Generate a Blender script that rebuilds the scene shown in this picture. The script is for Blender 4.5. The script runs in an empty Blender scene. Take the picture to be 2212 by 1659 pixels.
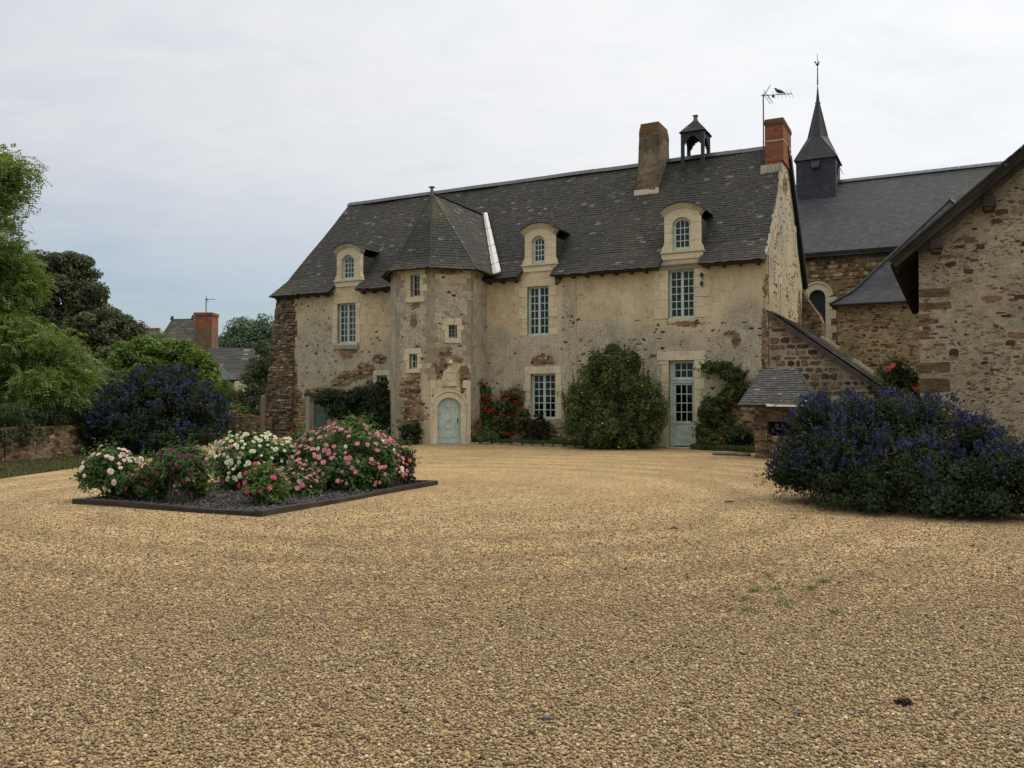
import bpy, bmesh, math, random
import numpy as np
from mathutils import Vector, Matrix, noise as mnoise
random.seed(7)
RNG = np.random.default_rng(11)
SC = bpy.context.scene
COL = SC.collection
R = math.radians

# ---------------------------------------------------------------- camera
FPX, HOR = 1814.0, 865.0                     # focal length and horizon in a 2212 px wide measuring frame
PITCH = math.atan((HOR - 829.5) / FPX)
CAMZ = 1.6
cam = bpy.data.cameras.new("camera")
cam.sensor_width = 36.0
cam.lens = 36.0 * FPX / 2212.0
cam.clip_start, cam.clip_end = 0.1, 3000.0
cam_o = bpy.data.objects.new("camera", cam)
cam_o.location = (0, 0, CAMZ)
cam_o.rotation_euler = (R(90) + PITCH, 0, 0)
COL.objects.link(cam_o)
SC.camera = cam_o

# ---------------------------------------------------------------- sky, sun, exposure
SUN_EL, SUN_AZ = R(48), R(72)                # azimuth clockwise from +Y (to the right and a little behind the house)
world = bpy.data.worlds.new("World")
SC.world = world
world.use_nodes = True
wt = world.node_tree
wt.nodes.clear()


def nd(nt, t, ins=None, **props):
    n = nt.nodes.new(t)
    for k, v in props.items():
        setattr(n, k, v)
    for k, v in (ins or {}).items():
        if v is None:
            continue
        if isinstance(v, bpy.types.NodeSocket):
            nt.links.new(v, n.inputs[k])
        else:
            if isinstance(v, (tuple, list)) and len(v) == 3 and n.inputs[k].type == 'RGBA':
                v = (*v, 1.0)
            n.inputs[k].default_value = v
    return n


def ma(nt, op, a, b=None, c=None, clamp=False):
    ins = {0: a}
    if b is not None: ins[1] = b
    if c is not None: ins[2] = c
    return nd(nt, 'ShaderNodeMath', ins, operation=op, use_clamp=clamp).outputs[0]


def mixc(nt, f, a, b, mode='MIX'):
    return nd(nt, 'ShaderNodeMix', {0: f, 6: a, 7: b}, data_type='RGBA', blend_type=mode).outputs[2]


def ramp(nt, f, stops, interp='LINEAR'):
    n = nd(nt, 'ShaderNodeValToRGB', {0: f})
    cr = n.color_ramp
    cr.interpolation = interp
    while len(cr.elements) < len(stops):
        cr.elements.new(0.5)
    for e, (p, c) in zip(cr.elements, stops):
        e.position = p
        e.color = (c, c, c, 1) if not isinstance(c, (tuple, list)) else (*c[:3], 1)
    return n.outputs[0]


def noi(nt, v, scale, detail=3.0, rough=0.55, dist=0.0):
    return nd(nt, 'ShaderNodeTexNoise', {'Vector': v, 'Scale': scale, 'Detail': detail, 'Roughness': rough, 'Distortion': dist}).outputs[0]


def vmul(nt, v, k):
    return nd(nt, 'ShaderNodeVectorMath', {0: v, 1: k}, operation='MULTIPLY').outputs[0]


def vadd(nt, a, b):
    return nd(nt, 'ShaderNodeVectorMath', {0: a, 1: b}, operation='ADD').outputs[0]


def smooth(nt, x, a, b, lo=0.0, hi=1.0):
    return nd(nt, 'ShaderNodeMapRange', {0: x, 1: a, 2: b, 3: lo, 4: hi}, interpolation_type='SMOOTHSTEP').outputs[0]


sky = nd(wt, 'ShaderNodeTexSky', sky_type='NISHITA', sun_disc=False, sun_elevation=SUN_EL, sun_rotation=SUN_AZ,
         altitude=50.0, air_density=1.0, dust_density=1.6, ozone_density=1.0)
wco = nd(wt, 'ShaderNodeTexCoord').outputs['Generated']
sep = nd(wt, 'ShaderNodeSeparateXYZ', {0: wco})
zc = ma(wt, 'MAXIMUM', sep.outputs[2], 0.0)
# project the view direction on a flat cloud layer
den = ma(wt, 'ADD', zc, 0.16)
cx = ma(wt, 'DIVIDE', sep.outputs[0], den)
cy = ma(wt, 'DIVIDE', sep.outputs[1], den)
cv = nd(wt, 'ShaderNodeCombineXYZ', {0: cx, 1: cy, 2: 0.0}).outputs[0]
c1 = noi(wt, vmul(wt, cv, (0.55, 0.75, 1.0)), 0.9, 6.0, 0.55, 0.8)
c2 = noi(wt, vmul(wt, cv, (0.9, 1.3, 1.0)), 4.0, 6.0, 0.6, 0.4)
csum = ma(wt, 'ADD', ma(wt, 'MULTIPLY', c1, 0.6), ma(wt, 'MULTIPLY', c2, 0.4))
sdir = (math.sin(SUN_AZ) * math.cos(SUN_EL), math.cos(SUN_AZ) * math.cos(SUN_EL), math.sin(SUN_EL))
dt = nd(wt, 'ShaderNodeVectorMath', {0: wco, 1: sdir}, operation='DOT_PRODUCT').outputs['Value']
glow = smooth(wt, dt, -0.3, 1.0, 0.0, 1.0)
cl_col = ramp(wt, csum, [(0.30, (5.2, 5.6, 6.3)), (0.43, (5.65, 5.95, 6.5)), (0.55, (6.15, 6.32, 6.7)), (0.66, (5.75, 5.98, 6.42)), (0.80, (5.4, 5.7, 6.25))])
cl_col = mixc(wt, glow, cl_col, vmul(wt, cl_col, (1.58, 1.55, 1.48)))
# an overcast sky is brightest overhead
cl_col = mixc(wt, smooth(wt, sep.outputs[2], 0.42, 0.95), cl_col, vmul(wt, cl_col, (1.95, 1.85, 1.66)))
# thinner cloud low on the side away from the sun: the pale blue shows through
open_ = ma(wt, 'MULTIPLY', smooth(wt, sep.outputs[2], 0.02, 0.30, 1.0, 0.0), smooth(wt, dt, 0.20, 0.62, 1.0, 0.12))
cover = ma(wt, 'SUBTRACT', smooth(wt, csum, 0.30, 0.50, 0.96, 1.0), ma(wt, 'MULTIPLY', open_, 0.72))
lp = mixc(wt, cover, vmul(wt, sky.outputs[0], (0.90, 1.05, 1.10)), cl_col)
bg = nd(wt, 'ShaderNodeBackground', {0: lp, 1: 0.105})
nd(wt, 'ShaderNodeOutputWorld', {0: bg.outputs[0]})

sun = bpy.data.lights.new("sun", 'SUN')
sun.energy = 1.4
sun.angle = R(22)
sun.color = (1.0, 0.90, 0.72)
sun_o = bpy.data.objects.new("sun", sun)
sun_o.rotation_euler = Vector(sdir).to_track_quat('Z', 'Y').to_euler()
sun_o.location = (20, 10, 30)
COL.objects.link(sun_o)
vs = SC.view_settings
vs.view_transform = 'Standard'
vs.look = 'None'
vs.gamma = 1.0
vs.use_curve_mapping = False
vs.exposure = 0.0
SC.render.engine = 'CYCLES'
SC.cycles.use_denoising = True
SC.cycles.max_bounces = 6
SC.cycles.diffuse_bounces = 3
SC.cycles.transparent_max_bounces = 12
SC.cycles.sample_clamp_indirect = 4.0

# ---------------------------------------------------------------- measuring: rays of the photograph to real places
TH = R(-27.7)
ER = np.array([math.cos(TH), math.sin(TH), 0.0])          # along the house front, to the right
EN = np.array([-math.sin(TH), math.cos(TH), 0.0])         # into the house
F0 = np.array([8.29, 27.15, 0.0])                         # right front corner of the house
CAM = np.array([0, 0, CAMZ])


def ray(x, y):
    a = (x - 1106) / FPX
    b = (829.5 - y) / FPX
    return np.array([a, math.cos(PITCH) - math.sin(PITCH) * b, math.sin(PITCH) + math.cos(PITCH) * b])


def gp(x, y, z=0.0):
    r = ray(x, y)
    return CAM + r * (z - CAMZ) / r[2]


def at(x, y, Y):
    r = ray(x, y)
    return CAM + r * Y / r[1]


def H(x, y, ly=0.0):
    r = ray(x, y)
    P = CAM + r * (((F0 - CAM) @ EN + ly) / (r @ EN))
    return float((P - F0) @ ER), float(P[2])


def W(lx, ly, z=0.0):
    return F0 + ER * lx + EN * ly + np.array([0, 0, z])


# ---------------------------------------------------------------- objects
ORIG = {}


def tag(o, label=None, cat=None, group=None, kind=None):
    if label: o['label'] = label
    if cat: o['category'] = cat
    if group: o['group'] = group
    if kind: o['kind'] = kind
    return o


def root(name, loc, label, cat, group=None, rz=0.0):
    o = bpy.data.objects.new(name, None)
    o.empty_display_size = 0.3
    o.location = tuple(loc)
    o.rotation_euler = (0, 0, rz)
    COL.objects.link(o)
    ORIG[o.name] = np.zeros(3)
    return tag(o, label, cat, group)


def hroot(name, lx, ly, label, cat, group=None, z=0.0):
    """a thing that stands square to the house; its parts are written in house coordinates"""
    o = root(name, W(lx, ly, z), label, cat, group, TH)
    ORIG[o.name] = np.array([lx, ly, z])
    return o


def top_of(o):
    while o.parent: o = o.parent
    return o


def mesh_obj(name, V, F, mats, parent=None, shade=None, mi=None, smooth_=False, uv=True, attrs=None):
    V = np.asarray(V, dtype=np.float64)
    if parent is not None:
        V = V - ORIG.get(top_of(parent).name, 0)
    me = bpy.data.meshes.new(name)
    if isinstance(F, np.ndarray):
        nf, k = F.shape
        me.vertices.add(len(V)); me.vertices.foreach_set('co', V.astype(np.float32).ravel())
        me.loops.add(nf * k); me.loops.foreach_set('vertex_index', F.astype(np.int32).ravel())
        me.polygons.add(nf)
        me.polygons.foreach_set('loop_start', np.arange(0, nf * k, k, dtype=np.int32))
        me.update(calc_edges=True)
    else:
        me.from_pydata([tuple(v) for v in V], [], F)
        me.update()
    n = len(me.polygons)
    if not isinstance(mats, (list, tuple)): mats = [mats]
    for m in mats: me.materials.append(m)
    if mi is not None: me.polygons.foreach_set('material_index', np.asarray(mi, dtype=np.int32))
    me.polygons.foreach_set('use_smooth', np.full(n, smooth_, dtype=bool))
    if shade is not None:
        a = me.attributes.new('shade', 'FLOAT', 'FACE')
        a.data.foreach_set('value', np.asarray(shade, dtype=np.float32))
    for k, v in (attrs or {}).items():
        a = me.attributes.new(k, 'FLOAT', 'POINT')
        a.data.foreach_set('value', np.asarray(v, dtype=np.float32))
    if uv:
        ul = me.uv_layers.new(name='uv')
        nl = len(me.loops)
        co = np.empty(len(me.vertices) * 3, np.float32); me.vertices.foreach_get('co', co); co = co.reshape(-1, 3)
        li = np.empty(nl, np.int32); me.loops.foreach_get('vertex_index', li)
        nr = np.empty(n * 3, np.float32); me.polygons.foreach_get('normal', nr); nr = nr.reshape(-1, 3)
        lt = np.empty(n, np.int32); me.polygons.foreach_get('loop_total', lt)
        N = np.repeat(nr, lt, axis=0)
        U = np.stack([-N[:, 1], N[:, 0], np.zeros(nl)], 1)
        ln = np.linalg.norm(U, axis=1)
        U[ln < 0.05] = (1, 0, 0); ln[ln < 0.05] = 1
        U /= ln[:, None]
        Vv = np.cross(N, U)
        P = co[li]
        ul.data.foreach_set('uv', np.stack([(P * U).sum(1), (P * Vv).sum(1)], 1).astype(np.float32).ravel())
    o = bpy.data.objects.new(name, me)
    COL.objects.link(o)
    if parent is not None: o.parent = parent
    return o


class MB:
    """collects shapes and links them as one mesh object"""

    def __init__(s):
        s.v, s.f, s.sh, s.mi = [], [], [], []

    def add(s, V, F, sh=0.5, mi=0):
        b = len(s.v)
        s.v.extend([tuple(map(float, v)) for v in V])
        for i, f in enumerate(F):
            s.f.append([b + k for k in f])
            s.sh.append(sh[i] if isinstance(sh, (list, np.ndarray)) else sh)
            s.mi.append(mi)

    def hexa(s, P, sh=0.5, mi=0):
        """8 corners: bottom ring then top ring"""
        s.add(P, [(3, 2, 1, 0), (4, 5, 6, 7), (0, 1, 5, 4), (1, 2, 6, 5), (2, 3, 7, 6), (3, 0, 4, 7)], sh, mi)

    def box(s, x0, x1, y0, y1, z0, z1, sh=0.5, mi=0, j=0.0):
        P = [(x0, y0, z0), (x1, y0, z0), (x1, y1, z0), (x0, y1, z0), (x0, y0, z1), (x1, y0, z1), (x1, y1, z1), (x0, y1, z1)]
        if j: P = [tuple(c + random.uniform(-j, j) for c in p) for p in P]
        s.hexa(P, sh, mi)

    def obox(s, c, a, b, d, sh=0.5, mi=0):
        """box from centre and three half-axis vectors"""
        c, a, b, d = map(np.asarray, (c, a, b, d))
        s.hexa([c - a - b - d, c + a - b - d, c + a + b - d, c - a + b - d, c - a - b + d, c + a - b + d, c + a + b + d, c - a + b + d], sh, mi)

    def bar(s, p, q, w, h=None, up=(0, 0, 1), sh=0.5, mi=0):
        p, q = np.asarray(p, float), np.asarray(q, float)
        d = q - p
        L = np.linalg.norm(d); d = d / max(L, 1e-9)
        u = np.asarray(up, float)
        if abs(d @ u) > 0.95: u = np.array([1.0, 0, 0])
        a = np.cross(d, u); a /= np.linalg.norm(a)
        b = np.cross(a, d)
        s.obox((p + q) / 2, d * L / 2, a * w / 2, b * (h or w) / 2, sh, mi)

    def tube(s, pts, rad, n=6, sh=0.5, mi=0):
        pts = [np.asarray(p, float) for p in pts]
        if not isinstance(rad, (list, tuple)): rad = [rad] * len(pts)
        V, F = [], []
        prev = None
        for i, p in enumerate(pts):
            d = pts[min(i + 1, len(pts) - 1)] - pts[max(i - 1, 0)]
            d = d / max(np.linalg.norm(d), 1e-9)
            ref = prev if prev is not None else (np.array([1.0, 0.2, 0]) if abs(d[2]) > 0.8 else np.array([0, 0, 1.0]))
            a = ref - d * (ref @ d); a /= max(np.linalg.norm(a), 1e-9)
            prev = a
            b = np.cross(d, a)
            for k in range(n):
                t = 2 * math.pi * k / n
                V.append(p + (a * math.cos(t) + b * math.sin(t)) * rad[i])
        for i in range(len(pts) - 1):
            for k in range(n):
                F.append((i * n + k, i * n + (k + 1) % n, (i + 1) * n + (k + 1) % n, (i + 1) * n + k))
        F.append(tuple(range(n - 1, -1, -1)))
        F.append(tuple(range((len(pts) - 1) * n, len(pts) * n)))
        s.add(V, F, sh, mi)

    def prism(s, poly, d, sh=0.5, mi=0):
        """polygon of 3-D points pushed by the vector d"""
        P = [np.asarray(p, float) for p in poly]
        n = len(P); d = np.asarray(d, float)
        s.add(P + [p + d for p in P], [tuple(range(n - 1, -1, -1)), tuple(range(n, 2 * n))] + [(i, (i + 1) % n, n + (i + 1) % n, n + i) for i in range(n)], sh, mi)

    def ringstrip(s, outer, inner, d, sh=0.5, mi=0, closed=False):
        """flat band between two point lists, pushed by d"""
        o = [np.asarray(p, float) for p in outer]; i_ = [np.asarray(p, float) for p in inner]
        d = np.asarray(d, float); n = len(o)
        V = o + i_ + [p + d for p in o] + [p + d for p in i_]
        F = []
        for k in range(n if closed else n - 1):
            q = (k + 1) % n
            F += [(k, q, n + q, n + k), (2 * n + k, 3 * n + k, 3 * n + q, 2 * n + q), (k, 2 * n + k, 2 * n + q, q), (n + k, n + q, 3 * n + q, 3 * n + k)]
        if not closed:
            F += [(0, n, 3 * n, 2 * n), (n - 1, 3 * n - 1, 4 * n - 1, 2 * n - 1)]
        s.add(V, F, sh, mi)

    def build(s, name, mats, parent=None, smooth_=False, bevel=0.0, seg=1, norm=True, **kw):
        o = mesh_obj(name, s.v, s.f, mats, parent, s.sh, s.mi, smooth_, **kw)
        if norm:
            bm = bmesh.new(); bm.from_mesh(o.data)
            bmesh.ops.recalc_face_normals(bm, faces=bm.faces[:])
            bm.to_mesh(o.data); bm.free()
        if bevel:
            m = o.modifiers.new('edge', 'BEVEL'); m.width = bevel; m.segments = seg; m.limit_method = 'ANGLE'; m.angle_limit = R(40)
        return o

# ---------------------------------------------------------------- materials
def new_mat(name):
    m = bpy.data.materials.new(name)
    m.use_nodes = True
    nt = m.node_tree
    nt.nodes.clear()
    out = nd(nt, 'ShaderNodeOutputMaterial')
    return m, nt, out


def fin(nt, out, col, rough=0.85, bump=None, bs=0.5, bd=0.02, spec=0.3, **kw):
    ins = {'Base Color': col, 'Roughness': rough, 'Specular IOR Level': spec}
    ins.update(kw)
    p = nd(nt, 'ShaderNodeBsdfPrincipled', ins)
    if bump is not None:
        b = nd(nt, 'ShaderNodeBump', {'Height': bump, 'Strength': bs, 'Distance': bd})
        nt.links.new(b.outputs[0], p.inputs['Normal'])
    nt.links.new(p.outputs[0], out.inputs[0])
    return p


def obj_co(nt):
    return nd(nt, 'ShaderNodeTexCoord').outputs['Object']


def attr(nt, n):
    return nd(nt, 'ShaderNodeAttribute', attribute_name=n).outputs['Fac']


STONES = [(0.0, (0.045, 0.030, 0.022)), (0.18, (0.10, 0.060, 0.035)), (0.38, (0.20, 0.125, 0.065)), (0.55, (0.15, 0.125, 0.095)),
          (0.72, (0.30, 0.21, 0.112)), (0.86, (0.25, 0.125, 0.055)), (1.0, (0.42, 0.34, 0.22))]


def stones(nt, co, scale, stretch=2.3, warp=0.12, palette=STONES, gap=(0.015, 0.06), thr=None):
    """colour, mask (1 on stone), height of a rubble pattern"""
    w = nd(nt, 'ShaderNodeTexNoise', {'Vector': co, 'Scale': 3.1, 'Detail': 2.0}).outputs['Color']
    w = vmul(nt, vadd(nt, w, (-0.5, -0.5, -0.5)), (warp, warp, warp * 0.6))
    v = vmul(nt, vadd(nt, co, w), (1.0, 1.0, stretch))
    a = nd(nt, 'ShaderNodeTexVoronoi', {'Vector': v, 'Scale': scale, 'Randomness': 0.95})
    e = nd(nt, 'ShaderNodeTexVoronoi', {'Vector': v, 'Scale': scale, 'Randomness': 0.95}, feature='DISTANCE_TO_EDGE')
    rnd = nd(nt, 'ShaderNodeSeparateColor', {0: a.outputs['Color']})
    fine = noi(nt, vmul(nt, co, (1, 1, 2.5)), 26.0, 5.0, 0.7)
    col = ramp(nt, rnd.outputs[0], palette)
    col = mixc(nt, 1.0, col, ramp(nt, fine, [(0.25, 0.45), (0.5, 1.0), (0.8, 1.5)]), 'MULTIPLY')
    ed = ma(nt, 'ADD', e.outputs['Distance'], ma(nt, 'MULTIPLY', ma(nt, 'SUBTRACT', noi(nt, co, 18.0, 3.0), 0.5), 0.05))
    mask = smooth(nt, ed, gap[0], gap[1])
    if thr is not None:
        t = ma(nt, 'GREATER_THAN', rnd.outputs[1], thr)
        mask = ma(nt, 'MULTIPLY', mask, t)
    h = ma(nt, 'ADD', ma(nt, 'MULTIPLY', mask, ma(nt, 'ADD', ma(nt, 'MULTIPLY', rnd.outputs[2], 0.7), 0.5)), ma(nt, 'MULTIPLY', fine, 0.35))
    return col, mask, h


def mat_rubble(name, scale, mortar, stretch=2.3, gap=(0.015, 0.06), thr=None, palette=STONES, warp=0.12, stain=0.5, small=None):
    m, nt, out = new_mat(name)
    co = obj_co(nt)
    col, mask, h = stones(nt, co, scale, stretch, warp, palette, gap, thr)
    n1 = noi(nt, co, 5.0, 5.0, 0.65)
    n2 = noi(nt, co, 0.7, 4.0, 0.6)
    mcol = mixc(nt, 1.0, mortar, ramp(nt, n1, [(0.25, 0.62), (0.5, 1.0), (0.75, 1.28)]), 'MULTIPLY')
    grit = noi(nt, co, 34.0, 4.0, 0.75)
    mcol = mixc(nt, 1.0, mcol, ramp(nt, grit, [(0.3, 0.55), (0.5, 0.98), (0.72, 1.4)]), 'MULTIPLY')
    if small:
        col2, mask2, h2 = stones(nt, vadd(nt, co, (3.3, 1.7, 0.4)), scale * small[0], stretch * 1.25, warp * 0.6, palette, gap, small[1])
        mask2 = ma(nt, 'MULTIPLY', mask2, smooth(nt, noi(nt, co, 1.3, 3.0), 0.36, 0.52))
        mcol = mixc(nt, mask2, mcol, col2)
        h = ma(nt, 'MAXIMUM', h, ma(nt, 'MULTIPLY', h2, mask2))
    c = mixc(nt, mask, mcol, col)
    c = mixc(nt, 1.0, c, ramp(nt, n2, [(0.3, (1 - stain, 1 - stain, 1 - stain)), (0.6, (1.1, 1.08, 1.05))]), 'MULTIPLY')
    fin(nt, out, c, 0.92, ma(nt, 'ADD', h, ma(nt, 'MULTIPLY', n1, 0.5)), 0.8, 0.035, 0.15)
    return m


def mat_facade():
    m, nt, out = new_mat('lime plaster on rubble')
    co = obj_co(nt)
    rub, grey, spot = attr(nt, 'rub'), attr(nt, 'grey'), attr(nt, 'spot')
    n_big = noi(nt, co, 0.9, 5.0, 0.62)
    n_mid = noi(nt, co, 3.5, 5.0, 0.65)
    n_fin = noi(nt, co, 14.0, 5.0, 0.7)
    n_grit = noi(nt, co, 55.0, 3.0, 0.7)
    base = ramp(nt, n_big, [(0.28, (0.43, 0.335, 0.200)), (0.5, (0.55, 0.445, 0.280)), (0.72, (0.63, 0.53, 0.355))])
    # weathered grey: algae and washed-out lime
    gm = smooth(nt, ma(nt, 'ADD', grey, ma(nt, 'MULTIPLY', ma(nt, 'SUBTRACT', n_mid, 0.5), 1.3)), 0.22, 0.78)
    gcol = ramp(nt, n_fin, [(0.28, (0.20, 0.182, 0.142)), (0.44, (0.31, 0.283, 0.223)), (0.6, (0.42, 0.385, 0.302)), (0.78, (0.55, 0.505, 0.40))])
    gcol = mixc(nt, 1.0, gcol, ramp(nt, noi(nt, co, 1.7, 4.0, 0.6, 0.6), [(0.3, 0.66), (0.5, 1.0), (0.7, 1.22)]), 'MULTIPLY')
    c = mixc(nt, ma(nt, 'MULTIPLY', gm, 0.88), base, gcol)
    strk = noi(nt, vmul(nt, co, (2.2, 2.2, 0.25)), 3.0, 4.0, 0.6)
    c = mixc(nt, 1.0, c, ramp(nt, strk, [(0.3, 0.90), (0.52, 1.0), (0.75, 1.05)]), 'MULTIPLY')
    c = mixc(nt, 1.0, c, ramp(nt, n_mid, [(0.28, 0.74), (0.48, 1.0), (0.72, 1.16)]), 'MULTIPLY')
    c = mixc(nt, 1.0, c, ramp(nt, n_fin, [(0.25, 0.84), (0.5, 1.0), (0.75, 1.12)]), 'MULTIPLY')
    c = mixc(nt, 1.0, c, ramp(nt, n_grit, [(0.25, 0.90), (0.75, 1.08)]), 'MULTIPLY')
    # small stones showing through the worn coat
    scol, smask, sh = stones(nt, co, 6.5, 2.4, 0.10, palette=[(0.0, (0.03, 0.022, 0.018)), (0.5, (0.10, 0.07, 0.045)), (0.75, (0.24, 0.15, 0.085)), (1.0, (0.40, 0.36, 0.30))], gap=(0.06, 0.11))
    wob = nd(nt, 'ShaderNodeTexNoise', {'Vector': co, 'Scale': 11.0, 'Detail': 4.0}).outputs['Color']
    sv = nd(nt, 'ShaderNodeTexVoronoi', {'Vector': vmul(nt, vadd(nt, co, vmul(nt, wob, (0.16, 0.16, 0.10))), (1, 1, 1.9)), 'Scale': 4.6})
    sr = nd(nt, 'ShaderNodeSeparateColor', {0: sv.outputs['Color']})
    pick = ma(nt, 'GREATER_THAN', ma(nt, 'MULTIPLY', spot, smooth(nt, noi(nt, co, 1.9, 4.0, 0.6), 0.36, 0.62, 0.10, 2.4)), sr.outputs[1])
    dsz = ma(nt, 'LESS_THAN', ma(nt, 'ADD', sv.outputs['Distance'], ma(nt, 'MULTIPLY', n_fin, 0.40)), ma(nt, 'ADD', 0.26, ma(nt, 'MULTIPLY', ma(nt, 'POWER', sr.outputs[2], 2.5), 0.42)))
    pm = ma(nt, 'MULTIPLY', pick, dsz)
    c = mixc(nt, pm, c, scol)
    # large patches where the coat has fallen off
    rcol, rmask, rh = stones(nt, co, 4.2, 2.7, 0.14, gap=(0.02, 0.07))
    mort = mixc(nt, n_fin, (0.16, 0.115, 0.075), (0.36, 0.27, 0.17))
    rc = mixc(nt, rmask, mort, rcol)
    rm = smooth(nt, ma(nt, 'ADD', rub, ma(nt, 'ADD', ma(nt, 'MULTIPLY', ma(nt, 'SUBTRACT', n_mid, 0.5), 1.25), ma(nt, 'MULTIPLY', ma(nt, 'SUBTRACT', n_fin, 0.5), 0.7))), 0.47, 0.53)
    c = mixc(nt, rm, c, rc)
    ph = ma(nt, 'ADD', ma(nt, 'MULTIPLY', n_fin, 0.35), ma(nt, 'ADD', ma(nt, 'MULTIPLY', n_grit, 0.12), 1.3))
    ph = ma(nt, 'SUBTRACT', ph, ma(nt, 'MULTIPLY', pm, 0.7))
    hh = nd(nt, 'ShaderNodeMix', {0: rm, 2: ph, 3: rh}, data_type='FLOAT').outputs[0]
    fin(nt, out, c, 0.93, hh, 0.75, 0.03, 0.12)
    return m


def mat_slate(name, lo, hi, lichen=0.35, tint=(0.085, 0.075, 0.045)):
    """slates modelled one by one: every slate has its own shade value"""
    m, nt, out = new_mat(name)
    co = obj_co(nt)
    s = attr(nt, 'shade')
    c = ramp(nt, s, [(0.0, lo), (0.55, tuple((a + b) / 2 for a, b in zip(lo, hi))), (0.86, hi), (0.93, tuple(min(1, v * 1.7) for v in hi)), (1.0, tuple(min(1, v * 3.0) for v in hi))])
    n1 = noi(nt, co, 0.55, 5.0, 0.65)
    n2 = noi(nt, co, 9.0, 5.0, 0.7)
    n3 = noi(nt, co, 30.0, 3.0, 0.6)
    c = mixc(nt, ma(nt, 'MULTIPLY', smooth(nt, n1, 0.48, 0.70), lichen), c, tint)
    c = mixc(nt, 1.0, c, ramp(nt, n2, [(0.25, 0.6), (0.5, 1.0), (0.8, 1.4)]), 'MULTIPLY')
    sp = nd(nt, 'ShaderNodeTexVoronoi', {'Vector': co, 'Scale': 7.0})
    spr = nd(nt, 'ShaderNodeSeparateColor', {0: sp.outputs['Color']})
    dots = ma(nt, 'MULTIPLY', ma(nt, 'LESS_THAN', ma(nt, 'ADD', sp.outputs['Distance'], ma(nt, 'MULTIPLY', n3, 0.2)), 0.27), ma(nt, 'GREATER_THAN', spr.outputs[0], 1.0 - 0.10 - lichen * 0.2))
    c = mixc(nt, ma(nt, 'MULTIPLY', dots, 0.65), c, (0.27, 0.26, 0.225))
    fin(nt, out, c, 0.72, ma(nt, 'ADD', n2, ma(nt, 'MULTIPLY', n3, 0.4)), 0.35, 0.01, 0.35)
    return m


def mat_slate_flat(name, lo, hi, w=0.26, h=0.15):
    """far roofs: slate courses as a pattern in metres on the surface"""
    m, nt, out = new_mat(name)
    uv = nd(nt, 'ShaderNodeTexCoord').outputs['UV']
    co = obj_co(nt)
    sx = nd(nt, 'ShaderNodeSeparateXYZ', {0: uv})
    row = ma(nt, 'FLOOR', ma(nt, 'DIVIDE', sx.outputs[1], h))
    fr = ma(nt, 'FRACT', ma(nt, 'DIVIDE', sx.outputs[1], h))
    ux = ma(nt, 'ADD', ma(nt, 'DIVIDE', sx.outputs[0], w), ma(nt, 'MULTIPLY', ma(nt, 'MODULO', ma(nt, 'ABSOLUTE', row), 2.0), 0.5))
    colm = ma(nt, 'FLOOR', ux)
    fx = ma(nt, 'FRACT', ux)
    wn = nd(nt, 'ShaderNodeTexWhiteNoise', {0: nd(nt, 'ShaderNodeCombineXYZ', {0: colm, 1: row}).outputs[0]}).outputs['Value']
    c = ramp(nt, wn, [(0.0, lo), (0.8, hi), (1.0, tuple(v * 1.5 for v in hi))])
    n1 = noi(nt, co, 0.7, 5.0, 0.65)
    c = mixc(nt, 1.0, c, ramp(nt, n1, [(0.3, 0.75), (0.6, 1.1), (0.8, 1.25)]), 'MULTIPLY')
    line = ma(nt, 'MAXIMUM', ma(nt, 'LESS_THAN', fr, 0.13), ma(nt, 'MULTIPLY', ma(nt, 'LESS_THAN', fx, 0.05), 0.7))
    c = mixc(nt, ma(nt, 'MULTIPLY', line, 0.55), c, tuple(v * 0.3 for v in lo))
    hgt = ma(nt, 'SUBTRACT', ma(nt, 'SUBTRACT', 1.0, fr), ma(nt, 'MULTIPLY', line, 0.6))
    fin(nt, out, c, 0.68, ma(nt, 'ADD', hgt, ma(nt, 'MULTIPLY', wn, 0.4)), 0.5, 0.015, 0.4)
    return m


def mat_limestone(name='cream limestone', a=(0.52, 0.44, 0.285), b=(0.70, 0.62, 0.44), dirt=0.5):
    m, nt, out = new_mat(name)
    co = obj_co(nt)
    s = attr(nt, 'shade')
    n1 = noi(nt, co, 2.4, 5.0, 0.65)
    n2 = noi(nt, co, 22.0, 5.0, 0.7)
    c = mixc(nt, ma(nt, 'MULTIPLY', ma(nt, 'ADD', s, n1), 0.5), a, b)
    c = mixc(nt, ma(nt, 'MULTIPLY', smooth(nt, ma(nt, 'ADD', n1, ma(nt, 'MULTIPLY', ma(nt, 'SUBTRACT', n2, 0.5), 0.4)), 0.50, 0.72), dirt), c, (0.17, 0.16, 0.135))
    c = mixc(nt, 1.0, c, ramp(nt, n2, [(0.25, 0.8), (0.75, 1.14)]), 'MULTIPLY')
    fin(nt, out, c, 0.9, n2, 0.4, 0.012, 0.2)
    return m


def mat_plain(name, col, rough=0.7, var=0.25, scale=8.0, bump=0.2, spec=0.3, metallic=0.0, shade_amt=0.0):
    m, nt, out = new_mat(name)
    co = obj_co(nt)
    n1 = noi(nt, co, scale, 5.0, 0.65)
    c = mixc(nt, 1.0, col, ramp(nt, n1, [(0.25, 1 - var), (0.75, 1 + var)]), 'MULTIPLY')
    if shade_amt:
        c = mixc(nt, 1.0, c, ramp(nt, attr(nt, 'shade'), [(0.0, 1 - shade_amt), (1.0, 1 + shade_amt)]), 'MULTIPLY')
    fin(nt, out, c, rough, n1, bump, 0.01, spec, Metallic=metallic)
    return m


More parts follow.
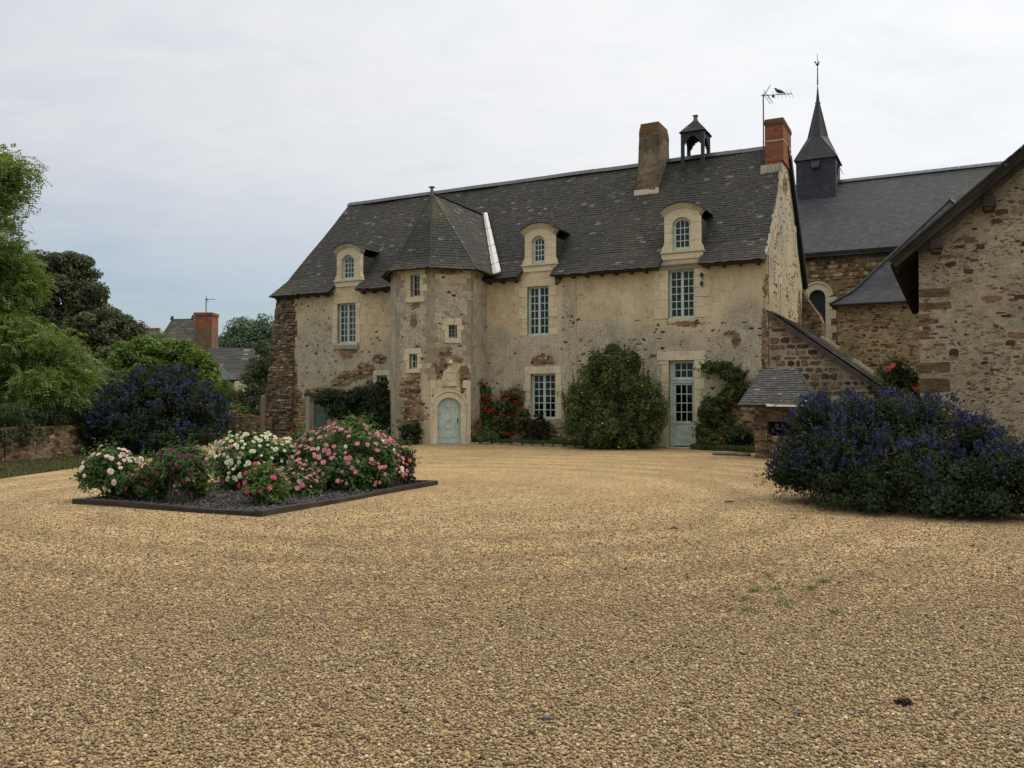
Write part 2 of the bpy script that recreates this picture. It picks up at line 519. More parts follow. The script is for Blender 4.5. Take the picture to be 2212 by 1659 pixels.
def mat_wood(name, col, var=0.4, axis=(1, 1, 12)):
    m, nt, out = new_mat(name)
    co = obj_co(nt)
    n1 = noi(nt, vmul(nt, co, axis), 3.0, 6.0, 0.7)
    n2 = noi(nt, co, 4.0, 4.0, 0.6)
    c = mixc(nt, 1.0, col, ramp(nt, n1, [(0.25, 1 - var), (0.75, 1 + var)]), 'MULTIPLY')
    c = mixc(nt, 1.0, c, ramp(nt, n2, [(0.3, 0.75), (0.7, 1.2)]), 'MULTIPLY')
    n4 = noi(nt, co, 0.9, 4.0, 0.7)
    c = mixc(nt, 1.0, c, ramp(nt, n4, [(0.3, 0.55), (0.55, 1.0), (0.75, 1.5)]), 'MULTIPLY')
    fin(nt, out, c, 0.85, n1, 0.5, 0.01, 0.2)
    return m


def mat_brick(name, c1=(0.22, 0.065, 0.035), c2=(0.34, 0.12, 0.06), mortar=(0.20, 0.15, 0.11), moss=0.8):
    m, nt, out = new_mat(name)
    uv = nd(nt, 'ShaderNodeTexCoord').outputs['UV']
    co = obj_co(nt)
    b = nd(nt, 'ShaderNodeTexBrick', {'Vector': uv, 'Color1': c1, 'Color2': c2, 'Mortar': mortar, 'Scale': 1.0, 'Mortar Size': 0.007,
                                     'Brick Width': 0.22, 'Row Height': 0.068, 'Mortar Smooth': 0.3, 'Bias': -0.1})
    n1 = noi(nt, co, 1.6, 5.0, 0.65)
    n2 = noi(nt, co, 18.0, 5.0, 0.7)
    c = mixc(nt, 1.0, b.outputs[0], ramp(nt, n2, [(0.25, 0.65), (0.75, 1.3)]), 'MULTIPLY')
    c = mixc(nt, ma(nt, 'MULTIPLY', smooth(nt, n1, 0.52, 0.7), 0.6), c, (0.085, 0.06, 0.045))
    sx = nd(nt, 'ShaderNodeSeparateXYZ', {0: nd(nt, 'ShaderNodeTexCoord').outputs['Generated']})
    topm = smooth(nt, ma(nt, 'ADD', sx.outputs[2], ma(nt, 'MULTIPLY', ma(nt, 'SUBTRACT', n2, 0.5), 0.2)), 0.80, 0.95)
    c = mixc(nt, ma(nt, 'MULTIPLY', topm, moss), c, (0.14, 0.10, 0.05))
    fin(nt, out, c, 0.9, ma(nt, 'SUBTRACT', n2, b.outputs['Fac']), 0.6, 0.012, 0.15)
    return m


def mat_gravel():
    m, nt, out = new_mat('beige gravel')
    co = obj_co(nt)
    w = nd(nt, 'ShaderNodeTexNoise', {'Vector': co, 'Scale': 30.0, 'Detail': 1.0}).outputs['Color']
    cw = vadd(nt, co, vmul(nt, w, (0.012, 0.012, 0.0)))
    v = nd(nt, 'ShaderNodeTexVoronoi', {'Vector': cw, 'Scale': 62.0, 'Randomness': 1.0}, voronoi_dimensions='2D')
    v2 = nd(nt, 'ShaderNodeTexVoronoi', {'Vector': cw, 'Scale': 23.0, 'Randomness': 1.0}, voronoi_dimensions='2D')
    r = nd(nt, 'ShaderNodeSeparateColor', {0: v.outputs['Color']})
    r2 = nd(nt, 'ShaderNodeSeparateColor', {0: v2.outputs['Color']})
    mixr = ma(nt, 'ADD', ma(nt, 'MULTIPLY', r.outputs[0], 0.75), ma(nt, 'MULTIPLY', r2.outputs[0], 0.25))
    c = ramp(nt, mixr, GRAVEL)
    gap = smooth(nt, v.outputs['Distance'], 0.42, 0.75)
    c = mixc(nt, ma(nt, 'MULTIPLY', gap, 0.78), c, (0.075, 0.055, 0.032))
    c = mixc(nt, 1.0, c, (0.945, 0.890, 0.835), 'MULTIPLY')
    # raked arcs and wheel tracks, thin places where the darker bed shows
    n1 = noi(nt, co, 0.35, 5.0, 0.6)
    n2 = noi(nt, co, 1.7, 5.0, 0.65)
    ctr = nd(nt, 'ShaderNodeVectorMath', {0: co, 1: (-1.5, 15.0, 0.0)}, operation='SUBTRACT').outputs[0]
    ln = nd(nt, 'ShaderNodeVectorMath', {0: ctr}, operation='LENGTH').outputs['Value']
    tr = ma(nt, 'SINE', ma(nt, 'ADD', ma(nt, 'MULTIPLY', ln, 5.5), ma(nt, 'ADD', ma(nt, 'MULTIPLY', n1, 11.0), ma(nt, 'MULTIPLY', n2, 2.5))))
    tr = ma(nt, 'MULTIPLY', tr, ma(nt, 'MULTIPLY', smooth(nt, n1, 0.34, 0.5), ma(nt, 'MULTIPLY', smooth(nt, ln, 3.0, 5.5), smooth(nt, ln, 12.0, 8.5))))
    f = ma(nt, 'ADD', ma(nt, 'MULTIPLY', tr, 0.10), ma(nt, 'ADD', ma(nt, 'MULTIPLY', n2, 0.45), ma(nt, 'MULTIPLY', n1, 0.55)))
    c = mixc(nt, 1.0, c, ramp(nt, f, [(0.32, 0.70), (0.5, 1.0), (0.66, 1.2)]), 'MULTIPLY')
    n3 = noi(nt, co, 7.0, 7.0, 0.8)
    c = mixc(nt, 1.0, c, ramp(nt, n3, [(0.34, 0.66), (0.5, 1.0), (0.66, 1.27)]), 'MULTIPLY')  # speckle: tiny shadows of the loose relief painted into the colour
    h = ma(nt, 'ADD', ma(nt, 'SUBTRACT', 1.0, v.outputs['Distance']), ma(nt, 'MULTIPLY', r.outputs[1], 0.8))
    h = ma(nt, 'ADD', h, ma(nt, 'MULTIPLY', tr, 0.6))
    fin(nt, out, c, 0.8, h, 0.8, 0.012, 0.25)
    return m



def mat_stone(name, pal):
    m, nt, out = new_mat(name)
    co = obj_co(nt)
    n1 = noi(nt, vmul(nt, co, (1, 1, 2.2)), 9.0, 5.0, 0.7)
    n2 = noi(nt, vmul(nt, co, (1, 1, 3.0)), 32.0, 4.0, 0.7)
    c = ramp(nt, attr(nt, 'shade'), pal)
    c = mixc(nt, 1.0, c, ramp(nt, n1, [(0.28, 0.55), (0.5, 1.0), (0.74, 1.5)]), 'MULTIPLY')
    c = mixc(nt, 1.0, c, ramp(nt, n2, [(0.3, 0.72), (0.7, 1.25)]), 'MULTIPLY')
    c = mixc(nt, ma(nt, 'MULTIPLY', smooth(nt, noi(nt, co, 2.3, 5.0, 0.7), 0.56, 0.66), 0.5), c, (0.30, 0.26, 0.19))
    fin(nt, out, c, 0.9, ma(nt, 'ADD', n1, ma(nt, 'MULTIPLY', n2, 0.5)), 0.7, 0.02, 0.15)
    return m


GRAVEL = [(0.0, (0.10, 0.085, 0.062)), (0.14, (0.22, 0.160, 0.085)), (0.32, (0.38, 0.275, 0.136)), (0.55, (0.53, 0.395, 0.200)), (0.75, (0.66, 0.515, 0.285)), (0.9, (0.50, 0.335, 0.180)), (1.0, (0.84, 0.74, 0.52))]


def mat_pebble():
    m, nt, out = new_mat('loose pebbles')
    c = ramp(nt, attr(nt, 'shade'), [(0.0, (0.068, 0.051, 0.032)), (0.15, (0.150, 0.107, 0.060)), (0.35, (0.250, 0.178, 0.095)), (0.62, (0.345, 0.250, 0.135)), (0.80, (0.455, 0.338, 0.190)), (0.89, (0.33, 0.210, 0.115)), (0.95, (0.24, 0.212, 0.155)), (1.0, (0.70, 0.58, 0.38))])  # darker than the yard gravel: foreground vignetting put into the colour
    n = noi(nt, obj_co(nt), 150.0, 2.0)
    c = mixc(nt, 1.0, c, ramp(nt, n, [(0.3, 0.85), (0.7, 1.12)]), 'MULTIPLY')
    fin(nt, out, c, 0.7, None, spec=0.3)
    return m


def mat_leaf(name, dark, light, tl=0.28, rough=0.5):
    m, nt, out = new_mat(name)
    s = attr(nt, 'shade')
    c = ramp(nt, s, [(0.0, dark), (0.7, tuple((a + b) / 2 for a, b in zip(dark, light))), (1.0, light)])
    p = nd(nt, 'ShaderNodeBsdfPrincipled', {'Base Color': c, 'Roughness': rough, 'Specular IOR Level': 0.3})
    t = nd(nt, 'ShaderNodeBsdfTranslucent', {'Color': mixc(nt, 1.0, c, (1.3, 1.4, 0.7), 'MULTIPLY')})
    mx = nd(nt, 'ShaderNodeMixShader', {0: tl, 1: p.outputs[0], 2: t.outputs[0]})
    nt.links.new(mx.outputs[0], out.inputs[0])
    return m


def mat_glass():
    m, nt, out = new_mat('old window glass')
    n = noi(nt, obj_co(nt), 3.0, 2.0)
    b = nd(nt, 'ShaderNodeBump', {'Height': n, 'Strength': 0.25, 'Distance': 0.02})
    fr = nd(nt, 'ShaderNodeFresnel', {'IOR': 1.5, 'Normal': b.outputs[0]})
    g = nd(nt, 'ShaderNodeBsdfGlossy', {'Color': (0.9, 0.92, 0.92), 'Roughness': 0.03, 'Normal': b.outputs[0]})
    t = nd(nt, 'ShaderNodeBsdfTransparent', {'Color': (0.72, 0.74, 0.72)})
    f = ma(nt, 'MULTIPLY', fr.outputs[0], 0.55)
    mx = nd(nt, 'ShaderNodeMixShader', {0: f, 1: t.outputs[0], 2: g.outputs[0]})
    nt.links.new(mx.outputs[0], out.inputs[0])
    return m


MT = dict(
    facade=mat_facade(),
    slate=mat_slate('old roof slate', (0.022, 0.0205, 0.0185), (0.055, 0.051, 0.045), 0.6, (0.070, 0.058, 0.036)),
    slate_moss=mat_slate('mossy roof slate', (0.020, 0.020, 0.018), (0.052, 0.050, 0.045), 0.85, (0.085, 0.073, 0.036)),
    slate_grey=mat_slate('grey roof slate', (0.036, 0.035, 0.034), (0.092, 0.088, 0.082), 0.4),
    slate_far=mat_slate_flat('church slate', (0.027, 0.029, 0.034), (0.040, 0.042, 0.049), 0.2, 0.115),
    slate_new=mat_slate_flat('blue slate', (0.015, 0.018, 0.024), (0.026, 0.031, 0.040), 0.30, 0.17),
    slate_wall=mat_slate_flat('steeple slate', (0.020, 0.022, 0.028), (0.028, 0.031, 0.038), 0.18, 0.11),
    zinc=mat_plain('weathered zinc', (0.085, 0.092, 0.105), 0.5, 0.2, 4.0, 0.1, 0.5, 0.3),
    limestone=mat_limestone(),
    lime_grey=mat_limestone('greyed limestone', (0.25, 0.235, 0.19), (0.42, 0.38, 0.29), 0.75),
    sandstone=mat_limestone('brown sandstone', (0.21, 0.18, 0.118), (0.39, 0.335, 0.23), 0.6),
    buttress=mat_rubble('schist rubble', 5.4, (0.19, 0.14, 0.085), 2.6, (0.03, 0.09), warp=0.08),
    church=mat_rubble('church rubble', 4.6, (0.23, 0.165, 0.09), 2.0, (0.03, 0.09), 0.5, stain=0.5),
    chapel=mat_rubble('pointed rubble', 6.5, (0.40, 0.305, 0.18), 2.6, (0.09, 0.15), 0.66),
    leanto=mat_rubble('wide jointed rubble', 7.0, (0.36, 0.31, 0.235), 2.1, (0.10, 0.14), 0.8, warp=0.05,
                      palette=[(0.0, (0.05, 0.035, 0.026)), (0.3, (0.11, 0.075, 0.05)), (0.55, (0.17, 0.125, 0.085)), (0.8, (0.20, 0.12, 0.065)), (1.0, (0.25, 0.19, 0.13))]),
    barn=mat_rubble('barn plaster and stones', 6.0, (0.305, 0.262, 0.195), 2.3, (0.12, 0.17), 0.80, small=(2.0, 0.75),
                    palette=[(0.0, (0.035, 0.026, 0.022)), (0.3, (0.085, 0.055, 0.035)), (0.55, (0.16, 0.10, 0.055)), (0.8, (0.21, 0.14, 0.075)), (1.0, (0.28, 0.22, 0.14))], warp=0.25, stain=0.35),
    garden_wall=mat_rubble('garden wall rubble', 5.5, (0.17, 0.13, 0.09), 2.0, (0.03, 0.09), 0.15),
    dark_timber=mat_wood('dark old timber', (0.046, 0.038, 0.031), axis=(1, 1, 1)),
    stone_grey=mat_stone('grey brown schist', [(0.0, (0.045, 0.036, 0.030)), (0.2, (0.095, 0.073, 0.055)), (0.45, (0.165, 0.130, 0.092)), (0.65, (0.21, 0.175, 0.13)), (0.85, (0.24, 0.16, 0.095)), (1.0, (0.37, 0.32, 0.24))]),
    stone_mix=mat_stone('rubble stones', STONES), stone_dark=mat_stone('brown rubble stones', [(0.0, (0.045, 0.034, 0.027)), (0.3, (0.105, 0.073, 0.048)), (0.55, (0.165, 0.118, 0.075)), (0.8, (0.22, 0.13, 0.065)), (1.0, (0.28, 0.21, 0.13))]),
    stone_warm=mat_stone('warm rubble stones', [(0.0, (0.06, 0.042, 0.028)), (0.25, (0.15, 0.095, 0.05)), (0.5, (0.25, 0.17, 0.09)), (0.75, (0.33, 0.235, 0.125)), (1.0, (0.44, 0.345, 0.21))]),
    paint=mat_plain('grey green paint', (0.45, 0.525, 0.455), 0.6, 0.22, 3.5, 0.1, 0.3),
    paint_blue=mat_plain('faded blue green paint', (0.10, 0.15, 0.15), 0.6, 0.15, 6.0, 0.05, 0.3),
    glass=mat_glass(),
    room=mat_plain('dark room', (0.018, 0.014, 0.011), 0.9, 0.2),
    curtain=mat_plain('brown curtain', (0.085, 0.050, 0.028), 0.9, 0.3, 2.0),
    voile=mat_plain('grey blind', (0.085, 0.085, 0.082), 0.9, 0.15, 2.0),
    leaded=mat_plain('leaded glass', (0.028, 0.032, 0.042), 0.25, 0.5, 9.0, 0.3, 0.5),
    brick=mat_brick('red brick'),
    brick_old=mat_brick('crumbled brick', (0.14, 0.085, 0.050), (0.23, 0.14, 0.085), (0.20, 0.16, 0.115)),
    chimney_render=mat_rubble('chimney render', 6.0, (0.20, 0.165, 0.115), 1.8, (0.10, 0.2), 0.86, small=(1.9, 0.8), stain=0.75),
    brick_far=mat_brick('far red brick', moss=0.0),
    cement=mat_limestone('old cement render', (0.12, 0.10, 0.075), (0.26, 0.215, 0.15), 0.8),
    white=mat_plain('white flashing', (0.70, 0.685, 0.65), 0.6, 0.12, 5.0, 0.1),
    lime_white=mat_plain('fresh lime mortar', (0.55, 0.46, 0.36), 0.9, 0.2, 9.0, 0.4),
    timber=mat_wood('weathered timber', (0.085, 0.066, 0.050), axis=(1, 1, 1)),
    sleeper=mat_wood('dark sleeper', (0.050, 0.041, 0.033), axis=(3, 3, 10)),
    slate_wood=mat_plain('slate clad timber', (0.030, 0.032, 0.038), 0.6, 0.3, 10.0, 0.3),
    iron=mat_plain('rusty iron', (0.10, 0.050, 0.026), 0.7, 0.4, 20.0, 0.2),
    dark_iron=mat_plain('dark metal', (0.045, 0.047, 0.052), 0.5, 0.2, 20.0, 0.1, 0.5, 0.6),
    tile=mat_plain('terracotta', (0.30, 0.10, 0.055), 0.85, 0.3, 6.0),
    gravel=mat_gravel(), pebble=mat_pebble(),
    soil=mat_plain('slate mulch', (0.060, 0.055, 0.050), 0.9, 0.6, 35.0, 0.9),
    earth=mat_plain('meadow earth', (0.075, 0.085, 0.035), 0.95, 0.4, 3.0, 0.5),
    bark=mat_wood('bark', (0.065, 0.050, 0.038), axis=(4, 4, 1)),
    stem=mat_plain('rose stems', (0.060, 0.060, 0.030), 0.8, 0.4, 20.0),
    grass=mat_leaf('grass blade', (0.050, 0.078, 0.022), (0.125, 0.165, 0.052), 0.25),
    dry_grass=mat_leaf('dry grass', (0.060, 0.070, 0.025), (0.16, 0.15, 0.065), 0.2),
    robinia=mat_leaf('robinia leaf', (0.092, 0.140, 0.040), (0.265, 0.330, 0.10), 0.38),
    robinia_flower=mat_leaf('robinia flower', (0.30, 0.32, 0.20), (0.50, 0.50, 0.36), 0.2),
    dark_tree=mat_leaf('dark tree leaf', (0.050, 0.062, 0.030), (0.135, 0.150, 0.070), 0.34),
    laurel=mat_leaf('bright shrub leaf', (0.070, 0.125, 0.018), (0.20, 0.285, 0.05)),
    far_tree=mat_leaf('far tree leaf', (0.075, 0.115, 0.070), (0.16, 0.215, 0.135)),
    willow=mat_leaf('grey green leaf', (0.040, 0.060, 0.028), (0.105, 0.135, 0.066)),
    cean_leaf=mat_leaf('small dark leaf', (0.013, 0.022, 0.008), (0.050, 0.076, 0.025), 0.28, 0.75),
    cean_flower=mat_leaf('blue flower', (0.022, 0.027, 0.070), (0.10, 0.113, 0.245), 0.12, 0.75),
    yellow_shrub=mat_leaf('shrub leaf', (0.040, 0.063, 0.017), (0.170, 0.210, 0.058)),
    ivy=mat_leaf('ivy leaf', (0.020, 0.036, 0.013), (0.060, 0.090, 0.032)),
    climber=mat_leaf('climber leaf', (0.045, 0.062, 0.018), (0.150, 0.160, 0.048)),
    rose_leaf=mat_leaf('rose leaf', (0.035, 0.075, 0.021), (0.14, 0.22, 0.066)),
    fresh_leaf=mat_leaf('fresh rose leaf', (0.055, 0.105, 0.022), (0.14, 0.215, 0.055)),
    red_twig=mat_leaf('bronze leaf', (0.020, 0.022, 0.013), (0.060, 0.050, 0.030)),
)
PET = {k: mat_leaf(k + ' petals', a, b, 0.25, 0.6) for k, a, b in [
    ('white', (0.60, 0.58, 0.42), (0.86, 0.85, 0.74)), ('blush', (0.66, 0.50, 0.44), (0.86, 0.76, 0.70)), ('pink', (0.52, 0.17, 0.25), (0.80, 0.42, 0.48)),
    ('hot_pink', (0.50, 0.05, 0.17), (0.75, 0.15, 0.30)), ('coral', (0.55, 0.06, 0.09), (0.72, 0.18, 0.17)), ('purple', (0.095, 0.012, 0.060), (0.22, 0.04, 0.13)),
    ('red', (0.34, 0.006, 0.014), (0.60, 0.025, 0.035)), ('yellow', (0.60, 0.42, 0.04), (0.80, 0.62, 0.12)), ('orange', (0.62, 0.14, 0.04), (0.80, 0.28, 0.10)),
    ('salmon', (0.62, 0.07, 0.07), (0.85, 0.20, 0.16))]}

# ---------------------------------------------------------------- building helpers
def clip_convex(poly, clip):
    """Sutherland-Hodgman; clip is counter-clockwise"""
    out = poly
    for i in range(len(clip)):
        ax, ay = clip[i]; bx, by = clip[(i + 1) % len(clip)]
        inp, out = out, []
        if not inp: return []
        def side(p): return (bx - ax) * (p[1] - ay) - (by - ay) * (p[0] - ax)
        for k in range(len(inp)):
            p, q = inp[k], inp[(k + 1) % len(inp)]
            sp, sq = side(p), side(q)
            if sp >= 0: out.append(p)
            if (sp > 0 > sq) or (sp < 0 < sq):
                t = sp / (sp - sq)
                out.append((p[0] + t * (q[0] - p[0]), p[1] + t * (q[1] - p[1])))
    return out


def slate_poly(mb, pts, w=0.21, h=0.125, thick=0.05, ragged=0.05, wav=0.025, lift=0.011, base_mi=0, shift=0.0):
    """cover a flat convex polygon with single slates laid in courses"""
    P = [np.asarray(p, float) for p in pts]
    N = np.zeros(3)
    for i in range(len(P)):
        N += np.cross(P[i] - P[0], P[(i + 1) % len(P)] - P[0])
    N /= np.linalg.norm(N)
    if N[2] < 0: N = -N; P = P[::-1]
    U = np.cross((0, 0, 1.0), N); U /= np.linalg.norm(U)
    V = np.cross(N, U)
    O = P[0]
    c2 = [((p - O) @ U, (p - O) @ V) for p in P]
    us = [c[0] for c in c2]; vs_ = [c[1] for c in c2]
    v0 = min(vs_)
    clip = [(u, v - (ragged if v < v0 + 0.02 else 0)) for u, v in c2]

    def pos(u, v, k):
        q = O + U * u + V * v
        n = mnoise.noise(Vector((q[0] * 0.5 + 3, q[1] * 0.5, q[2] * 0.5))) * wav
        return q + N * (k + n)
    nrow = int(math.ceil((max(vs_) - v0) / h)) + 1
    for j in range(nrow):
        va = v0 + j * h
        u = min(us) - w * (0.5 if j % 2 else 0.0) - random.random() * 0.04 + shift
        while u < max(us):
            ww = w * random.uniform(0.75, 1.2)
            dv = random.uniform(-0.008, 0.008) - (random.uniform(0.0, ragged) if j == 0 else 0)
            if random.random() < 0.02: dv -= 0.04
            a = clip_convex([(u + 0.003, va + dv), (u + ww - 0.003, va + dv + random.uniform(-0.006, 0.006)), (u + ww - 0.003, va + h + 0.01), (u + 0.003, va + h + 0.01)], clip)
            if len(a) >= 3:
                sh = min(1.0, max(0.0, random.gauss(0.46, 0.15))) if random.random() > 0.035 else random.uniform(0.88, 1.0)
                lf = lift * random.uniform(0.7, 1.7)
                tp = [pos(x, y, 0.004 + lf * max(0.0, 1 - (y - va - dv) / h)) for x, y in a]
                n = len(tp)
                mb.add(tp, [tuple(range(n))], sh, base_mi)
                lo = [q for q in a if q[1] < va + dv + 0.02]
                if len(lo) == 2:
                    lo.sort()
                    q = [pos(lo[0][0], lo[0][1], 0.004 + lf), pos(lo[1][0], lo[1][1], 0.004 + lf), pos(lo[1][0], lo[1][1], -0.012), pos(lo[0][0], lo[0][1], -0.012)]
                    mb.add(q, [(3, 2, 1, 0)], 0.05, base_mi)
            u += ww
    # the boarding under the slates
    S = [p - N * 0.034 for p in P]
    mb.prism(S, -N * thick, 0.05, base_mi)


def wall_grid(acc, O, U, N, u0, u1, z0, z1, holes, fn, step=0.13, top=None, bumpy=0.012):
    """a wall of small faces with real openings; fn(u, z) gives the weathering masks"""
    O, U, N = (np.asarray(a, float) for a in (O, U, N))
    us = list(np.linspace(u0, u1, max(2, int((u1 - u0) / step) + 1)))
    zs = list(np.linspace(z0, z1, max(2, int((z1 - z0) / step) + 1)))
    for a, b, c, d in holes:
        us += [a, b]; zs += [c, d]
    us = np.array(sorted(set(round(float(x), 4) for x in us if u0 - 1e-6 <= x <= u1 + 1e-6)))
    zs = np.array(sorted(set(round(float(x), 4) for x in zs if z0 - 1e-6 <= x <= z1 + 1e-6)))
    b = len(acc['v']); nz = len(zs)
    for u in us:
        zt = top(u) if top else z1
        for z in zs:
            zz = z0 + (z - z0) * (zt - z0) / (z1 - z0) if top else z
            edge = min(u - u0, u1 - u)
            n = mnoise.noise(Vector((u * 1.3 + O[0], zz * 1.3, O[1]))) * bumpy * (1 if 0.02 < edge else 0)
            acc['v'].append(O + U * u + N * n + np.array([0, 0, zz]))
            r = fn(u, zz)
            acc['rub'].append(r[0]); acc['grey'].append(r[1]); acc['spot'].append(r[2])
    for i in range(len(us) - 1):
        uc = (us[i] + us[i + 1]) / 2
        for k in range(nz - 1):
            zc_ = (zs[k] + zs[k + 1]) / 2
            if any(a < uc < b_ and c < zc_ < d for a, b_, c, d in holes): continue
            acc['f'].append((b + i * nz + k, b + (i + 1) * nz + k, b + (i + 1) * nz + k + 1, b + i * nz + k + 1))


def new_acc(): return dict(v=[], f=[], rub=[], grey=[], spot=[])


def acc_build(acc, name, mat, parent):
    o = mesh_obj(name, acc['v'], acc['f'], mat, parent, attrs=dict(rub=acc['rub'], grey=acc['grey'], spot=acc['spot']))
    return o


def patchfn(rub=(), grey=(), spot=(), base=None):
    def val(pl, u, z, lo):
        best = lo
        for cu, cz, ru, rz in pl:
            d = math.hypot((u - cu) / ru, (z - cz) / rz)
            best = max(best, min(1.0, 0.5 + (1 - d) * 0.62))
        return best
    def fn(u, z):
        g0, s0 = base(u, z) if base else (0.0, 0.0)
        return val(rub, u, z, -0.25), max(g0, val(grey, u, z, 0.0)), max(s0, val(spot, u, z, 0.0) * 0.62)
    return fn


class FB(MB):
    """shapes written as (along wall, into wall, height) on a wall plane"""

    def __init__(s, O=(0, 0, 0), U=(1, 0, 0), N=(0, 1, 0)):
        super().__init__()
        s.O, s.U, s.N = (np.asarray(a, float) for a in (O, U, N))

    def add(s, V, F, sh=0.5, mi=0):
        super().add([s.O + s.U * v[0] + s.N * v[1] + np.array([0, 0, v[2]]) for v in V], F, sh, mi)


def arc(x0, x1, zs, rise, n=10):
    """points of a segmental arch from left spring to right spring"""
    c = (x1 - x0) / 2
    if rise < 1e-4: return [(x0 + (x1 - x0) * i / n, zs) for i in range(n + 1)]
    r = (c * c + rise * rise) / (2 * rise)
    a = math.asin(min(1, c / r))
    return [((x0 + x1) / 2 + r * math.sin(-a + 2 * a * i / n), zs + rise - r + r * math.cos(-a + 2 * a * i / n)) for i in range(n + 1)]


def jamb_blocks(fb, x0, x1, z0, z1, wmin=0.17, wmax=0.34, d0=-0.022, d1=0.20, lint=0.26, sill=0.2, sides=(True, True), hmin=0.26, hmax=0.42):
    for side in (0, 1):
        if not sides[side]: continue
        z = z0; k = random.randint(0, 1)
        while z < z1 - 0.02:
            h = min(random.uniform(hmin, hmax), z1 - z)
            if z1 - z - h < 0.14: h = z1 - z
            ww = random.uniform(wmax * 0.85, wmax) if k % 2 else random.uniform(wmin, wmin * 1.25)
            a, b = (x0 - ww, x0) if side == 0 else (x1, x1 + ww)
            fb.box(a, b, d0 + random.uniform(-0.006, 0.006), d1, z + 0.005, z + h - 0.005, random.random())
            z += h; k += 1
    if lint:
        n = random.choice((1, 2, 3))
        xs = [x0 - wmax * 0.8] + sorted(random.uniform(x0, x1) for _ in range(n - 1)) + [x1 + wmax * 0.75]
        for a, b in zip(xs[:-1], xs[1:]):
            fb.box(a + 0.004, b - 0.004, d0 + random.uniform(-0.006, 0.004), d1, z1 + 0.003, z1 + lint, random.random())
    if sill:
        fb.box(x0 - wmax * 0.6, x1 + wmax * 0.6, d0 - 0.03, d1, z0 - sill, z0 - 0.003, random.random() * 0.4)


def casement(fb, gl, x0, x1, z0, z1, leaves, cols, rows, dep=0.13, rise=0.0, fw=0.055, bar=0.030, solid=0.0):
    """frame with glazing bars in fb, panes in gl"""
    zt = lambda x: z1
    if rise:
        A = arc(x0, x1, z1 - rise, rise, 12)
        zt = lambda x: float(np.interp(x, [p[0] for p in A], [p[1] for p in A]))
        I = arc(x0 + fw, x1 - fw, z1 - rise, rise - fw * 0.4, 12)
        fb.ringstrip([(p[0], dep, p[1]) for p in A], [(p[0], dep, p[1] - fw) for p in I], (0, 0.07, 0))
    else:
        fb.box(x0, x1, dep, dep + 0.07, z1 - fw, z1)
    fb.box(x0, x0 + fw, dep, dep + 0.07, z0, zt(x0 + fw * .5) - (0 if rise else fw))
    fb.box(x1 - fw, x1, dep, dep + 0.07, z0, zt(x1 - fw * .5) - (0 if rise else fw))
    fb.box(x0 + fw, x1 - fw, dep, dep + 0.07, z0, z0 + fw)
    fb.box(x0 - 0.0, x1 + 0.0, dep - 0.05, dep - 0.002, z0 - 0.012, z0 + 0.035)
    xs = np.linspace(x0 + fw, x1 - fw, leaves + 1)
    if leaves == 2:
        m = xs[1]
        fb.box(m - 0.045, m + 0.045, dep - 0.012, dep + 0.06, z0 + fw, z1 - fw)
    zb = z0 + fw + solid
    if solid:
        for a, b in zip(xs[:-1], xs[1:]):
            fb.box(a + 0.0, b, dep + 0.02, dep + 0.06, z0 + fw, zb)
    for a, b in zip(xs[:-1], xs[1:]):
        ia = a + 0.03 + (0.02 if leaves == 2 and a > x0 + fw + .01 else 0)
        ib = b - 0.03 - (0.02 if leaves == 2 and b < x1 - fw - .01 else 0)
        fb.box(a, ia, dep + 0.012, dep + 0.055, zb, zt(ia) - fw); fb.box(ib, b, dep + 0.012, dep + 0.055, zb, zt(ib) - fw)
        fb.box(ia, ib, dep + 0.012, dep + 0.055, zb, zb + 0.035)
        for c in range(1, cols):
            x = ia + (ib - ia) * c / cols
            fb.box(x - bar / 2, x + bar / 2, dep + 0.016, dep + 0.05, zb + 0.035, zt(x) - fw * 0.9)
        zr = z1 - (rise * 0.35) - fw
        for r_ in range(1, rows):
            z = zb + 0.035 + (zr - zb - 0.035) * r_ / rows
            fb.box(ia, ib, dep + 0.0175, dep + 0.0485, z - bar / 2, z + bar / 2)
    gx0, gx1 = x0 + fw * 0.4, x1 - fw * 0.4
    if rise:
        A = arc(gx0, gx1, z1 - rise, rise - fw * .4, 10)
        gl.prism([(gx0, dep + 0.032, z0 + 0.02), (gx1, dep + 0.032, z0 + 0.02)] + [(p[0], dep + 0.032, p[1]) for p in A[::-1]], (0, 0.004, 0))
    else:
        gl.box(gx0, gx1, dep + 0.032, dep + 0.036, zb - 0.01, z1 - 0.02)


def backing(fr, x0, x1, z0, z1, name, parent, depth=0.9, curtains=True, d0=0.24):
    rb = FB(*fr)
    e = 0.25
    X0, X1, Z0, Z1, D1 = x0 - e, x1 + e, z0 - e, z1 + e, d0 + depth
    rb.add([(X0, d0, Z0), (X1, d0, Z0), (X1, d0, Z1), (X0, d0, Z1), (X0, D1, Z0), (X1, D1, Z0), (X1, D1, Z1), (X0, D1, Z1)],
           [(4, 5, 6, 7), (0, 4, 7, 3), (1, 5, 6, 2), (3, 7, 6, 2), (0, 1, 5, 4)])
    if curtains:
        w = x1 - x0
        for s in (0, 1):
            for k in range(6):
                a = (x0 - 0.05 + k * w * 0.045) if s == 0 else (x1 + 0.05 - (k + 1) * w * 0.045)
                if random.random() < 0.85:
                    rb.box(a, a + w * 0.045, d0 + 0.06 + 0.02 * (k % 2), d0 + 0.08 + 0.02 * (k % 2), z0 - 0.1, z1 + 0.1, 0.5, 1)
    return rb.build(name, [MT['room'], MT['curtain']], parent, norm=False)



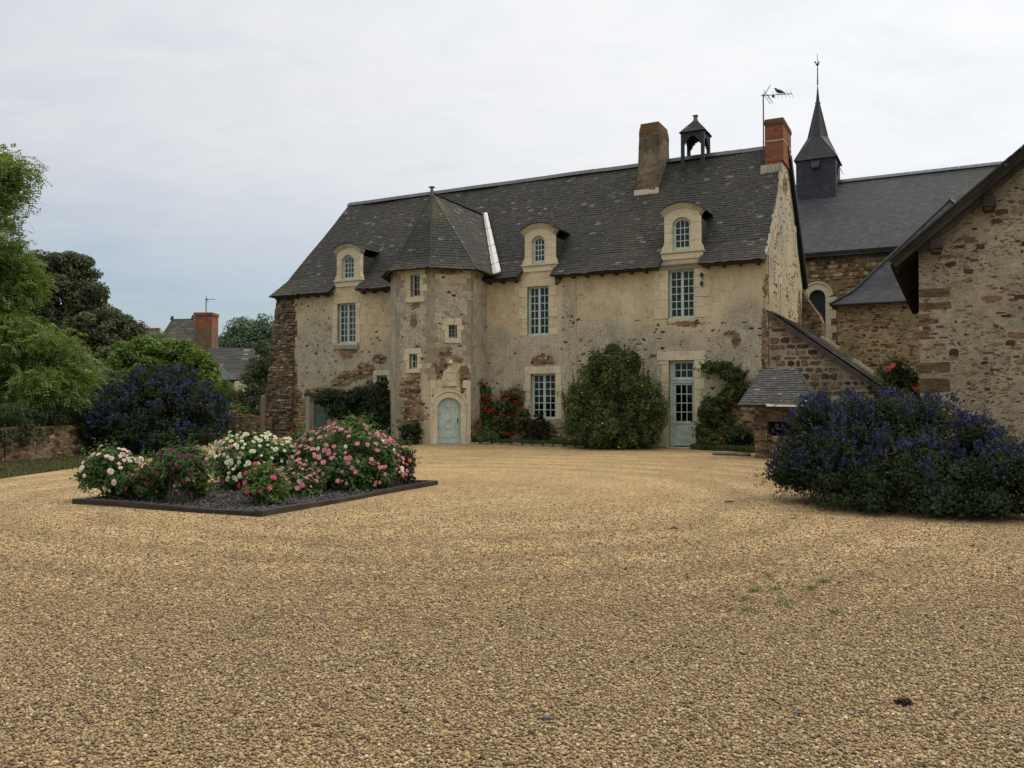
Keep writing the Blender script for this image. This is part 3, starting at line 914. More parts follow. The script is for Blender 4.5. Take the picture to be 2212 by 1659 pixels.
def stone_field(fb, region, u0, u1, z0, z1, hr=(0.08, 0.17), wr=(0.13, 0.40), gap=0.022, keep=1.0, proud=0.018, irr=0.10, depth=0.015, lo=0.0):
    """rubble laid in rough courses: every stone a low dome of its own"""
    z = z0
    while z < z1:
        h = random.uniform(*hr)
        u = u0 - random.random() * wr[1] * 0.5
        while u < u1:
            w = random.uniform(*wr) * (0.7 if random.random() < 0.4 else 1.0)
            hh = h * random.uniform(0.72, 1.06)
            cu, cz = u + w / 2, z + h / 2 + random.uniform(-0.2, 0.2) * (h - hh + 0.02)
            u += w + gap * random.uniform(0.5, 1.8)
            if random.random() > keep or not (region(cu - w * .35, cz) and region(cu + w * .35, cz) and region(cu, cz + hh * .3)): continue
            n = 11
            sh = random.random(); pr = proud * random.uniform(0.35, 1.3)
            ex = random.uniform(0.5, 0.75)
            rr = [1 + random.uniform(-irr, irr) for _ in range(n)]
            tl, tz = random.uniform(-.35, .35), random.uniform(-.35, .35)
            rings = []
            for sc, d in ((1.0, depth), (0.97, -pr * 0.45), (0.80, -pr)):
                ring = []
                for k in range(n):
                    t = 2 * math.pi * (k + 0.3) / n
                    c, s = math.cos(t), math.sin(t)
                    x = math.copysign(abs(c) ** ex, c) * w / 2 * rr[k] * sc; y = math.copysign(abs(s) ** ex, s) * hh / 2 * rr[k] * sc
                    ring.append((cu + x, d - (pr * (tl * x / w * 2 + tz * y / hh * 2) if sc < 0.99 else 0), cz + y))
                rings.append(ring)
            V = rings[0] + rings[1] + rings[2]
            F = []
            for a in range(2):
                for k in range(n): F.append((a * n + k, a * n + (k + 1) % n, (a + 1) * n + (k + 1) % n, (a + 1) * n + k))
            F.append(tuple(range(2 * n, 3 * n)))
            fb.add(V, F, sh)
        z += h + gap * random.uniform(0.4, 1.4)


# ================================================================ THE MANOR HOUSE
house = hroot('manor_house', 0, 0, 'long stone manor house with a steep slate roof, octagonal stair tower and green windows', 'house')
RIDGE_Y, RIDGE_Z, BACK_Y, EAVE_Y, EAVE_Z = 3.5, 10.86, 7.1, -0.40, 6.15
BRK_Y, BRK_Z = 0.45, 6.90
LX = -21.0


def roof_z(ly):
    if ly < BRK_Y: return EAVE_Z + (BRK_Z - EAVE_Z) * (ly - EAVE_Y) / (BRK_Y - EAVE_Y)
    if ly <= RIDGE_Y: return BRK_Z + (RIDGE_Z - BRK_Z) * (ly - BRK_Y) / (RIDGE_Y - BRK_Y)
    return RIDGE_Z - (RIDGE_Z - 6.2) * (ly - RIDGE_Y) / (BACK_Y - RIDGE_Y)


def roof_y(z): return BRK_Y + (z - BRK_Z) / (RIDGE_Z - BRK_Z) * (RIDGE_Y - BRK_Y)


def PX(lst, ly=0.0):
    """ellipses measured on the photograph, as ellipses on the wall plane"""
    r = []
    for cx_, cy_, rx, ry in lst:
        u, z = H(cx_, cy_, ly); u1, _ = H(cx_ + rx, cy_, ly); _, z1 = H(cx_, cy_ - ry, ly)
        r.append((u, z, max(abs(u1 - u), 0.05), max(abs(z1 - z), 0.05)))
    return r


WINS = [  # x0, x1, z0, z1, leaves, cols, rows
    (-17.68, -16.72, 3.99, 5.67, 2, 2, 6, 'tall green casement window in pale stone'),
    (-8.72, -7.84, 4.00, 5.82, 2, 2, 6, None),
    (-8.58, -7.57, 0.91, 2.58, 2, 2, 6, None),
    (-3.32, -2.40, 4.39, 6.05, 2, 2, 6, None)]
FD = (-3.31, -2.43, 0.02, 2.96)
LD = (-19.15, -18.2, 0.0, 1.78)
SW = (-15.62, -15.1, 2.05, 2.62)
holes = [w[:4] for w in WINS] + [FD, LD, SW]
frub = PX([(750, 763, 20, 11), (765, 812, 36, 11), (790, 800, 20, 16), (735, 826, 22, 9), (820, 775, 14, 11), (648, 900, 16, 45), (642, 870, 9, 30), (800, 840, 15, 22),
           (1175, 780, 26, 14), (1207, 602, 9, 11), (1195, 620, 6, 12), (1160, 932, 50, 20), (1110, 890, 36, 50), (1205, 935, 40, 22), (1590, 930, 60, 40), (1625, 880, 30, 40), (1652, 760, 7, 110), (1655, 620, 6, 30),
           (1480, 700, 45, 6), (1590, 735, 10, 16), (1575, 720, 14, 7), (1380, 742, 8, 5), (1255, 735, 6, 5), (1420, 770, 20, 5), (700, 850, 50, 12), (1340, 740, 7, 5)])
fgrey = PX([(690, 750, 60, 60), (1228, 690, 17, 70), (1610, 720, 60, 70), (1075, 735, 30, 30), (1300, 720, 60, 30)])
fspot = PX([(1590, 760, 110, 60), (1400, 740, 160, 40), (1300, 790, 80, 60), (1600, 900, 90, 80), (690, 760, 70, 80), (1235, 700, 30, 70), (790, 700, 40, 60), (1480, 705, 60, 25)])


def fbase(u, z):
    g = min(1, max(0, (5.0 - z + 0.5 * mnoise.noise(Vector((u * 0.6, 0, 5)))) / 1.4)) * 0.66
    if z < 1.2: g *= 0.8
    return g, 0.03 + 0.20 * g


acc = new_acc()
ffn0 = patchfn(frub, fgrey, fspot, fbase)


def ffn(u, z):
    r, g, s = ffn0(u, z)
    if u < -20.02 + 0.12 * math.sin(z * 3.0): r = 1.3
    return r, g, s


wall_grid(acc, (0, 0, 0), (1, 0, 0), (0, 1, 0), LX, 0.0, 0.0, 6.45, holes, ffn)
# reveals of the openings
for a, b, c, d in holes:
    o = len(acc['v'])
    for y in (0.0, 0.26):
        for (x, z) in ((a, c), (b, c), (b, d), (a, d)):
            acc['v'].append(np.array([x, y, z])); acc['rub'].append(-.2); acc['grey'].append(.3); acc['spot'].append(0)
    for k in range(4):
        acc['f'].append((o + k, o + (k + 1) % 4, o + 4 + (k + 1) % 4, o + 4 + k))
# right gable, with its own weathering, then the two walls one cannot see
gfn = patchfn([(3.3, 9.3, 0.5, 0.35), (0.12, 5.6, 0.10, 1.2), (0.1, 3.2, 0.12, 1.6), (6.4, 5.0, 0.5, 0.9)], [(2.4, 8.0, 0.7, 1.4), (0.7, 6.5, 0.5, 1.2)], [(3.5, 6, 4, 4)], lambda u, z: (0.42 + 0.25 * mnoise.noise(Vector((u, z * .4, 2))), 0.22))
wall_grid(acc, (0, 0, 0), (0, 1, 0), (-1, 0, 0), 0.0, BACK_Y, 0.0, 6.2, [], gfn, top=lambda u: roof_z(u) - 0.03, bumpy=0.02)
plain = lambda u, z: (-.2, .3, .1)
wall_grid(acc, (LX, 0, 0), (0, 1, 0), (1, 0, 0), 0.0, BACK_Y, 0.0, 6.2, [], plain, step=0.6)
wall_grid(acc, (LX, BACK_Y, 0), (1, 0, 0), (0, -1, 0), 0.0, 21.0, 0.0, 6.2, [], plain, step=0.6)
acc_build(acc, 'wall', MT['facade'], house)


def in_patch(fn, hl, m=0.30):
    def f(u, z):
        if any(a - m < u < b + m and c - 0.05 < z < d + 0.28 for a, b, c, d in hl): return False
        return fn(u, z)[0] + 0.55 * mnoise.noise(Vector((u * 1.6, z * 2.2, 9))) > 0.60
    return f


fb = FB()
stone_field(fb, in_patch(ffn0, holes), -20.0, -0.02, 0.03, 6.3, (0.06, 0.14), (0.12, 0.36), 0.02, 0.92, 0.014)
fb.build('rubble_cladding', MT['stone_warm'], house, norm=False)
fb = FB((0, 0, 0), (0, 1, 0), (-1, 0, 0))
greg = lambda u, z: 0.05 < u < 7.0 and z < roof_z(u) - 0.25 and not (1.75 < u < 2.6 and z < 5.9) and mnoise.noise(Vector((u * .8, z * .8, 1))) > -0.3
stone_field(fb, greg, 0.05, 7.0, 3.0, 10.4, (0.05, 0.11), (0.08, 0.26), 0.04, 0.22, 0.010, 0.2)
fb.build('rubble_cladding', MT['stone_mix'], house, norm=False)

# battered corner buttress of bare schist
bt = MB()
prof = [(0.27, -21.62), (1.5, -21.52), (3.0, -21.38), (4.4, -21.22), (5.5, -21.12), (6.08, -21.04)]
prof = [(0.0, -21.66)] + prof
rowsb = []
for z, x in [(z, float(np.interp(z, [p[0] for p in prof], [p[1] for p in prof]))) for z in np.linspace(0, 6.1, 42)]:
    e = 0.02 * mnoise.noise(Vector((z * 3, 1, 4)))
    y = -0.05 - 0.18 * (1 - z / 6.1)
    j = lambda: random.uniform(-0.018, 0.018)
    rowsb.append([(x + e + j(), 1.3, z), (x + e + j(), y + j(), z), (x * .6 - 20.1 * .4 + e, y + j(), z), (-20.06 + 0.03 * math.sin(z * 5) + j(), y + 0.03 + j(), z), (-20.06, 0.1, z), (-20.9, 1.3, z)])
for a in range(len(rowsb) - 1):
    for k in range(5):
        bt.add([rowsb[a][k], rowsb[a][k + 1], rowsb[a + 1][k + 1], rowsb[a + 1][k]], [(0, 1, 2, 3)])
btr = bt.build('buttress', MT['buttress'], house)
fb = FB()
_add = fb.add
fb.add = lambda V, F, sh=0.5, mi=0: MB.add(fb, [(v[0], v[1] - 0.05 - 0.18 * (1 - v[2] / 6.1), v[2]) for v in V], F, sh, mi)
edge = lambda z: float(np.interp(z, [p[0] for p in prof], [p[1] for p in prof]))
stone_field(fb, lambda u, z: edge(z) - 0.02 < u < -20.0 + 0.07 * math.sin(z * 2.6) and 0 < z < 6.05, -21.7, -19.95, 0.02, 6.02, (0.05, 0.13), (0.12, 0.42), 0.016, 0.97, 0.035)
fb.build('rubble_cladding', MT['stone_grey'], btr, norm=False)

# ---- roof, slate by slate
rf = MB()
SLX0, SLX1 = -21.15, 0.0
HB = -20.86                 # hip at the break
RID0 = -19.8
segs = [(SLX0, -17.80, 0, 0.08), (-16.47, -14.0, 0, 0), (-10.5, -8.91, 0, 0.08), (-7.61, -3.55, 0, 0.08), (-2.19, SLX1, 0, 0)]
for a, b, da, db in segs:
    ez = EAVE_Z + random.uniform(-0.03, 0.03)
    ta = a - da if a != SLX0 else HB
    tb = b + db
    slate_poly(rf, [(a, EAVE_Y, ez), (b, EAVE_Y, ez), (tb, BRK_Y, BRK_Z), (ta, BRK_Y, BRK_Z)], ragged=0.07)
slate_poly(rf, [(HB, BRK_Y, BRK_Z), (SLX1, BRK_Y, BRK_Z), (SLX1 - 0.02, RIDGE_Y, RIDGE_Z), (RID0, RIDGE_Y, RIDGE_Z)], ragged=0.0, wav=0.06, shift=0.05)
slate_poly(rf, [(SLX0, BACK_Y + 0.4, EAVE_Z), (SLX0, EAVE_Y, EAVE_Z), (HB, BRK_Y, BRK_Z), (HB, BACK_Y - .45, BRK_Z)], w=0.4, h=0.3)
slate_poly(rf, [(HB, BACK_Y - .45, BRK_Z), (HB, BRK_Y, BRK_Z), (RID0, RIDGE_Y, RIDGE_Z)], w=0.4, h=0.3)
rf.prism([(0.10, RIDGE_Y, RIDGE_Z + 0.0), (RID0, RIDGE_Y, RIDGE_Z), (HB, BACK_Y - .45, BRK_Z), (SLX0, BACK_Y + 0.4, EAVE_Z), (0.10, BACK_Y + 0.4, EAVE_Z)], (0, -0.04, -0.10), 0.1)
# soffit boards and wall plate under the eaves
roof = rf.build('roof', MT['slate'], house)
for a, b, *_ in segs:
    ev = MB()
    ev.box(a + 0.1, b - 0.08, EAVE_Y + 0.10, 0.0, EAVE_Z - 0.075, EAVE_Z - 0.035)
    x = a + 0.2
    while x < b - 0.1:
        ev.box(x, x + 0.09, EAVE_Y + 0.16, 0.02, EAVE_Z - 0.15, EAVE_Z - 0.078); x += 0.55
    ev.build('eave_timbers', MT['timber'], house)
rc = MB()
n = 40
for i in range(n):
    xa, xb = RID0 - 0.1 + (0.0 - RID0 + .05) * i / n, RID0 - 0.1 + (0.0 - RID0 + .05) * (i + 1) / n - 0.006
    dz = 0.03 * mnoise.noise(Vector((xa * 0.4, 0, 0)))
    sh = random.random()
    for s in (-1, 1):
        rc.prism([(xa, RIDGE_Y - 0.0, RIDGE_Z + 0.06 + dz), (xb, RIDGE_Y, RIDGE_Z + 0.06 + dz), (xb, RIDGE_Y + s * 0.15, RIDGE_Z - 0.115 + dz), (xa, RIDGE_Y + s * 0.15, RIDGE_Z - 0.115 + dz)], (0, s * 0.02, 0.012), sh)
rc.build('ridge_cap', mat_plain('zinc ridge', (0.052, 0.056, 0.064), 0.5, 0.25, 5.0, 0.1, 0.5, 0.2, shade_amt=0.25), house)
vg = MB()   # mortar fillet along the right verge
for i in range(26):
    ya, yb = -0.25 + 3.2 * i / 26, -0.25 + 3.2 * (i + 1) / 26
    w = random.uniform(0.03, 0.09)
    vg.obox((0.012 - w / 2, (ya + yb) / 2, (roof_z(ya) + roof_z(yb)) / 2 + 0.005), (w / 2, 0, 0), (0, (yb - ya) * .52, (roof_z(yb) - roof_z(ya)) * .52), (0, -0.01, 0.02), random.random())
vg.build('verge_mortar', MT['lime_grey'], house)
vb = MB()
vb.bar((0.14, RIDGE_Y + 0.25, roof_z(RIDGE_Y + .25) - 0.07), (0.14, BACK_Y + 0.35, EAVE_Z - 0.0), 0.05, 0.2)
vb.build('verge_board', MT['dark_iron'], house)

# ---- windows
FR = ((0, 0, 0), (1, 0, 0), (0, 1, 0))


def window(parent, fr, x0, x1, z0, z1, lv, cols, rows, dep=0.13, lint=0.26, wmin=0.17, wmax=0.34, sill=0.2, mat='limestone', rise=0, curtains=True, name='window', blocks=True, fw=0.055, bdepth=0.9, bar=0.030, bd0=0.24):
    fb, gl = FB(*fr), FB(*fr)
    casement(fb, gl, x0, x1, z0, z1, lv, cols, rows, dep, rise, fw=fw, bar=bar)
    w = fb.build(name, MT['paint'], parent, bevel=0.004)
    gl.build('pane', MT['glass'], w)
    backing(fr, x0, x1, z0, z1, 'room_backing', w, bdepth, curtains, bd0)
    if blocks:
        sb = FB(*fr)
        jamb_blocks(sb, x0, x1, z0, z1, wmin, wmax, lint=lint, sill=sill)
        sb.build('surround', MT[mat], w, bevel=0.008)
    return w


for i, w in enumerate(WINS):
    window(house, FR, *w[:7], lint=(0.26, 0.24, 0.27, 0.0)[i], mat='limestone', wmin=(0.2, 0.2, 0.2, 0.26)[i], wmax=(0.27, 0.36, 0.30, 0.55)[i], sill=(0.2, 0.0, 0.0, 0.0)[i])
# ledges and mouldings of the two right-hand windows
lm = MB()
for z, p, hh in ((6.08, 0.05, 0.07), (6.15, 0.085, 0.05), (6.20, 0.12, 0.06)):
    lm.box(-3.66, -2.02, -p, 0.06, z + 0.002, z + hh, random.random())
lm.build('moulding', MT['lime_grey'], house, bevel=0.012)
lm = MB(); lm.box(-17.85, -16.55, -0.06, 0.1, 3.74, 3.93, 0.1)
lm.build('sill', MT['lime_grey'], house, bevel=0.012)

# french door with transom
fb, gl = FB(*FR), FB(*FR)
x0, x1, z0, z1 = FD
casement(fb, gl, x0 + 0.08, x1 - 0.02, 2.30, z1 - 0.03, 1, 3, 2, dep=0.18, fw=0.06)
fb.box(x0, x1, 0.15, 0.26, 2.20, 2.285); fb.box(x0, x1, 0.13, 0.2, 2.285, 2.298)
fb.box(x0, x0 + 0.08, 0.16, 0.26, z0, z1); fb.box(x1 - 0.02, x1, 0.16, 0.26, z0, z1); fb.box(x0 + .08, x1 - .02, 0.16, 0.26, z1 - 0.028, z1)
tr = fb.build('transom_window', MT['paint'], house, bevel=0.004)
gl.build('pane', MT['glass'], tr)
fb, gl = FB(*FR), FB(*FR)
casement(fb, gl, x0 + 0.085, x1 - 0.025, z0 + 0.05, 2.195, 1, 3, 4, dep=0.19, fw=0.07, solid=0.72)
fb.box(x0 + 0.155, x1 - 0.095, 0.188, 0.21, 0.80, 0.86)
for a, b in ((x0 + 0.18, (x0 + x1) / 2 + .02), ((x0 + x1) / 2 + 0.05, x1 - 0.115)):
    fb.box(a, b, 0.196, 0.215, 0.22, 0.74)
fd = fb.build('french_door', MT['paint'], house, bevel=0.006)
gl.build('pane', MT['glass'], fd)
hb = FB(*FR); hb.tube([(x0 + 0.45, 0.17, 0.93), (x0 + 0.45, 0.13, 0.93)], 0.012); hb.tube([(x0 + 0.45, 0.13, 0.95), (x0 + 0.45, 0.13, 0.87)], 0.014)
hb.build('handle', MT['dark_iron'], fd)
backing(FR, x0, x1, 0.05, z1, 'room_backing', fd, 1.6, False, 0.28)
sb = FB(*FR); jamb_blocks(sb, x0, x1, 0.0, z1, 0.22, 0.40, lint=0.0, sill=0)
for a, b in ((x0 - 0.42, x0 + 0.22), (x0 + 0.225, x1 - 0.25), (x1 - 0.245, x1 + 0.40)):
    sb.box(a, b, -0.03, 0.22, z1 + 0.003, z1 + 0.30, random.random())
sb.box(x0 - 0.05, x1 + 0.05, -0.12, 0.26, -0.02, 0.018, 0.2)
sb.build('surround', MT['limestone'], fd, bevel=0.008)

# plank door on the left, mostly behind the climber, and the small window beside the tower
db = FB(*FR)
for k in range(6):
    db.box(LD[0] + 0.12 + k * 0.138, LD[0] + 0.12 + (k + 1) * 0.138 - 0.006, 0.20, 0.25, 0.02, LD[3] - 0.04)
pd = db.build('plank_door', MT['paint_blue'], house, bevel=0.004)
db = FB(*FR); db.box(LD[0] - 0.30, LD[1] + 0.25, -0.05, 0.26, LD[3] + 0.002, LD[3] + 0.14, j=0.012)
db.build('lintel', MT['timber'], pd)
db = FB(*FR); db.box(LD[0] - 0.22, LD[0], -0.03, 0.26, 0, LD[3], j=0.01); db.box(LD[0], LD[0] + 0.1, 0.1, 0.26, 0, LD[3] - 0.01)
db.build('surround', MT['lime_grey'], pd)
window(house, FR, SW[0], SW[1], SW[2], SW[3], 1, 2, 2, lint=0.2, wmin=0.14, wmax=0.2, sill=0.1, curtains=False)

# plaster seam, insulators
sm = MB()
for k in range(30):
    z = 0.3 + k * 0.195
    sm.box(-6.80 - 0.006 * math.sin(k * .8), -6.735 + 0.01 * math.sin(k * 1.7), -0.018, 0.03, z, z + 0.1955, random.random())
sm.build('plaster_seam', mat_limestone('seam plaster', (0.40, 0.315, 0.215), (0.49, 0.39, 0.275), 0.35), house)
for px, py in ((1517, 597), (1517, 615)):
    u, z = H(px, py)
    ib = MB(); ib.tube([(u, 0.0, z - 0.06), (u, -0.09, z - 0.06), (u, -0.09, z - 0.01)], 0.012); ib.tube([(u, -0.09, z - 0.02), (u, -0.09, z + 0.07), (u, -0.09, z + 0.12)], [0.05, 0.055, 0.02], 8)
    ib.build('insulator', MT['dark_iron'], house, smooth_=True)

# ---- dormers
def dormer(x0, x1, zb, zt, wx0, wx1, wz0, wz1, rows=4):
    n = 12
    fb = FB(*FR)
    rise = 0.24
    out = arc(x0, x1, zt - rise - 0.10, rise, n)
    inn = arc(wx0 - 0.0, wx1 + 0.0, wz1 - 0.20, 0.20, n)
    fb.ringstrip([(p[0], -0.02, p[1]) for p in out], [(p[0], -0.02, p[1]) for p in inn], (0, 0.26, 0), 0.6)
    for a, b in ((x0, wx0), (wx1, x1)):
        zj = out[0][1]
        hs = np.linspace(zb, inn[0][1], 4)
        for k in range(3):
            xa, xb = a, b
            top = hs[k + 1] - 0.004
            fb.box(xa, xb, -0.02 + random.uniform(-.003, .003), 0.24, hs[k], top, random.random())
        pts = [(a, inn[0][1]), (b, inn[0][1]), (a if a == x0 else b, zj)]
    fb.box(x0, wx0 - 0.001, -0.019, 0.235, inn[0][1], out[0][1], 0.5)
    fb.box(wx1 + 0.001, x1, -0.019, 0.235, inn[0][1], out[0][1], 0.5)
    # cornice following the arch, three steps
    for lo, hi, pr in ((0.0, 0.055, 0.05), (0.055, 0.11, 0.09), (0.11, 0.15, 0.135)):
        A = arc(x0 - pr * 0.9, x1 + pr * 0.9, zt - rise - 0.16 + lo, rise + 0.012, n)
        B = arc(x0 - pr * 0.9, x1 + pr * 0.9, zt - rise - 0.16 + hi - 0.002, rise + 0.012, n)
        fb.ringstrip([(p[0], -0.02 - pr, p[1]) for p in B], [(p[0], -0.02 - pr, p[1]) for p in A], (0, pr + 0.25, 0), random.random())
    # sill course, apron and small scrolls at the foot
    fb.box(x0 - 0.13, x1 + 0.13, -0.09, 0.22, zb - 0.075, zb - 0.003, 0.0)
    fb.box(x0 - 0.10, x1 + 0.10, -0.035, 0.22, zb - 0.29, zb - 0.078, 0.75)
    for s, xx in ((-1, x0), (1, x1)):
        fb.prism([(xx, -0.015, zb), (xx + s * 0.10, -0.015, zb), (xx + s * 0.095, -0.015, zb + 0.12), (xx + s * 0.03, -0.015, zb + 0.2), (xx, -0.015, zb + 0.32)], (0, 0.18, 0), 0.2)
    d = fb.build('dormer', MT['limestone'], house, bevel=0.008)
    wb, gl = FB(*FR), FB(*FR)
    casement(wb, gl, wx0, wx1, wz0, wz1, 1, 3, rows, dep=0.10, rise=0.20, fw=0.06)
    wb.build('window_frame', MT['paint'], d, bevel=0.004)
    gl.build('pane', MT['glass'], d)
    bk = FB(*FR); bk.box(wx0 - 0.1, wx1 + 0.1, 0.30, 0.33, wz0 - 0.1, wz1 + 0.1)
    bk.build('blind', MT['voile'], d)
    # plaster between sill course and the roof line below
    pb = FB(*FR); pb.box(x0 - 0.08, x1 + 0.08, 0.004, 0.2, 6.2, zb - 0.29)
    pb.build('apron', mat_limestone('apron plaster', (0.42, 0.33, 0.225), (0.50, 0.40, 0.285), 0.25), d)
    ch = MB()
    zc_ = zt - 0.52
    for xx in (x0 + 0.01, x1 - 0.01):
        s = -1 if xx < (x0 + x1) / 2 else 1
        P = [(xx, 0.22, 6.5), (xx, BRK_Y, BRK_Z - 0.1), (xx, roof_y(zc_) + 0.1, zc_ + 0.02), (xx, 0.22, zc_ + 0.02)]
        ch.prism(P, (-s * 0.05, 0, 0))
        z = 6.55
        while z < zc_ - 0.05:      # hung slates
            ya = 0.22
            yb = roof_y(z + 0.1) if z > BRK_Z - .1 else 0.5
            y = ya
            while y < yb:
                ww = random.uniform(0.14, 0.24)
                ch.obox((xx + s * 0.012, min(y + ww / 2, yb), z + 0.085), (s * 0.006, 0, 0.0), (0, ww / 2 - 0.003, 0), (-s * 0.006, 0, 0.085), random.gauss(0.4, 0.2))
                y += ww
            z += 0.15
    ch.build('cheek', MT['slate'], d)
    rb = MB()
    A = arc(x0 - 0.13, x1 + 0.13, zt - rise - 0.0, rise + 0.02, n)
    for k in range(n):
        (xa, za), (xb, zb2) = A[k], A[k + 1]
        zz = (za + zb2) / 2
        yb = roof_y(zz) + 0.15
        y = -0.19
        j = 0
        while y < yb:
            y2 = min(y + 0.14, yb)
            rb.add([(xa, y, za + 0.012), (xb, y, zb2 + 0.012), (xb, y2 + 0.03, zb2 + 0.0), (xa, y2 + 0.03, za + 0.0)], [(0, 1, 2, 3)], random.gauss(0.45, 0.2))
            y = y2; j += 1
        rb.add([(xa, -0.19, za + 0.012), (xb, -0.19, zb2 + 0.012), (xb, -0.19, zb2 - 0.02), (xa, -0.19, za - 0.02)], [(0, 1, 2, 3)], 0.1)
        rb.add([(xa, -0.19, za - 0.02), (xb, -0.19, zb2 - 0.02), (xb, yb, zb2 - 0.02), (xa, yb, za - 0.02)], [(0, 1, 2, 3)], 0.1)
    rb.build('roof', MT['slate_moss'], d, norm=False)
    return d


dormer(-17.72, -16.50, 6.66, 8.16, -17.46, -16.82, 6.68, 7.70)
dormer(-8.82, -7.64, 6.66, 8.14, -8.53, -7.99, 6.70, 7.70)
dormer(-3.45, -2.22, 6.70, 8.30, -3.16, -2.53, 6.74, 7.84)

# ---- stair tower
TA, TB, TC, TD = (-14.06, -1.22), (-13.0, -2.28), (-11.5, -2.28), (-10.44, -1.22)
TZ = 6.50
S2 = math.sqrt(0.5)
FR_F = ((-13.0, -2.28, 0), (1, 0, 0), (0, 1, 0))
FR_D = ((-11.5, -2.28, 0), (S2, S2, 0), (-S2, S2, 0))
fholes = [(0.61, 1.02, 5.40, 6.22), (0.56, 0.91, 2.75, 3.31)]
dholes = [(0.66, 0.98, 3.88, 4.36), (0.24, 1.13, 0.0, 1.71)]
acc = new_acc()


def tbase(u, z):
    g = 0.78 if z < 6.0 else 0.35
    if z < 3.0: g = 0.45
    return g, 0.34 if 2.6 < z < 5.8 else 0.22


ftf = patchfn([(0.6, 0.9, 0.62, 1.35), (0.35, 1.9, 0.32, 0.5), (0.85, 2.4, 0.2, 0.25), (0.82, 5.1, 0.22, 0.10), (0.75, 4.55, 0.14, 0.3), (0.9, 3.55, 0.2, 0.1), (1.25, 6.3, 0.18, 0.25)], [(0.7, 3.8, 0.7, 2)], [(0.7, 3.5, 0.8, 2)], tbase)
dtf = patchfn([(0.16, 2.65, 0.26, 0.32), (0.5, 3.35, 0.3, 0.22), (1.28, 2.55, 0.22, 0.36), (1.2, 2.15, 0.12, 0.25), (0.6, 4.75, 0.12, 0.08), (1.2, 4.45, 0.2, 0.12), (0.45, 2.85, 0.2, 0.2), (1.0, 3.1, 0.25, 0.15), (0.65, 6.35, 0.5, 0.12)],
              [(0.9, 5.0, 0.8, 0.9)], [(0.7, 4.8, 0.9, 1.2)], lambda u, z: (0.7 if 2.9 < z < 5.9 else 0.12, 0.30 if z > 2.9 else 0.04))
dtf0 = dtf
wall_grid(acc, (TA[0], TA[1], 0), (S2, -S2, 0), (S2, S2, 0), 0, 1.5, 0, TZ, [], lambda u, z: (-.2, 0.75, 0.25))
wall_grid(acc, *FR_F, 0, 1.5, 0, TZ, fholes, ftf)
wall_grid(acc, *FR_D, 0, 1.5, 0, TZ, dholes, dtf)
wall_grid(acc, (TD[0], TD[1], 0), (0, 1, 0), (-1, 0, 0), 0, 1.32, 0, TZ, [], lambda u, z: (-.2 if z > 1.0 else 0.5, 0.7 if z < 5.6 else 0.3, 0.15))
wall_grid(acc, (TA[0], 0.1, 0), (0, -1, 0), (1, 0, 0), 0, 1.32, 0, TZ, [], lambda u, z: (-.2, 0.6, 0.2))
for fr, hl in ((FR_F, fholes), (FR_D, dholes)):
    O, U, N = (np.asarray(a, float) for a in fr)
    for a, b, c, d in hl:
        o = len(acc['v'])
        for y in (0.0, 0.22):
            for (x, z) in ((a, c), (b, c), (b, d), (a, d)):
                acc['v'].append(O + U * x + N * y + np.array([0, 0, z])); acc['rub'].append(-.2); acc['grey'].append(.5); acc['spot'].append(0)
        for k in range(4): acc['f'].append((o + k, o + (k + 1) % 4, o + 4 + (k + 1) % 4, o + 4 + k))
tower = acc_build(acc, 'stair_tower', MT['facade'], house)
for fr, fn, hl in ((FR_F, ftf, fholes), (FR_D, dtf0, dholes + [(0.2, 1.3, 1.6, 2.75)])):
    fb = FB(*fr)
    stone_field(fb, in_patch(fn, hl, 0.16), 0.18, 1.34, 0.03, 6.3, (0.06, 0.15), (0.12, 0.36), 0.02, 0.93, 0.016)
    fb.build('rubble_cladding', MT['stone_warm'], tower, norm=False)

# corner quoins of brown sandstone
for (cx_, cy_), (ua, ub) in ((TB, ((-S2, S2), (1, 0))), (TC, ((-1, 0), (S2, S2))), (TD, ((-S2, -S2), (0, 1)))):
    z = 2.0 if (cx_, cy_) == TD else (2.3 if (cx_, cy_) == TC else 0.9)
    if (cx_, cy_) == TD: z = 2.95
    k = 0
    qb = MB()
    while z < TZ - 0.25:
        h = random.uniform(0.18, 0.36)
        la, lb = (0.30, 0.17) if k % 2 else (0.17, 0.30)
        la *= random.uniform(0.75, 1.2); lb *= random.uniform(0.75, 1.2)
        if random.random() < 0.90:
            for (ux, uy), ln in ((ua, la), (ub, lb)):
                nx, ny = -uy, ux
                cc = np.array([cx_, cy_]) - np.array([-12.25, -0.47])
                if nx * cc[0] + ny * cc[1] < 0: nx, ny = -nx, -ny
                e = random.uniform(0.003, 0.009)
                jj = lambda: random.uniform(-0.015, 0.015)
                P0 = np.array([cx_, cy_, 0]); Uv = np.array([ux, uy, 0]); Nv = np.array([nx, ny, 0])
                q = [P0 - Nv * 0.05 + np.array([0, 0, z + .004]), P0 + Uv * (ln + jj()) - Nv * 0.05 + np.array([0, 0, z + 0.004 + jj() * .5]), P0 + Uv * (ln + jj()) + Nv * e + np.array([0, 0, z + .004 + jj() * .5]), P0 + Nv * e + np.array([0, 0, z + .004])]
                q2 = [p + np.array([0, 0, h - 0.01 + jj() * .3]) for p in q]
                qb.hexa(q + q2, random.random())
        z += h; k += 1
    qb.build('quoins', MT['sandstone'], tower, bevel=0.006)


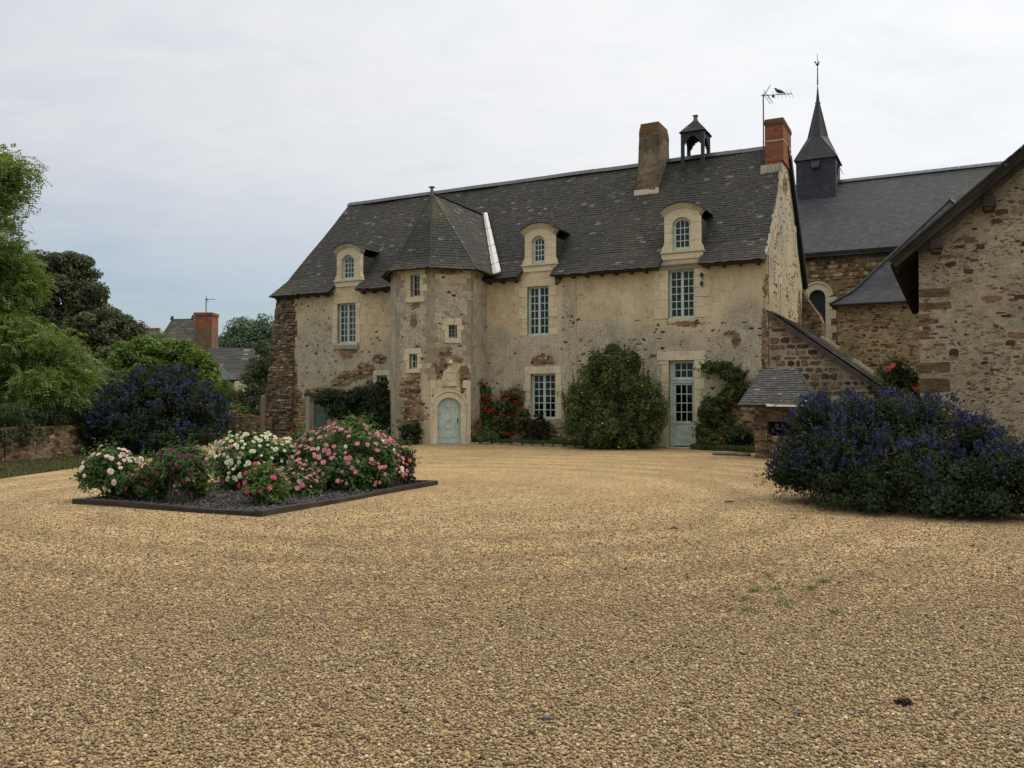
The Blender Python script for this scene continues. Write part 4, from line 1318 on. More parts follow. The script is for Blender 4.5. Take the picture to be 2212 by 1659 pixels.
def tower_window(fr, x0, x1, z0, z1, cols, rows, lint, bars, sillh=0.16, wmax=0.26):
    fb, gl = FB(*fr), FB(*fr)
    casement(fb, gl, x0, x1, z0, z1, 1, cols, rows, dep=0.14, fw=0.035, bar=0.02)
    w = fb.build('window', MT['paint'], tower)
    gl.build('pane', MT['glass'], tower)
    backing(fr, x0, x1, z0, z1, 'room_backing', tower, 0.5, False, 0.225)
    sb = FB(*fr); jamb_blocks(sb, x0, x1, z0, z1, 0.13, wmax, lint=lint, sill=sillh, hmin=0.18, hmax=0.32)
    sb.build('surround', MT['limestone'], tower, bevel=0.008)
    if bars:
        ib = FB(*fr)
        for k in range(bars[0]):
            x = x0 + (x1 - x0) * (k + 1) / (bars[0] + 1); ib.tube([(x, 0.05, z0), (x, 0.05, z1)], 0.011)
        for k in range(bars[1]):
            z = z0 + (z1 - z0) * (k + 1) / (bars[1] + 1); ib.tube([(x0 - 0.02, 0.045, z), (x1 + 0.02, 0.045, z)], 0.012)
        ib.build('iron_bars', MT['iron'], tower)


tower_window(FR_F, *fholes[0], 2, 3, 0.25, (0, 2), 0.2, 0.34)
tower_window(FR_F, *fholes[1], 2, 2, 0.2, None, 0.14, 0.24)
tower_window(FR_D, *dholes[0], 2, 3, 0.26, (2, 3), 0.18, 0.24)

# arched door in its stone frame
fb = FB(*FR_D)
X0, X1, ZS, ZR = 0.25, 1.12, 1.42, 0.28
fb.box(-0.0, 0.045, -0.022, 0.1, 0.0, 2.05, 0.6); fb.box(1.33, 1.495, -0.022, 0.1, 0.0, 2.05, 0.45)
n = 14
o1 = arc(X0 - 0.20, X1 + 0.20, ZS + 0.02, ZR + 0.17, n); i1 = arc(X0, X1, ZS, ZR, n)
fb.ringstrip([(p[0], -0.035, p[1]) for p in o1], [(p[0], -0.035, p[1]) for p in i1], (0, 0.235, 0), 0.7)
for a, b in ((X0 - 0.20, X0), (X1, X1 + 0.20)):
    zz = [0.0, 0.42, 0.86, 1.2, ZS + 0.012]
    for k in range(4): fb.box(a, b, -0.035 + random.uniform(-.002, .002), 0.2, zz[k], zz[k + 1] - 0.004, random.random())
# outer fillet and hood above the arch
o2 = arc(X0 - 0.26, X1 + 0.26, ZS + 0.03, ZR + 0.26, n); i2 = arc(X0 - 0.17, X1 + 0.17, ZS + 0.04, ZR + 0.17, n)
fb.ringstrip([(p[0], -0.062, p[1]) for p in o2], [(p[0], -0.062, p[1]) for p in i2], (0, 0.12, 0), 0.5)
for a, b in ((X0 - 0.262, X0 - 0.21), (X1 + 0.21, X1 + 0.262)): fb.box(a, b, -0.055, 0.1, 0, ZS + 0.045, 0.5)
# ashlar field over the arch up to a string course
fb.box(0.047, X0 - 0.264, -0.012, 0.05, ZS, 2.0, 0.6) if X0 - 0.264 > 0.05 else None
fb.box(X0 + 0.02, X1 - 0.02, -0.012, 0.05, 1.98, 2.06, 0.8)
for k, (a, b) in enumerate(((0.0, 0.18), (1.2, 1.495))): fb.box(a, b, -0.016, 0.05, 2.05, 2.34, 0.6)
ds = fb.build('door_surround', MT['limestone'], tower, bevel=0.008)
# spandrel that closes the square opening behind the arch
fb = FB(*FR_D)
fb.box(0.05, 1.33, 0.0025, 0.06, 1.71, 2.0, 0.5)
fb.build('spandrel', mat_limestone('spandrel plaster', (0.42, 0.34, 0.235), (0.50, 0.41, 0.29), 0.25), tower)
fb = FB(*FR_D)
A = arc(X0, X1, ZS, ZR, n)
fb.prism([(X0, 0.12, 0.03), (X1, 0.12, 0.03)] + [(p[0], 0.12, p[1]) for p in A[::-1]], (0, 0.05, 0))


def panel(xa, xb, za, zb):
    e = 0.025
    fb.box(xa, xb, 0.106, 0.125, za, za + e); fb.box(xa, xb, 0.106, 0.125, zb - e, zb)
    fb.box(xa, xa + e, 0.106, 0.125, za + e, zb - e); fb.box(xb - e, xb, 0.106, 0.125, za + e, zb - e)
    fb.add([(xa + .05, 0.1, za + .05), (xb - .05, 0.1, za + .05), (xb - .05, 0.1, zb - .05), (xa + .05, 0.1, zb - .05), (xa + e, 0.122, za + e), (xb - e, 0.122, za + e), (xb - e, 0.122, zb - e), (xa + e, 0.122, zb - e)],
           [(0, 1, 2, 3), (4, 5, 1, 0), (5, 6, 2, 1), (6, 7, 3, 2), (7, 4, 0, 3)])


panel(X0 + 0.05, X0 + 0.40, 0.22, 0.42); panel(X0 + 0.47, X1 - 0.05, 0.22, 0.42)
panel(X0 + 0.28, X0 + 0.58, 0.53, 0.71); panel(X0 + 0.30, X0 + 0.56, 0.80, 1.22); panel(X0 + 0.30, X0 + 0.56, 1.31, 1.50)
panel(X0 + 0.05, X0 + 0.20, 0.52, 1.0); panel(X0 + 0.05, X0 + 0.20, 1.06, 1.42); panel(X1 - 0.20, X1 - 0.05, 0.52, 1.0); panel(X1 - 0.20, X1 - 0.05, 1.06, 1.42)
fb.build('door', MT['paint'], tower, bevel=0.004)
hb = FB(*FR_D); hb.box(X1 - 0.10, X1 - 0.075, 0.09, 0.12, 0.78, 0.95); hb.tube([(X1 - 0.088, 0.1, 0.9), (X1 - 0.088, 0.06, 0.9)], 0.012); hb.tube([(X1 - 0.088, 0.06, 0.91), (X1 - 0.088, 0.06, 0.82)], 0.016)
hb.build('door_handle', MT['dark_iron'], tower)
fb = FB(*FR_D); fb.box(0.0, 1.5, -0.42, 0.1, -0.05, 0.028, 0.3); fb.box(0.2, 1.17, -0.05, 0.2, 0.0285, 0.05, 0.1)
fb.build('doorstep', MT['lime_grey'], tower, bevel=0.015)
# carved shield above the door, and a small lamp
fb = FB(*FR_D)
fb.box(0.42, 0.96, -0.09, 0.05, 2.12, 2.19, 0.4); fb.box(0.46, 0.92, -0.04, 0.05, 2.19, 2.66, 0.8)
fb.prism([(0.48, -0.05, 2.66), (0.90, -0.05, 2.66), (0.69, -0.05, 2.80)], (0, 0.09, 0), 0.7)
for a, b, c, d in ((0.46, 0.92, 2.61, 2.66), (0.46, 0.92, 2.192, 2.24), (0.46, 0.51, 2.24, 2.61), (0.87, 0.92, 2.24, 2.61)): fb.box(a, b, -0.065, -0.04, c, d, 0.6)
fb.prism([(0.56, -0.075, 2.57), (0.56, -0.075, 2.40), (0.69, -0.075, 2.28), (0.82, -0.075, 2.40), (0.82, -0.075, 2.57), (0.69, -0.08, 2.55)], (0, 0.034, 0), 0.3)
fb.build('carved_shield', MT['limestone'], tower, bevel=0.008)
fb = FB(*FR_D); fb.box(0.66, 0.79, -0.10, 0.0, 2.94, 3.05, 0.5); fb.box(0.68, 0.77, -0.12, -0.10, 2.96, 3.03, 0.5)
fb.build('lamp', MT['white'], tower, bevel=0.01)

# tower roof
C0 = np.array([-12.25, -0.47])


def ringp(p, k, z): return tuple(C0 + (np.array(p) - C0) * k) + (z,)


AP = (-12.30, -1.0, 9.52)
E1 = (-11.80, 2.30, 9.22); E2 = (-12.75, 2.30, 9.22)
ez, bz, ke, kb = 6.40, 6.80, 1.19, 1.0
tr_ = MB()
for p, q in ((TA, TB), (TB, TC), (TC, TD)):
    a, b, c, d = ringp(p, ke, ez), ringp(q, ke, ez), ringp(q, kb, bz), ringp(p, kb, bz)
    slate_poly(tr_, [a, b, c, d], w=0.2, h=0.12, ragged=0.03, wav=0.01)
    slate_poly(tr_, [d, c, AP], w=0.2, h=0.12, ragged=0, wav=0.01)
V0, V1 = (-9.88, -0.36, 6.28), (-14.62, -0.36, 6.28)
Dk, Ak = ringp(TD, ke, ez), ringp(TA, ke, ez)
Db, Ab = ringp(TD, kb, bz), ringp(TA, kb, bz)
for K, B, V, E in ((Dk, Db, V0, E1), (Ak, Ab, V1, E2)):
    slate_poly(tr_, [K, V, B], w=0.2, h=0.12, ragged=0.02, wav=0.0)
    slate_poly(tr_, [B, V, E], w=0.2, h=0.12, ragged=0, wav=0.0)
    slate_poly(tr_, [B, E, AP], w=0.2, h=0.12, ragged=0, wav=0.0)
slate_poly(tr_, [AP, E1, E2], w=0.2, h=0.12, ragged=0, wav=0.0)
tr_.build('tower_roof', MT['slate_moss'], tower)
fn_ = MB()
fn_.tube([(AP[0], AP[1], AP[2] - 0.1), (AP[0], AP[1], AP[2] + 0.16), (AP[0], AP[1], AP[2] + 0.22)], [0.09, 0.06, 0.055], 8)
fn_.box(AP[0] - 0.10, AP[0] + 0.10, AP[1] - 0.10, AP[1] + 0.10, AP[2] + 0.221, AP[2] + 0.25)
fn_.build('finial', MT['zinc'], tower)
hp = MB()
for B, K in ((ringp(TC, kb, bz), ringp(TC, ke, ez)), (ringp(TB, kb, bz), ringp(TB, ke, ez)), (Db, Dk)):
    up = np.array([0, 0, 0.018])
    hp.bar(np.array(K) + up, np.array(B) + up, 0.05, 0.02); hp.bar(np.array(B) + up, np.array(AP) + up, 0.05, 0.02)
hp.bar(np.array(AP) + up, np.array(E1) + up, 0.14, 0.03)
hp.build('hip_caps', MT['slate_wood'], tower)
# white valley flashing with a feathered fold pattern
wf = MB()
a, b = np.array(E1) + (0.05, -0.10, 0.06), np.array((-9.74, -0.44, 6.30))
d = (b - a); L_ = np.linalg.norm(d); d /= L_
sd = np.array([1.0, 0.05, 0.0]); sd -= d * (sd @ d); sd /= np.linalg.norm(sd)
nr = np.cross(sd, d); nr = nr if nr[1] < 0 else -nr
for k in range(7):
    p, q = a + d * L_ * k / 7, a + d * L_ * (k + 1) / 7 - d * 0.012
    w0, w1 = 0.09 + 0.010 * k, 0.096 + 0.010 * k
    V = [p - sd * w0, p + nr * 0.035, p + sd * w0, q - sd * w1 - d * 0.06, q + nr * 0.035 + d * 0.02, q + sd * w1 - d * 0.06]
    V = [v + nr * 0.07 + nr * 0.008 * (k % 2) for v in V]
    wf.add(V + [v - nr * 0.05 for v in V], [(0, 1, 4, 3), (1, 2, 5, 4), (0, 3, 9, 6), (2, 8, 11, 5), (3, 4, 10, 9), (4, 5, 11, 10), (0, 6, 7, 1), (1, 7, 8, 2)], 0.5)
wf.build('valley_flashing', MT['white'], house)

# ---- chimneys and bell turret
ch = MB()
P = lambda x, y, z: (x, y, z)
lev = []
for k in range(16):
    t = k / 15; z = 8.7 + 2.92 * t
    e = lambda s: 0.022 * mnoise.noise(Vector((z * 1.9, s, 0)))
    lev.append([P(-5.26 + .07 * t + e(1), 2.24 + .20 * t + e(2), z), P(-4.44 + .05 * t + e(3), 2.24 + .20 * t + e(4), z), P(-4.44 + .05 * t + e(5), 3.95 - .30 * t + e(6), z), P(-5.26 + .07 * t + e(7), 3.95 - .30 * t + e(8), z)])
for a, b in zip(lev[:-1], lev[1:]):
    ch.add(a + b, [(0, 1, 5, 4), (1, 2, 6, 5), (2, 3, 7, 6), (3, 0, 4, 7)])
for k in range(6):
    z = 11.6 + k * 0.085
    e = 0.006 * (k % 2) + random.uniform(-0.008, 0.008) - 0.014 * max(0, k - 2)
    ch.box(-5.19 - e, -4.39 + e, 2.44 - e, 3.64 + e, z + 0.002, z + 0.083, random.random(), 1, 0.004)
c1_ = ch.build('chimney', [MT['chimney_render'], MT['brick_old']], house, bevel=0.01)
ch = MB()
zf = lambda x: 9.22 + 0.04 * math.sin(x * 9)
for k in range(8):
    xa, xb = -5.34 + k * 0.118, -5.34 + (k + 1) * 0.118
    yy = roof_y(9.42)
    h = random.uniform(0.10, 0.19)
    ya = roof_y(9.26)
    ch.prism([(xa, ya, 9.34), (xb, ya, 9.34 + 0.02 * random.random()), (xb, 2.285, 9.40 + h), (xa, 2.285, 9.38 + h)], (0, 0.10, -0.06))
ch.build('mortar_skirt', MT['lime_white'], c1_, bevel=0.01)
ch = MB()
ch.box(-0.57, 0.065, 2.62, 4.25, 10.06, 11.33, 0.5, 0)
ch.box(-0.565, -0.012, 2.626, 4.244, 9.4, 10.058, 0.5, 1)
for k in range(4):
    e = (0.0, 0.022, 0.028, 0.012)[k]
    ch.box(-0.57 - e, 0.065 + e, 2.62 - e, 4.25 + e, 11.332 + k * 0.068, 11.332 + (k + 1) * 0.068 - 0.003, 0.5, 0, 0.004)
c2_ = ch.build('chimney', [MT['brick'], MT['brick']], house, bevel=0.012)
ch = MB()
ch.box(-0.582, 0.077, 2.608, 4.262, 10.79, 10.825)
ch.build('steel_band', MT['lime_white'], c2_)
ch = MB()
for k in range(6):
    xa = -0.72 + k * 0.125
    ch.prism([(xa, roof_y(9.62 + .012 * k), 9.66), (xa + 0.125, roof_y(9.62), 9.66 + random.random() * .05), (xa + 0.125, 2.63, 9.98 + random.random() * .05), (xa, 2.63, 9.98)], (0, 0.05, -0.06), random.random())
ch.build('mortar_skirt', MT['lime_grey'], c2_)

tu = MB()
bx0, bx1, by0, by1, bzt = -3.66, -2.90, 3.0, 3.82, 11.69
for x in (bx0, bx1):
    for y in (by0, by1):
        zf_ = roof_z(y) - 0.1
        tu.box(x - 0.06, x + 0.06, y - 0.06, y + 0.06, zf_, bzt - 0.02)
# arched braces with stepped slate edges, then the head beam
for (p, q) in (((bx0, by0), (bx1, by0)), ((bx0, by1), (bx1, by1)), ((bx0, by0), (bx0, by1)), ((bx1, by0), (bx1, by1))):
    p3, q3 = np.array([*p, 0.0]), np.array([*q, 0.0]); L_ = np.linalg.norm(q3 - p3); u = (q3 - p3) / L_; nn = np.array([-u[1], u[0], 0])
    steps = 14
    for k in range(steps):
        t0, t1 = 0.06 + (L_ - 0.12) * k / steps, 0.06 + (L_ - 0.12) * (k + 1) / steps
        m = ((t0 + t1) / 2 - L_ / 2) / (L_ / 2 - 0.06)
        dz = 0.09 + 0.34 * abs(m) ** 1.9 + 0.02 * (k % 2)
        c = p3 + u * (t0 + t1) / 2 + np.array([0, 0, bzt - 0.06 - dz / 2])
        tu.obox(c, u * (t1 - t0) / 2 * 0.995, nn * 0.035, np.array([0, 0, dz / 2]))
    tu.bar(p3 + np.array([0, 0, bzt]), q3 + np.array([0, 0, bzt]), 0.118, 0.118)
tur = tu.build('bell_turret', MT['slate_wood'], house)
tu = MB()
cxm, cym = (bx0 + bx1) / 2, (by0 + by1) / 2
q = [(bx0 - 0.11, by0 - 0.11, 11.69), (bx1 + 0.11, by0 - 0.11, 11.69), (bx1 + 0.11, by1 + 0.11, 11.69), (bx0 - 0.11, by1 + 0.11, 11.69)]
apx = (cxm, cym, 12.28)
for k in range(4): slate_poly(tu, [q[k], q[(k + 1) % 4], apx], w=0.16, h=0.10, ragged=0.01, wav=0, thick=0.03)
tu.build('turret_roof', MT['slate_moss'], tur)
tu = MB()
tu.tube([(cxm, cym, 12.14), (cxm, cym, 12.26), (cxm, cym, 12.39)], [0.13, 0.085, 0.07], 8); tu.box(cxm - 0.09, cxm + 0.09, cym - 0.09, cym + 0.09, 12.391, 12.42)
tu.build('finial', MT['zinc'], tur)

# gable slits, downpipe and the rear buttress
for ly, z0, z1, w in ((2.16, 4.35, 5.62, 0.24), (5.35, 7.1, 8.0, 0.22)):
    gb = FB((0, ly, 0), (0, 1, 0), (-1, 0, 0))
    gb.box(-w / 2 - 0.12, -w / 2, -0.03, 0.1, z0, z1, 0.9); gb.box(w / 2, w / 2 + 0.12, -0.03, 0.1, z0, z1, 0.8); gb.box(-w / 2 - .12, w / 2 + .12, -0.032, 0.1, z1 + 0.002, z1 + 0.25, 0.7)
    s_ = gb.build('slit_window', MT['limestone'], house, bevel=0.006)
    gb = FB((0, ly, 0), (0, 1, 0), (-1, 0, 0)); gb.box(-w / 2 + .001, w / 2 - .001, -0.012, 0.03, z0, z1 + .001)
    gb.build('opening_fill', MT['cement'], s_)
rbm = MB()
pr = [(0.0, 6.1), (0.15, 5.72), (0.38, 5.35), (0.62, 5.02), (0.74, 4.7), (0.76, 4.2), (0.78, 0.0), (0.0, 0.0)]
rbm.prism([(x, 7.0, z) for x, z in pr], (0, 0.9, 0))
rbm.build('buttress', MT['buttress'], house, bevel=0.03)

# ================================================================ ANTENNA AND BIRD
ant = hroot('tv_antenna', -0.60, 2.55, 'grey television antenna on a mast against the red brick chimney', 'antenna', 'television antennas on chimneys', z=10.9)
mb = MB()
mb.tube([(-0.60, 2.55, 10.3), (-0.60, 2.55, 12.52)], 0.022, 6)
mb.build('mast', MT['dark_iron'], ant)
mb = MB()
b0, b1 = np.array([-0.68, 2.55, 12.46]), np.array([0.42, 2.30, 12.26])
bd = (b1 - b0) / np.linalg.norm(b1 - b0)
mb.bar(b0, b1, 0.022)
cr = np.cross(bd, (0, 0, 1.0)); cr /= np.linalg.norm(cr)
for k in range(6):
    c = b0 + (b1 - b0) * (0.42 + 0.115 * k)
    mb.tube([c - cr * 0.17 - np.array([0, 0, 0.09]), c + cr * 0.17 + np.array([0, 0, 0.09])], 0.006, 4)
mb.build('boom', MT['dark_iron'], ant)
mb = MB()
for s in (1, -1):
    e = b0 + bd * 0.12 + np.array([0.22, 0, s * 0.34])
    mb.bar(b0 + bd * 0.12, e, 0.018)
for off in (0.0, 0.16):
    base = b0 + bd * (0.16 + off * .8) + np.array([0, 0, -0.12 - off])
    r_ = [base - cr * 0.2 + np.array([0, 0, .14]), base + cr * 0.2 + np.array([0.02, 0, .26]), base + cr * 0.2 + np.array([0.1, 0, 0.16]), base - cr * 0.2 + np.array([0.08, 0, 0.02])]
    for k in range(4): mb.tube([r_[k], r_[(k + 1) % 4]], 0.006, 4)
dp = b0 + bd * 0.46
mb.box(dp[0] - 0.04, dp[0] + 0.04, dp[1] - 0.03, dp[1] + 0.03, dp[2] - 0.09, dp[2] - 0.01)
mb.build('reflector', MT['dark_iron'], ant)


def lathe_body(path, rad, name, mat, parent, n=10):
    mb = MB(); mb.tube(path, rad, n)
    o = mb.build(name, mat, parent, smooth_=True)
    sm_ = o.modifiers.new('round', 'SUBSURF'); sm_.levels = 1; sm_.render_levels = 2
    return o


bp = b0 + bd * 0.66
bird = hroot('bird', bp[0], bp[1], 'dark pigeon perched on the boom of the antenna over the brick chimney', 'bird', z=bp[2] + 0.012)
bpz = bp + np.array([0, 0, 0.012])
lathe_body([bpz + np.array(v) for v in ((-0.155, 0, 0.215), (-0.13, 0, 0.225), (-0.10, 0, 0.21), (-0.06, 0, 0.15), (0.0, 0, 0.105), (0.08, 0, 0.075), (0.15, 0, 0.035), (0.24, 0, -0.005))], [0.006, 0.026, 0.036, 0.05, 0.072, 0.06, 0.03, 0.016], 'body', mat_plain('pigeon feathers', (0.055, 0.055, 0.062), 0.8, 0.3), bird)
mb = MB()
for s in (-0.02, 0.02): mb.tube([bpz + np.array((0.0, s, 0.055)), bpz + np.array((0.0, s, 0.0))], 0.006, 5)
mb.build('leg', MT['iron'], bird)

# ================================================================ CHURCH
church = hroot('church', 2.0, 13.0, 'stone church with a long slate roof and a slate clad steeple behind the manor house', 'church')
NW, NR, NEZ, NRZ = 13.0, 16.6, 8.40, 12.52
mb = FB((0, NW, 0), (1, 0, 0), (0, 1, 0))
cw0, cw1 = -0.60, 0.12
mb.box(-8.0, cw0 - 0.0, 0, 7.2, 0, NEZ + 0.25); mb.box(cw1, 16.0, 0, 7.2, 0, NEZ + 0.25)
mb.box(cw0, cw1, 0, 0.4, 0, 3.6); mb.box(cw0, cw1, 0.0, 0.4, 6.75, NEZ + 0.2)
cwl = mb.build('wall', MT['church'], church)
fb = FB((0, NW, 0), (1, 0, 0), (0, 1, 0))
stone_field(fb, lambda u, z: z < NEZ - 0.3 and not (-1.15 < u < 0.66 and z < 7.15), -1.4, 4.6, 3.4, 8.2, (0.08, 0.2), (0.14, 0.44), 0.025, 0.93, 0.03)
fb.build('rubble_cladding', MT['stone_warm'], cwl, norm=False)
mb = MB()
mb.prism([(-8.3, NW - 0.38, NEZ), (16.3, NW - 0.38, NEZ), (16.3, NR, NRZ), (-8.3, NR, NRZ)], (0, 0.05, -0.12))
mb.prism([(16.3, 2 * NR - NW + 0.38, NEZ), (-8.3, 2 * NR - NW + 0.38, NEZ), (-8.3, NR, NRZ), (16.3, NR, NRZ)], (0, -0.05, -0.12))
mb.build('roof', MT['slate_far'], church)
mb = MB(); mb.box(-8.3, 16.3, NW - 0.30, NW + 0.05, NEZ - 0.20, NEZ - 0.125)
x = -8.0
while x < 16: mb.box(x, x + 0.1, NW - 0.25, NW, NEZ - 0.29, NEZ - 0.202); x += 0.6
mb.build('eave_timbers', MT['timber'], church)
mb = MB()
for k in range(60):
    xa = -8.3 + 24.6 * k / 60
    for s in (-1, 1): mb.prism([(xa, NR, NRZ + 0.07), (xa + 0.40, NR, NRZ + 0.07), (xa + 0.40, NR + s * 0.16, NRZ - 0.10), (xa, NR + s * 0.16, NRZ - 0.10)], (0, s * 0.01, 0.012), random.random())
mb.build('ridge_cap', MT['zinc'], church)
# tall round-headed window
fb = FB((0, NW, 0), (1, 0, 0), (0, 1, 0))
A = arc(cw0, cw1, 6.36, 0.355, 12)
fb.prism([(cw0, 0.2, 3.6), (cw1, 0.2, 3.6)] + [(p[0], 0.2, p[1]) for p in A[::-1]], (0, 0.03, 0))
cwin = fb.build('window', MT['leaded'], church)
fb = FB((0, NW, 0), (1, 0, 0), (0, 1, 0))
for k in range(1, 4): fb.box(cw0 + (cw1 - cw0) * k / 4 - 0.006, cw0 + (cw1 - cw0) * k / 4 + 0.006, 0.186, 0.2, 3.6, 6.62)
for k in range(14):
    z = 3.7 + k * 0.21
    for s in (1, -1):
        fb.bar((cw0, 0.192, z), (cw1, 0.192, z + s * 0.21), 0.012, 0.008, up=(0, 1, 0))
fb.build('leading', MT['dark_iron'], cwin)
fb = FB((0, NW, 0), (1, 0, 0), (0, 1, 0))
o1 = arc(cw0 - 0.27, cw1 + 0.27, 6.36, 0.64, 12)
fb.ringstrip([(p[0], -0.03, p[1]) for p in o1], [(p[0], -0.03, p[1]) for p in A], (0, 0.24, 0), 0.6)
o2 = arc(cw0 - 0.34, cw1 + 0.34, 6.38, 0.72, 12); i2 = arc(cw0 - 0.25, cw1 + 0.25, 6.38, 0.63, 12)
fb.ringstrip([(p[0], -0.07, p[1]) for p in o2], [(p[0], -0.07, p[1]) for p in i2], (0, 0.1, 0), 0.3)
for s, xx in ((-1, cw0), (1, cw1)):
    z = 3.6; k = 0
    while z < 6.3:
        h = random.uniform(0.28, 0.42); ww = (0.46 if k % 2 else 0.27) * random.uniform(0.9, 1.1)
        h = min(h, 6.357 - z)
        fb.box(min(xx, xx + s * ww), max(xx, xx + s * ww), -0.028, 0.21, z, z + h - 0.006, random.random()); z += h; k += 1
fb.build('surround', MT['limestone'], cwin, bevel=0.01)
# steeple
s0, s1, f0, f1, sz = -1.56, 0.30, NR - 0.93, NR + 0.93, 13.56
mb = MB(); mb.box(s0, s1, f0, f1, 10.6, sz)
st = mb.build('steeple', MT['slate_wall'], church)
mb = MB()
e = 0.09
cx_, cy_ = (s0 + s1) / 2, (f0 + f1) / 2
sq = [(s0 - e, f0 - e), (s1 + e, f0 - e), (s1 + e, f1 + e), (s0 - e, f1 + e)]
# broach spire: square skirt that turns to an octagon
r8, z8, zt = 0.52, 14.80, 16.6
oc = [(cx_ + r8 * math.cos(R(22.5 + 45 * k)), cy_ + r8 * math.sin(R(22.5 + 45 * k)), z8) for k in range(8)]
o8 = [(cx_ + 0.10 * math.cos(R(22.5 + 45 * k)), cy_ + 0.10 * math.sin(R(22.5 + 45 * k)), zt) for k in range(8)]
V = [(x, y, sz - 0.02) for x, y in sq] + oc + o8 + [(cx_, cy_, 17.68)]
ci = {0: (4 + 4, 4 + 5), 1: (4 + 6, 4 + 7), 2: (4 + 0, 4 + 1), 3: (4 + 2, 4 + 3)}    # octagon corner pairs nearest to each square corner
lab = [4 + k for k in range(8)]
F = []
near = lambda c: sorted(range(8), key=lambda k: (oc[k][0] - c[0]) ** 2 + (oc[k][1] - c[1]) ** 2)[:2]
for k in range(4):
    a, b = near(sq[k]); F.append((k, 4 + a, 4 + b))
    c, d = sq[k], sq[(k + 1) % 4]
    m = ((c[0] + d[0]) / 2, (c[1] + d[1]) / 2)
    p = near(m)
    p.sort(key=lambda q: (oc[q][0] - c[0]) ** 2 + (oc[q][1] - c[1]) ** 2)
    F.append((k, (k + 1) % 4, 4 + p[1], 4 + p[0]))
for k in range(8):
    F.append((4 + k, 4 + (k + 1) % 8, 12 + (k + 1) % 8, 12 + k)); F.append((12 + k, 12 + (k + 1) % 8, 20))
F.append((3, 2, 1, 0))
mb.add(V, F)
mb.build('spire', MT['slate_wall'], st)
mb = MB()
for k in range(8): mb.bar(oc[k], o8[k], 0.035, 0.02)
mb.tube([(cx_, cy_, zt - 0.02), (cx_, cy_, zt + 0.05)], [0.13, 0.13], 8)
for k in range(4):
    for a in near(sq[k])[:2]: mb.bar((*sq[k], sz), oc[a], 0.03, 0.02)
mb.build('lead_ridges', MT['zinc'], st)
mb = MB()
mb.prism([(cx_ - 0.24, f0 - 0.02, 13.5), (cx_ + 0.24, f0 - 0.02, 13.5), (cx_ + 0.17, f0 - 0.20, 13.12), (cx_ - 0.17, f0 - 0.20, 13.12)], (0, 0, -0.06))
mb.prism([(s1 + 0.02, cy_ - 0.3, 13.4), (s1 + 0.02, cy_ + 0.3, 13.4), (s1 + 0.22, cy_ + 0.3, 12.95), (s1 + 0.22, cy_ - 0.3, 12.95)], (0, 0, -0.06))
mb.box(cx_ - 0.16, cx_ + 0.16, f0 - 0.012, f0 + 0.01, 12.95, 13.2); mb.box(s1 - 0.01, s1 + 0.012, cy_ - 0.25, cy_ + 0.25, 12.6, 13.1)
mb.build('louvre_hood', MT['slate_wood'], st)
mb = MB(); mb.tube([(cx_, cy_, 17.56), (cx_, cy_, 18.36), (cx_, cy_, 19.15)], [0.035, 0.022, 0.008], 6)
mb.tube([(cx_, cy_, 18.30), (cx_, cy_, 18.33), (cx_, cy_, 18.36)], [0.02, 0.045, 0.02], 8)
mb.build('rod', MT['dark_iron'], st)
mb = MB()
cock = [(-0.22, 0.30), (-0.13, 0.22), (-0.12, 0.10), (-0.04, 0.02), (0.04, 0.02), (0.11, 0.12), (0.12, 0.26), (0.16, 0.28), (0.10, 0.36), (0.06, 0.33), (0.05, 0.2), (-0.02, 0.16), (-0.08, 0.24), (-0.12, 0.36), (-0.20, 0.40)]
mb.prism([(cx_ + a * .7, cy_ - 0.012, 18.50 + b * .7) for a, b in cock], (0, 0.024, 0))
mb.build('weathercock', MT['dark_iron'], st, norm=False)

# ================================================================ CHAPEL (sacristy with a hipped roof)
chap = hroot('sacristy', 5.2, 10.5, 'low stone sacristy with a blue slate pyramid roof between church and barn', 'building')
mb = MB(); mb.hexa([(1.05, 9.35, 0), (8.6, 8.4, 0), (8.6, 12.97, 0), (1.05, 12.97, 0), (1.05, 9.35, 5.55), (8.6, 8.4, 5.55), (8.6, 12.97, 5.55), (1.05, 12.97, 5.55)])
swl = mb.build('wall', MT['chapel'], chap)
ud = np.array([7.55, -0.95, 0]); ud /= np.linalg.norm(ud)
fb = FB((1.05, 9.35, 0), ud, (-ud[1], ud[0], 0))
stone_field(fb, lambda u, z: 0.03 < u and z < 5.4 and mnoise.noise(Vector((u * .9, z * .9, 3))) > -0.22, 0.03, 4.2, 1.2, 5.45, (0.06, 0.13), (0.10, 0.34), 0.03, 0.60, 0.016)
fb.build('rubble_cladding', MT['stone_warm'], swl, norm=False)
mb = MB()
E0, E1_, E2_ = (0.78, 9.05, 5.58), (9.0, 8.02, 5.50), (0.78, 13.0, 5.60)
B0, B1, B2 = (1.62, 9.62, 6.12), (8.4, 8.8, 6.08), (1.62, 13.0, 6.12)
AX = (5.25, 12.98, 10.30)
for poly in ([E0, E1_, B1, B0], [B0, B1, AX], [E2_, E0, B0, B2], [B2, B0, AX], [E1_, (9.0, 13, 5.5), (8.4, 13, 6.08), B1], [B1, (8.4, 13, 6.08), AX]):
    mb.add(poly, [tuple(range(len(poly)))], 0.5)
mb.prism([E0, E1_, (9.0, 13.0, 5.5), E2_], (0, 0, -0.05), 0.1)
mb.build('roof', MT['slate_new'], chap, norm=True)
mb = MB()
for p, q_ in ((E0, B0), (B0, AX), (E1_, B1), (B1, AX)): mb.bar(np.array(p) + (0, 0, .03), np.array(q_) + (0, 0, .03), 0.12, 0.05)
mb.build('hip_caps', MT['slate_wood'], chap)

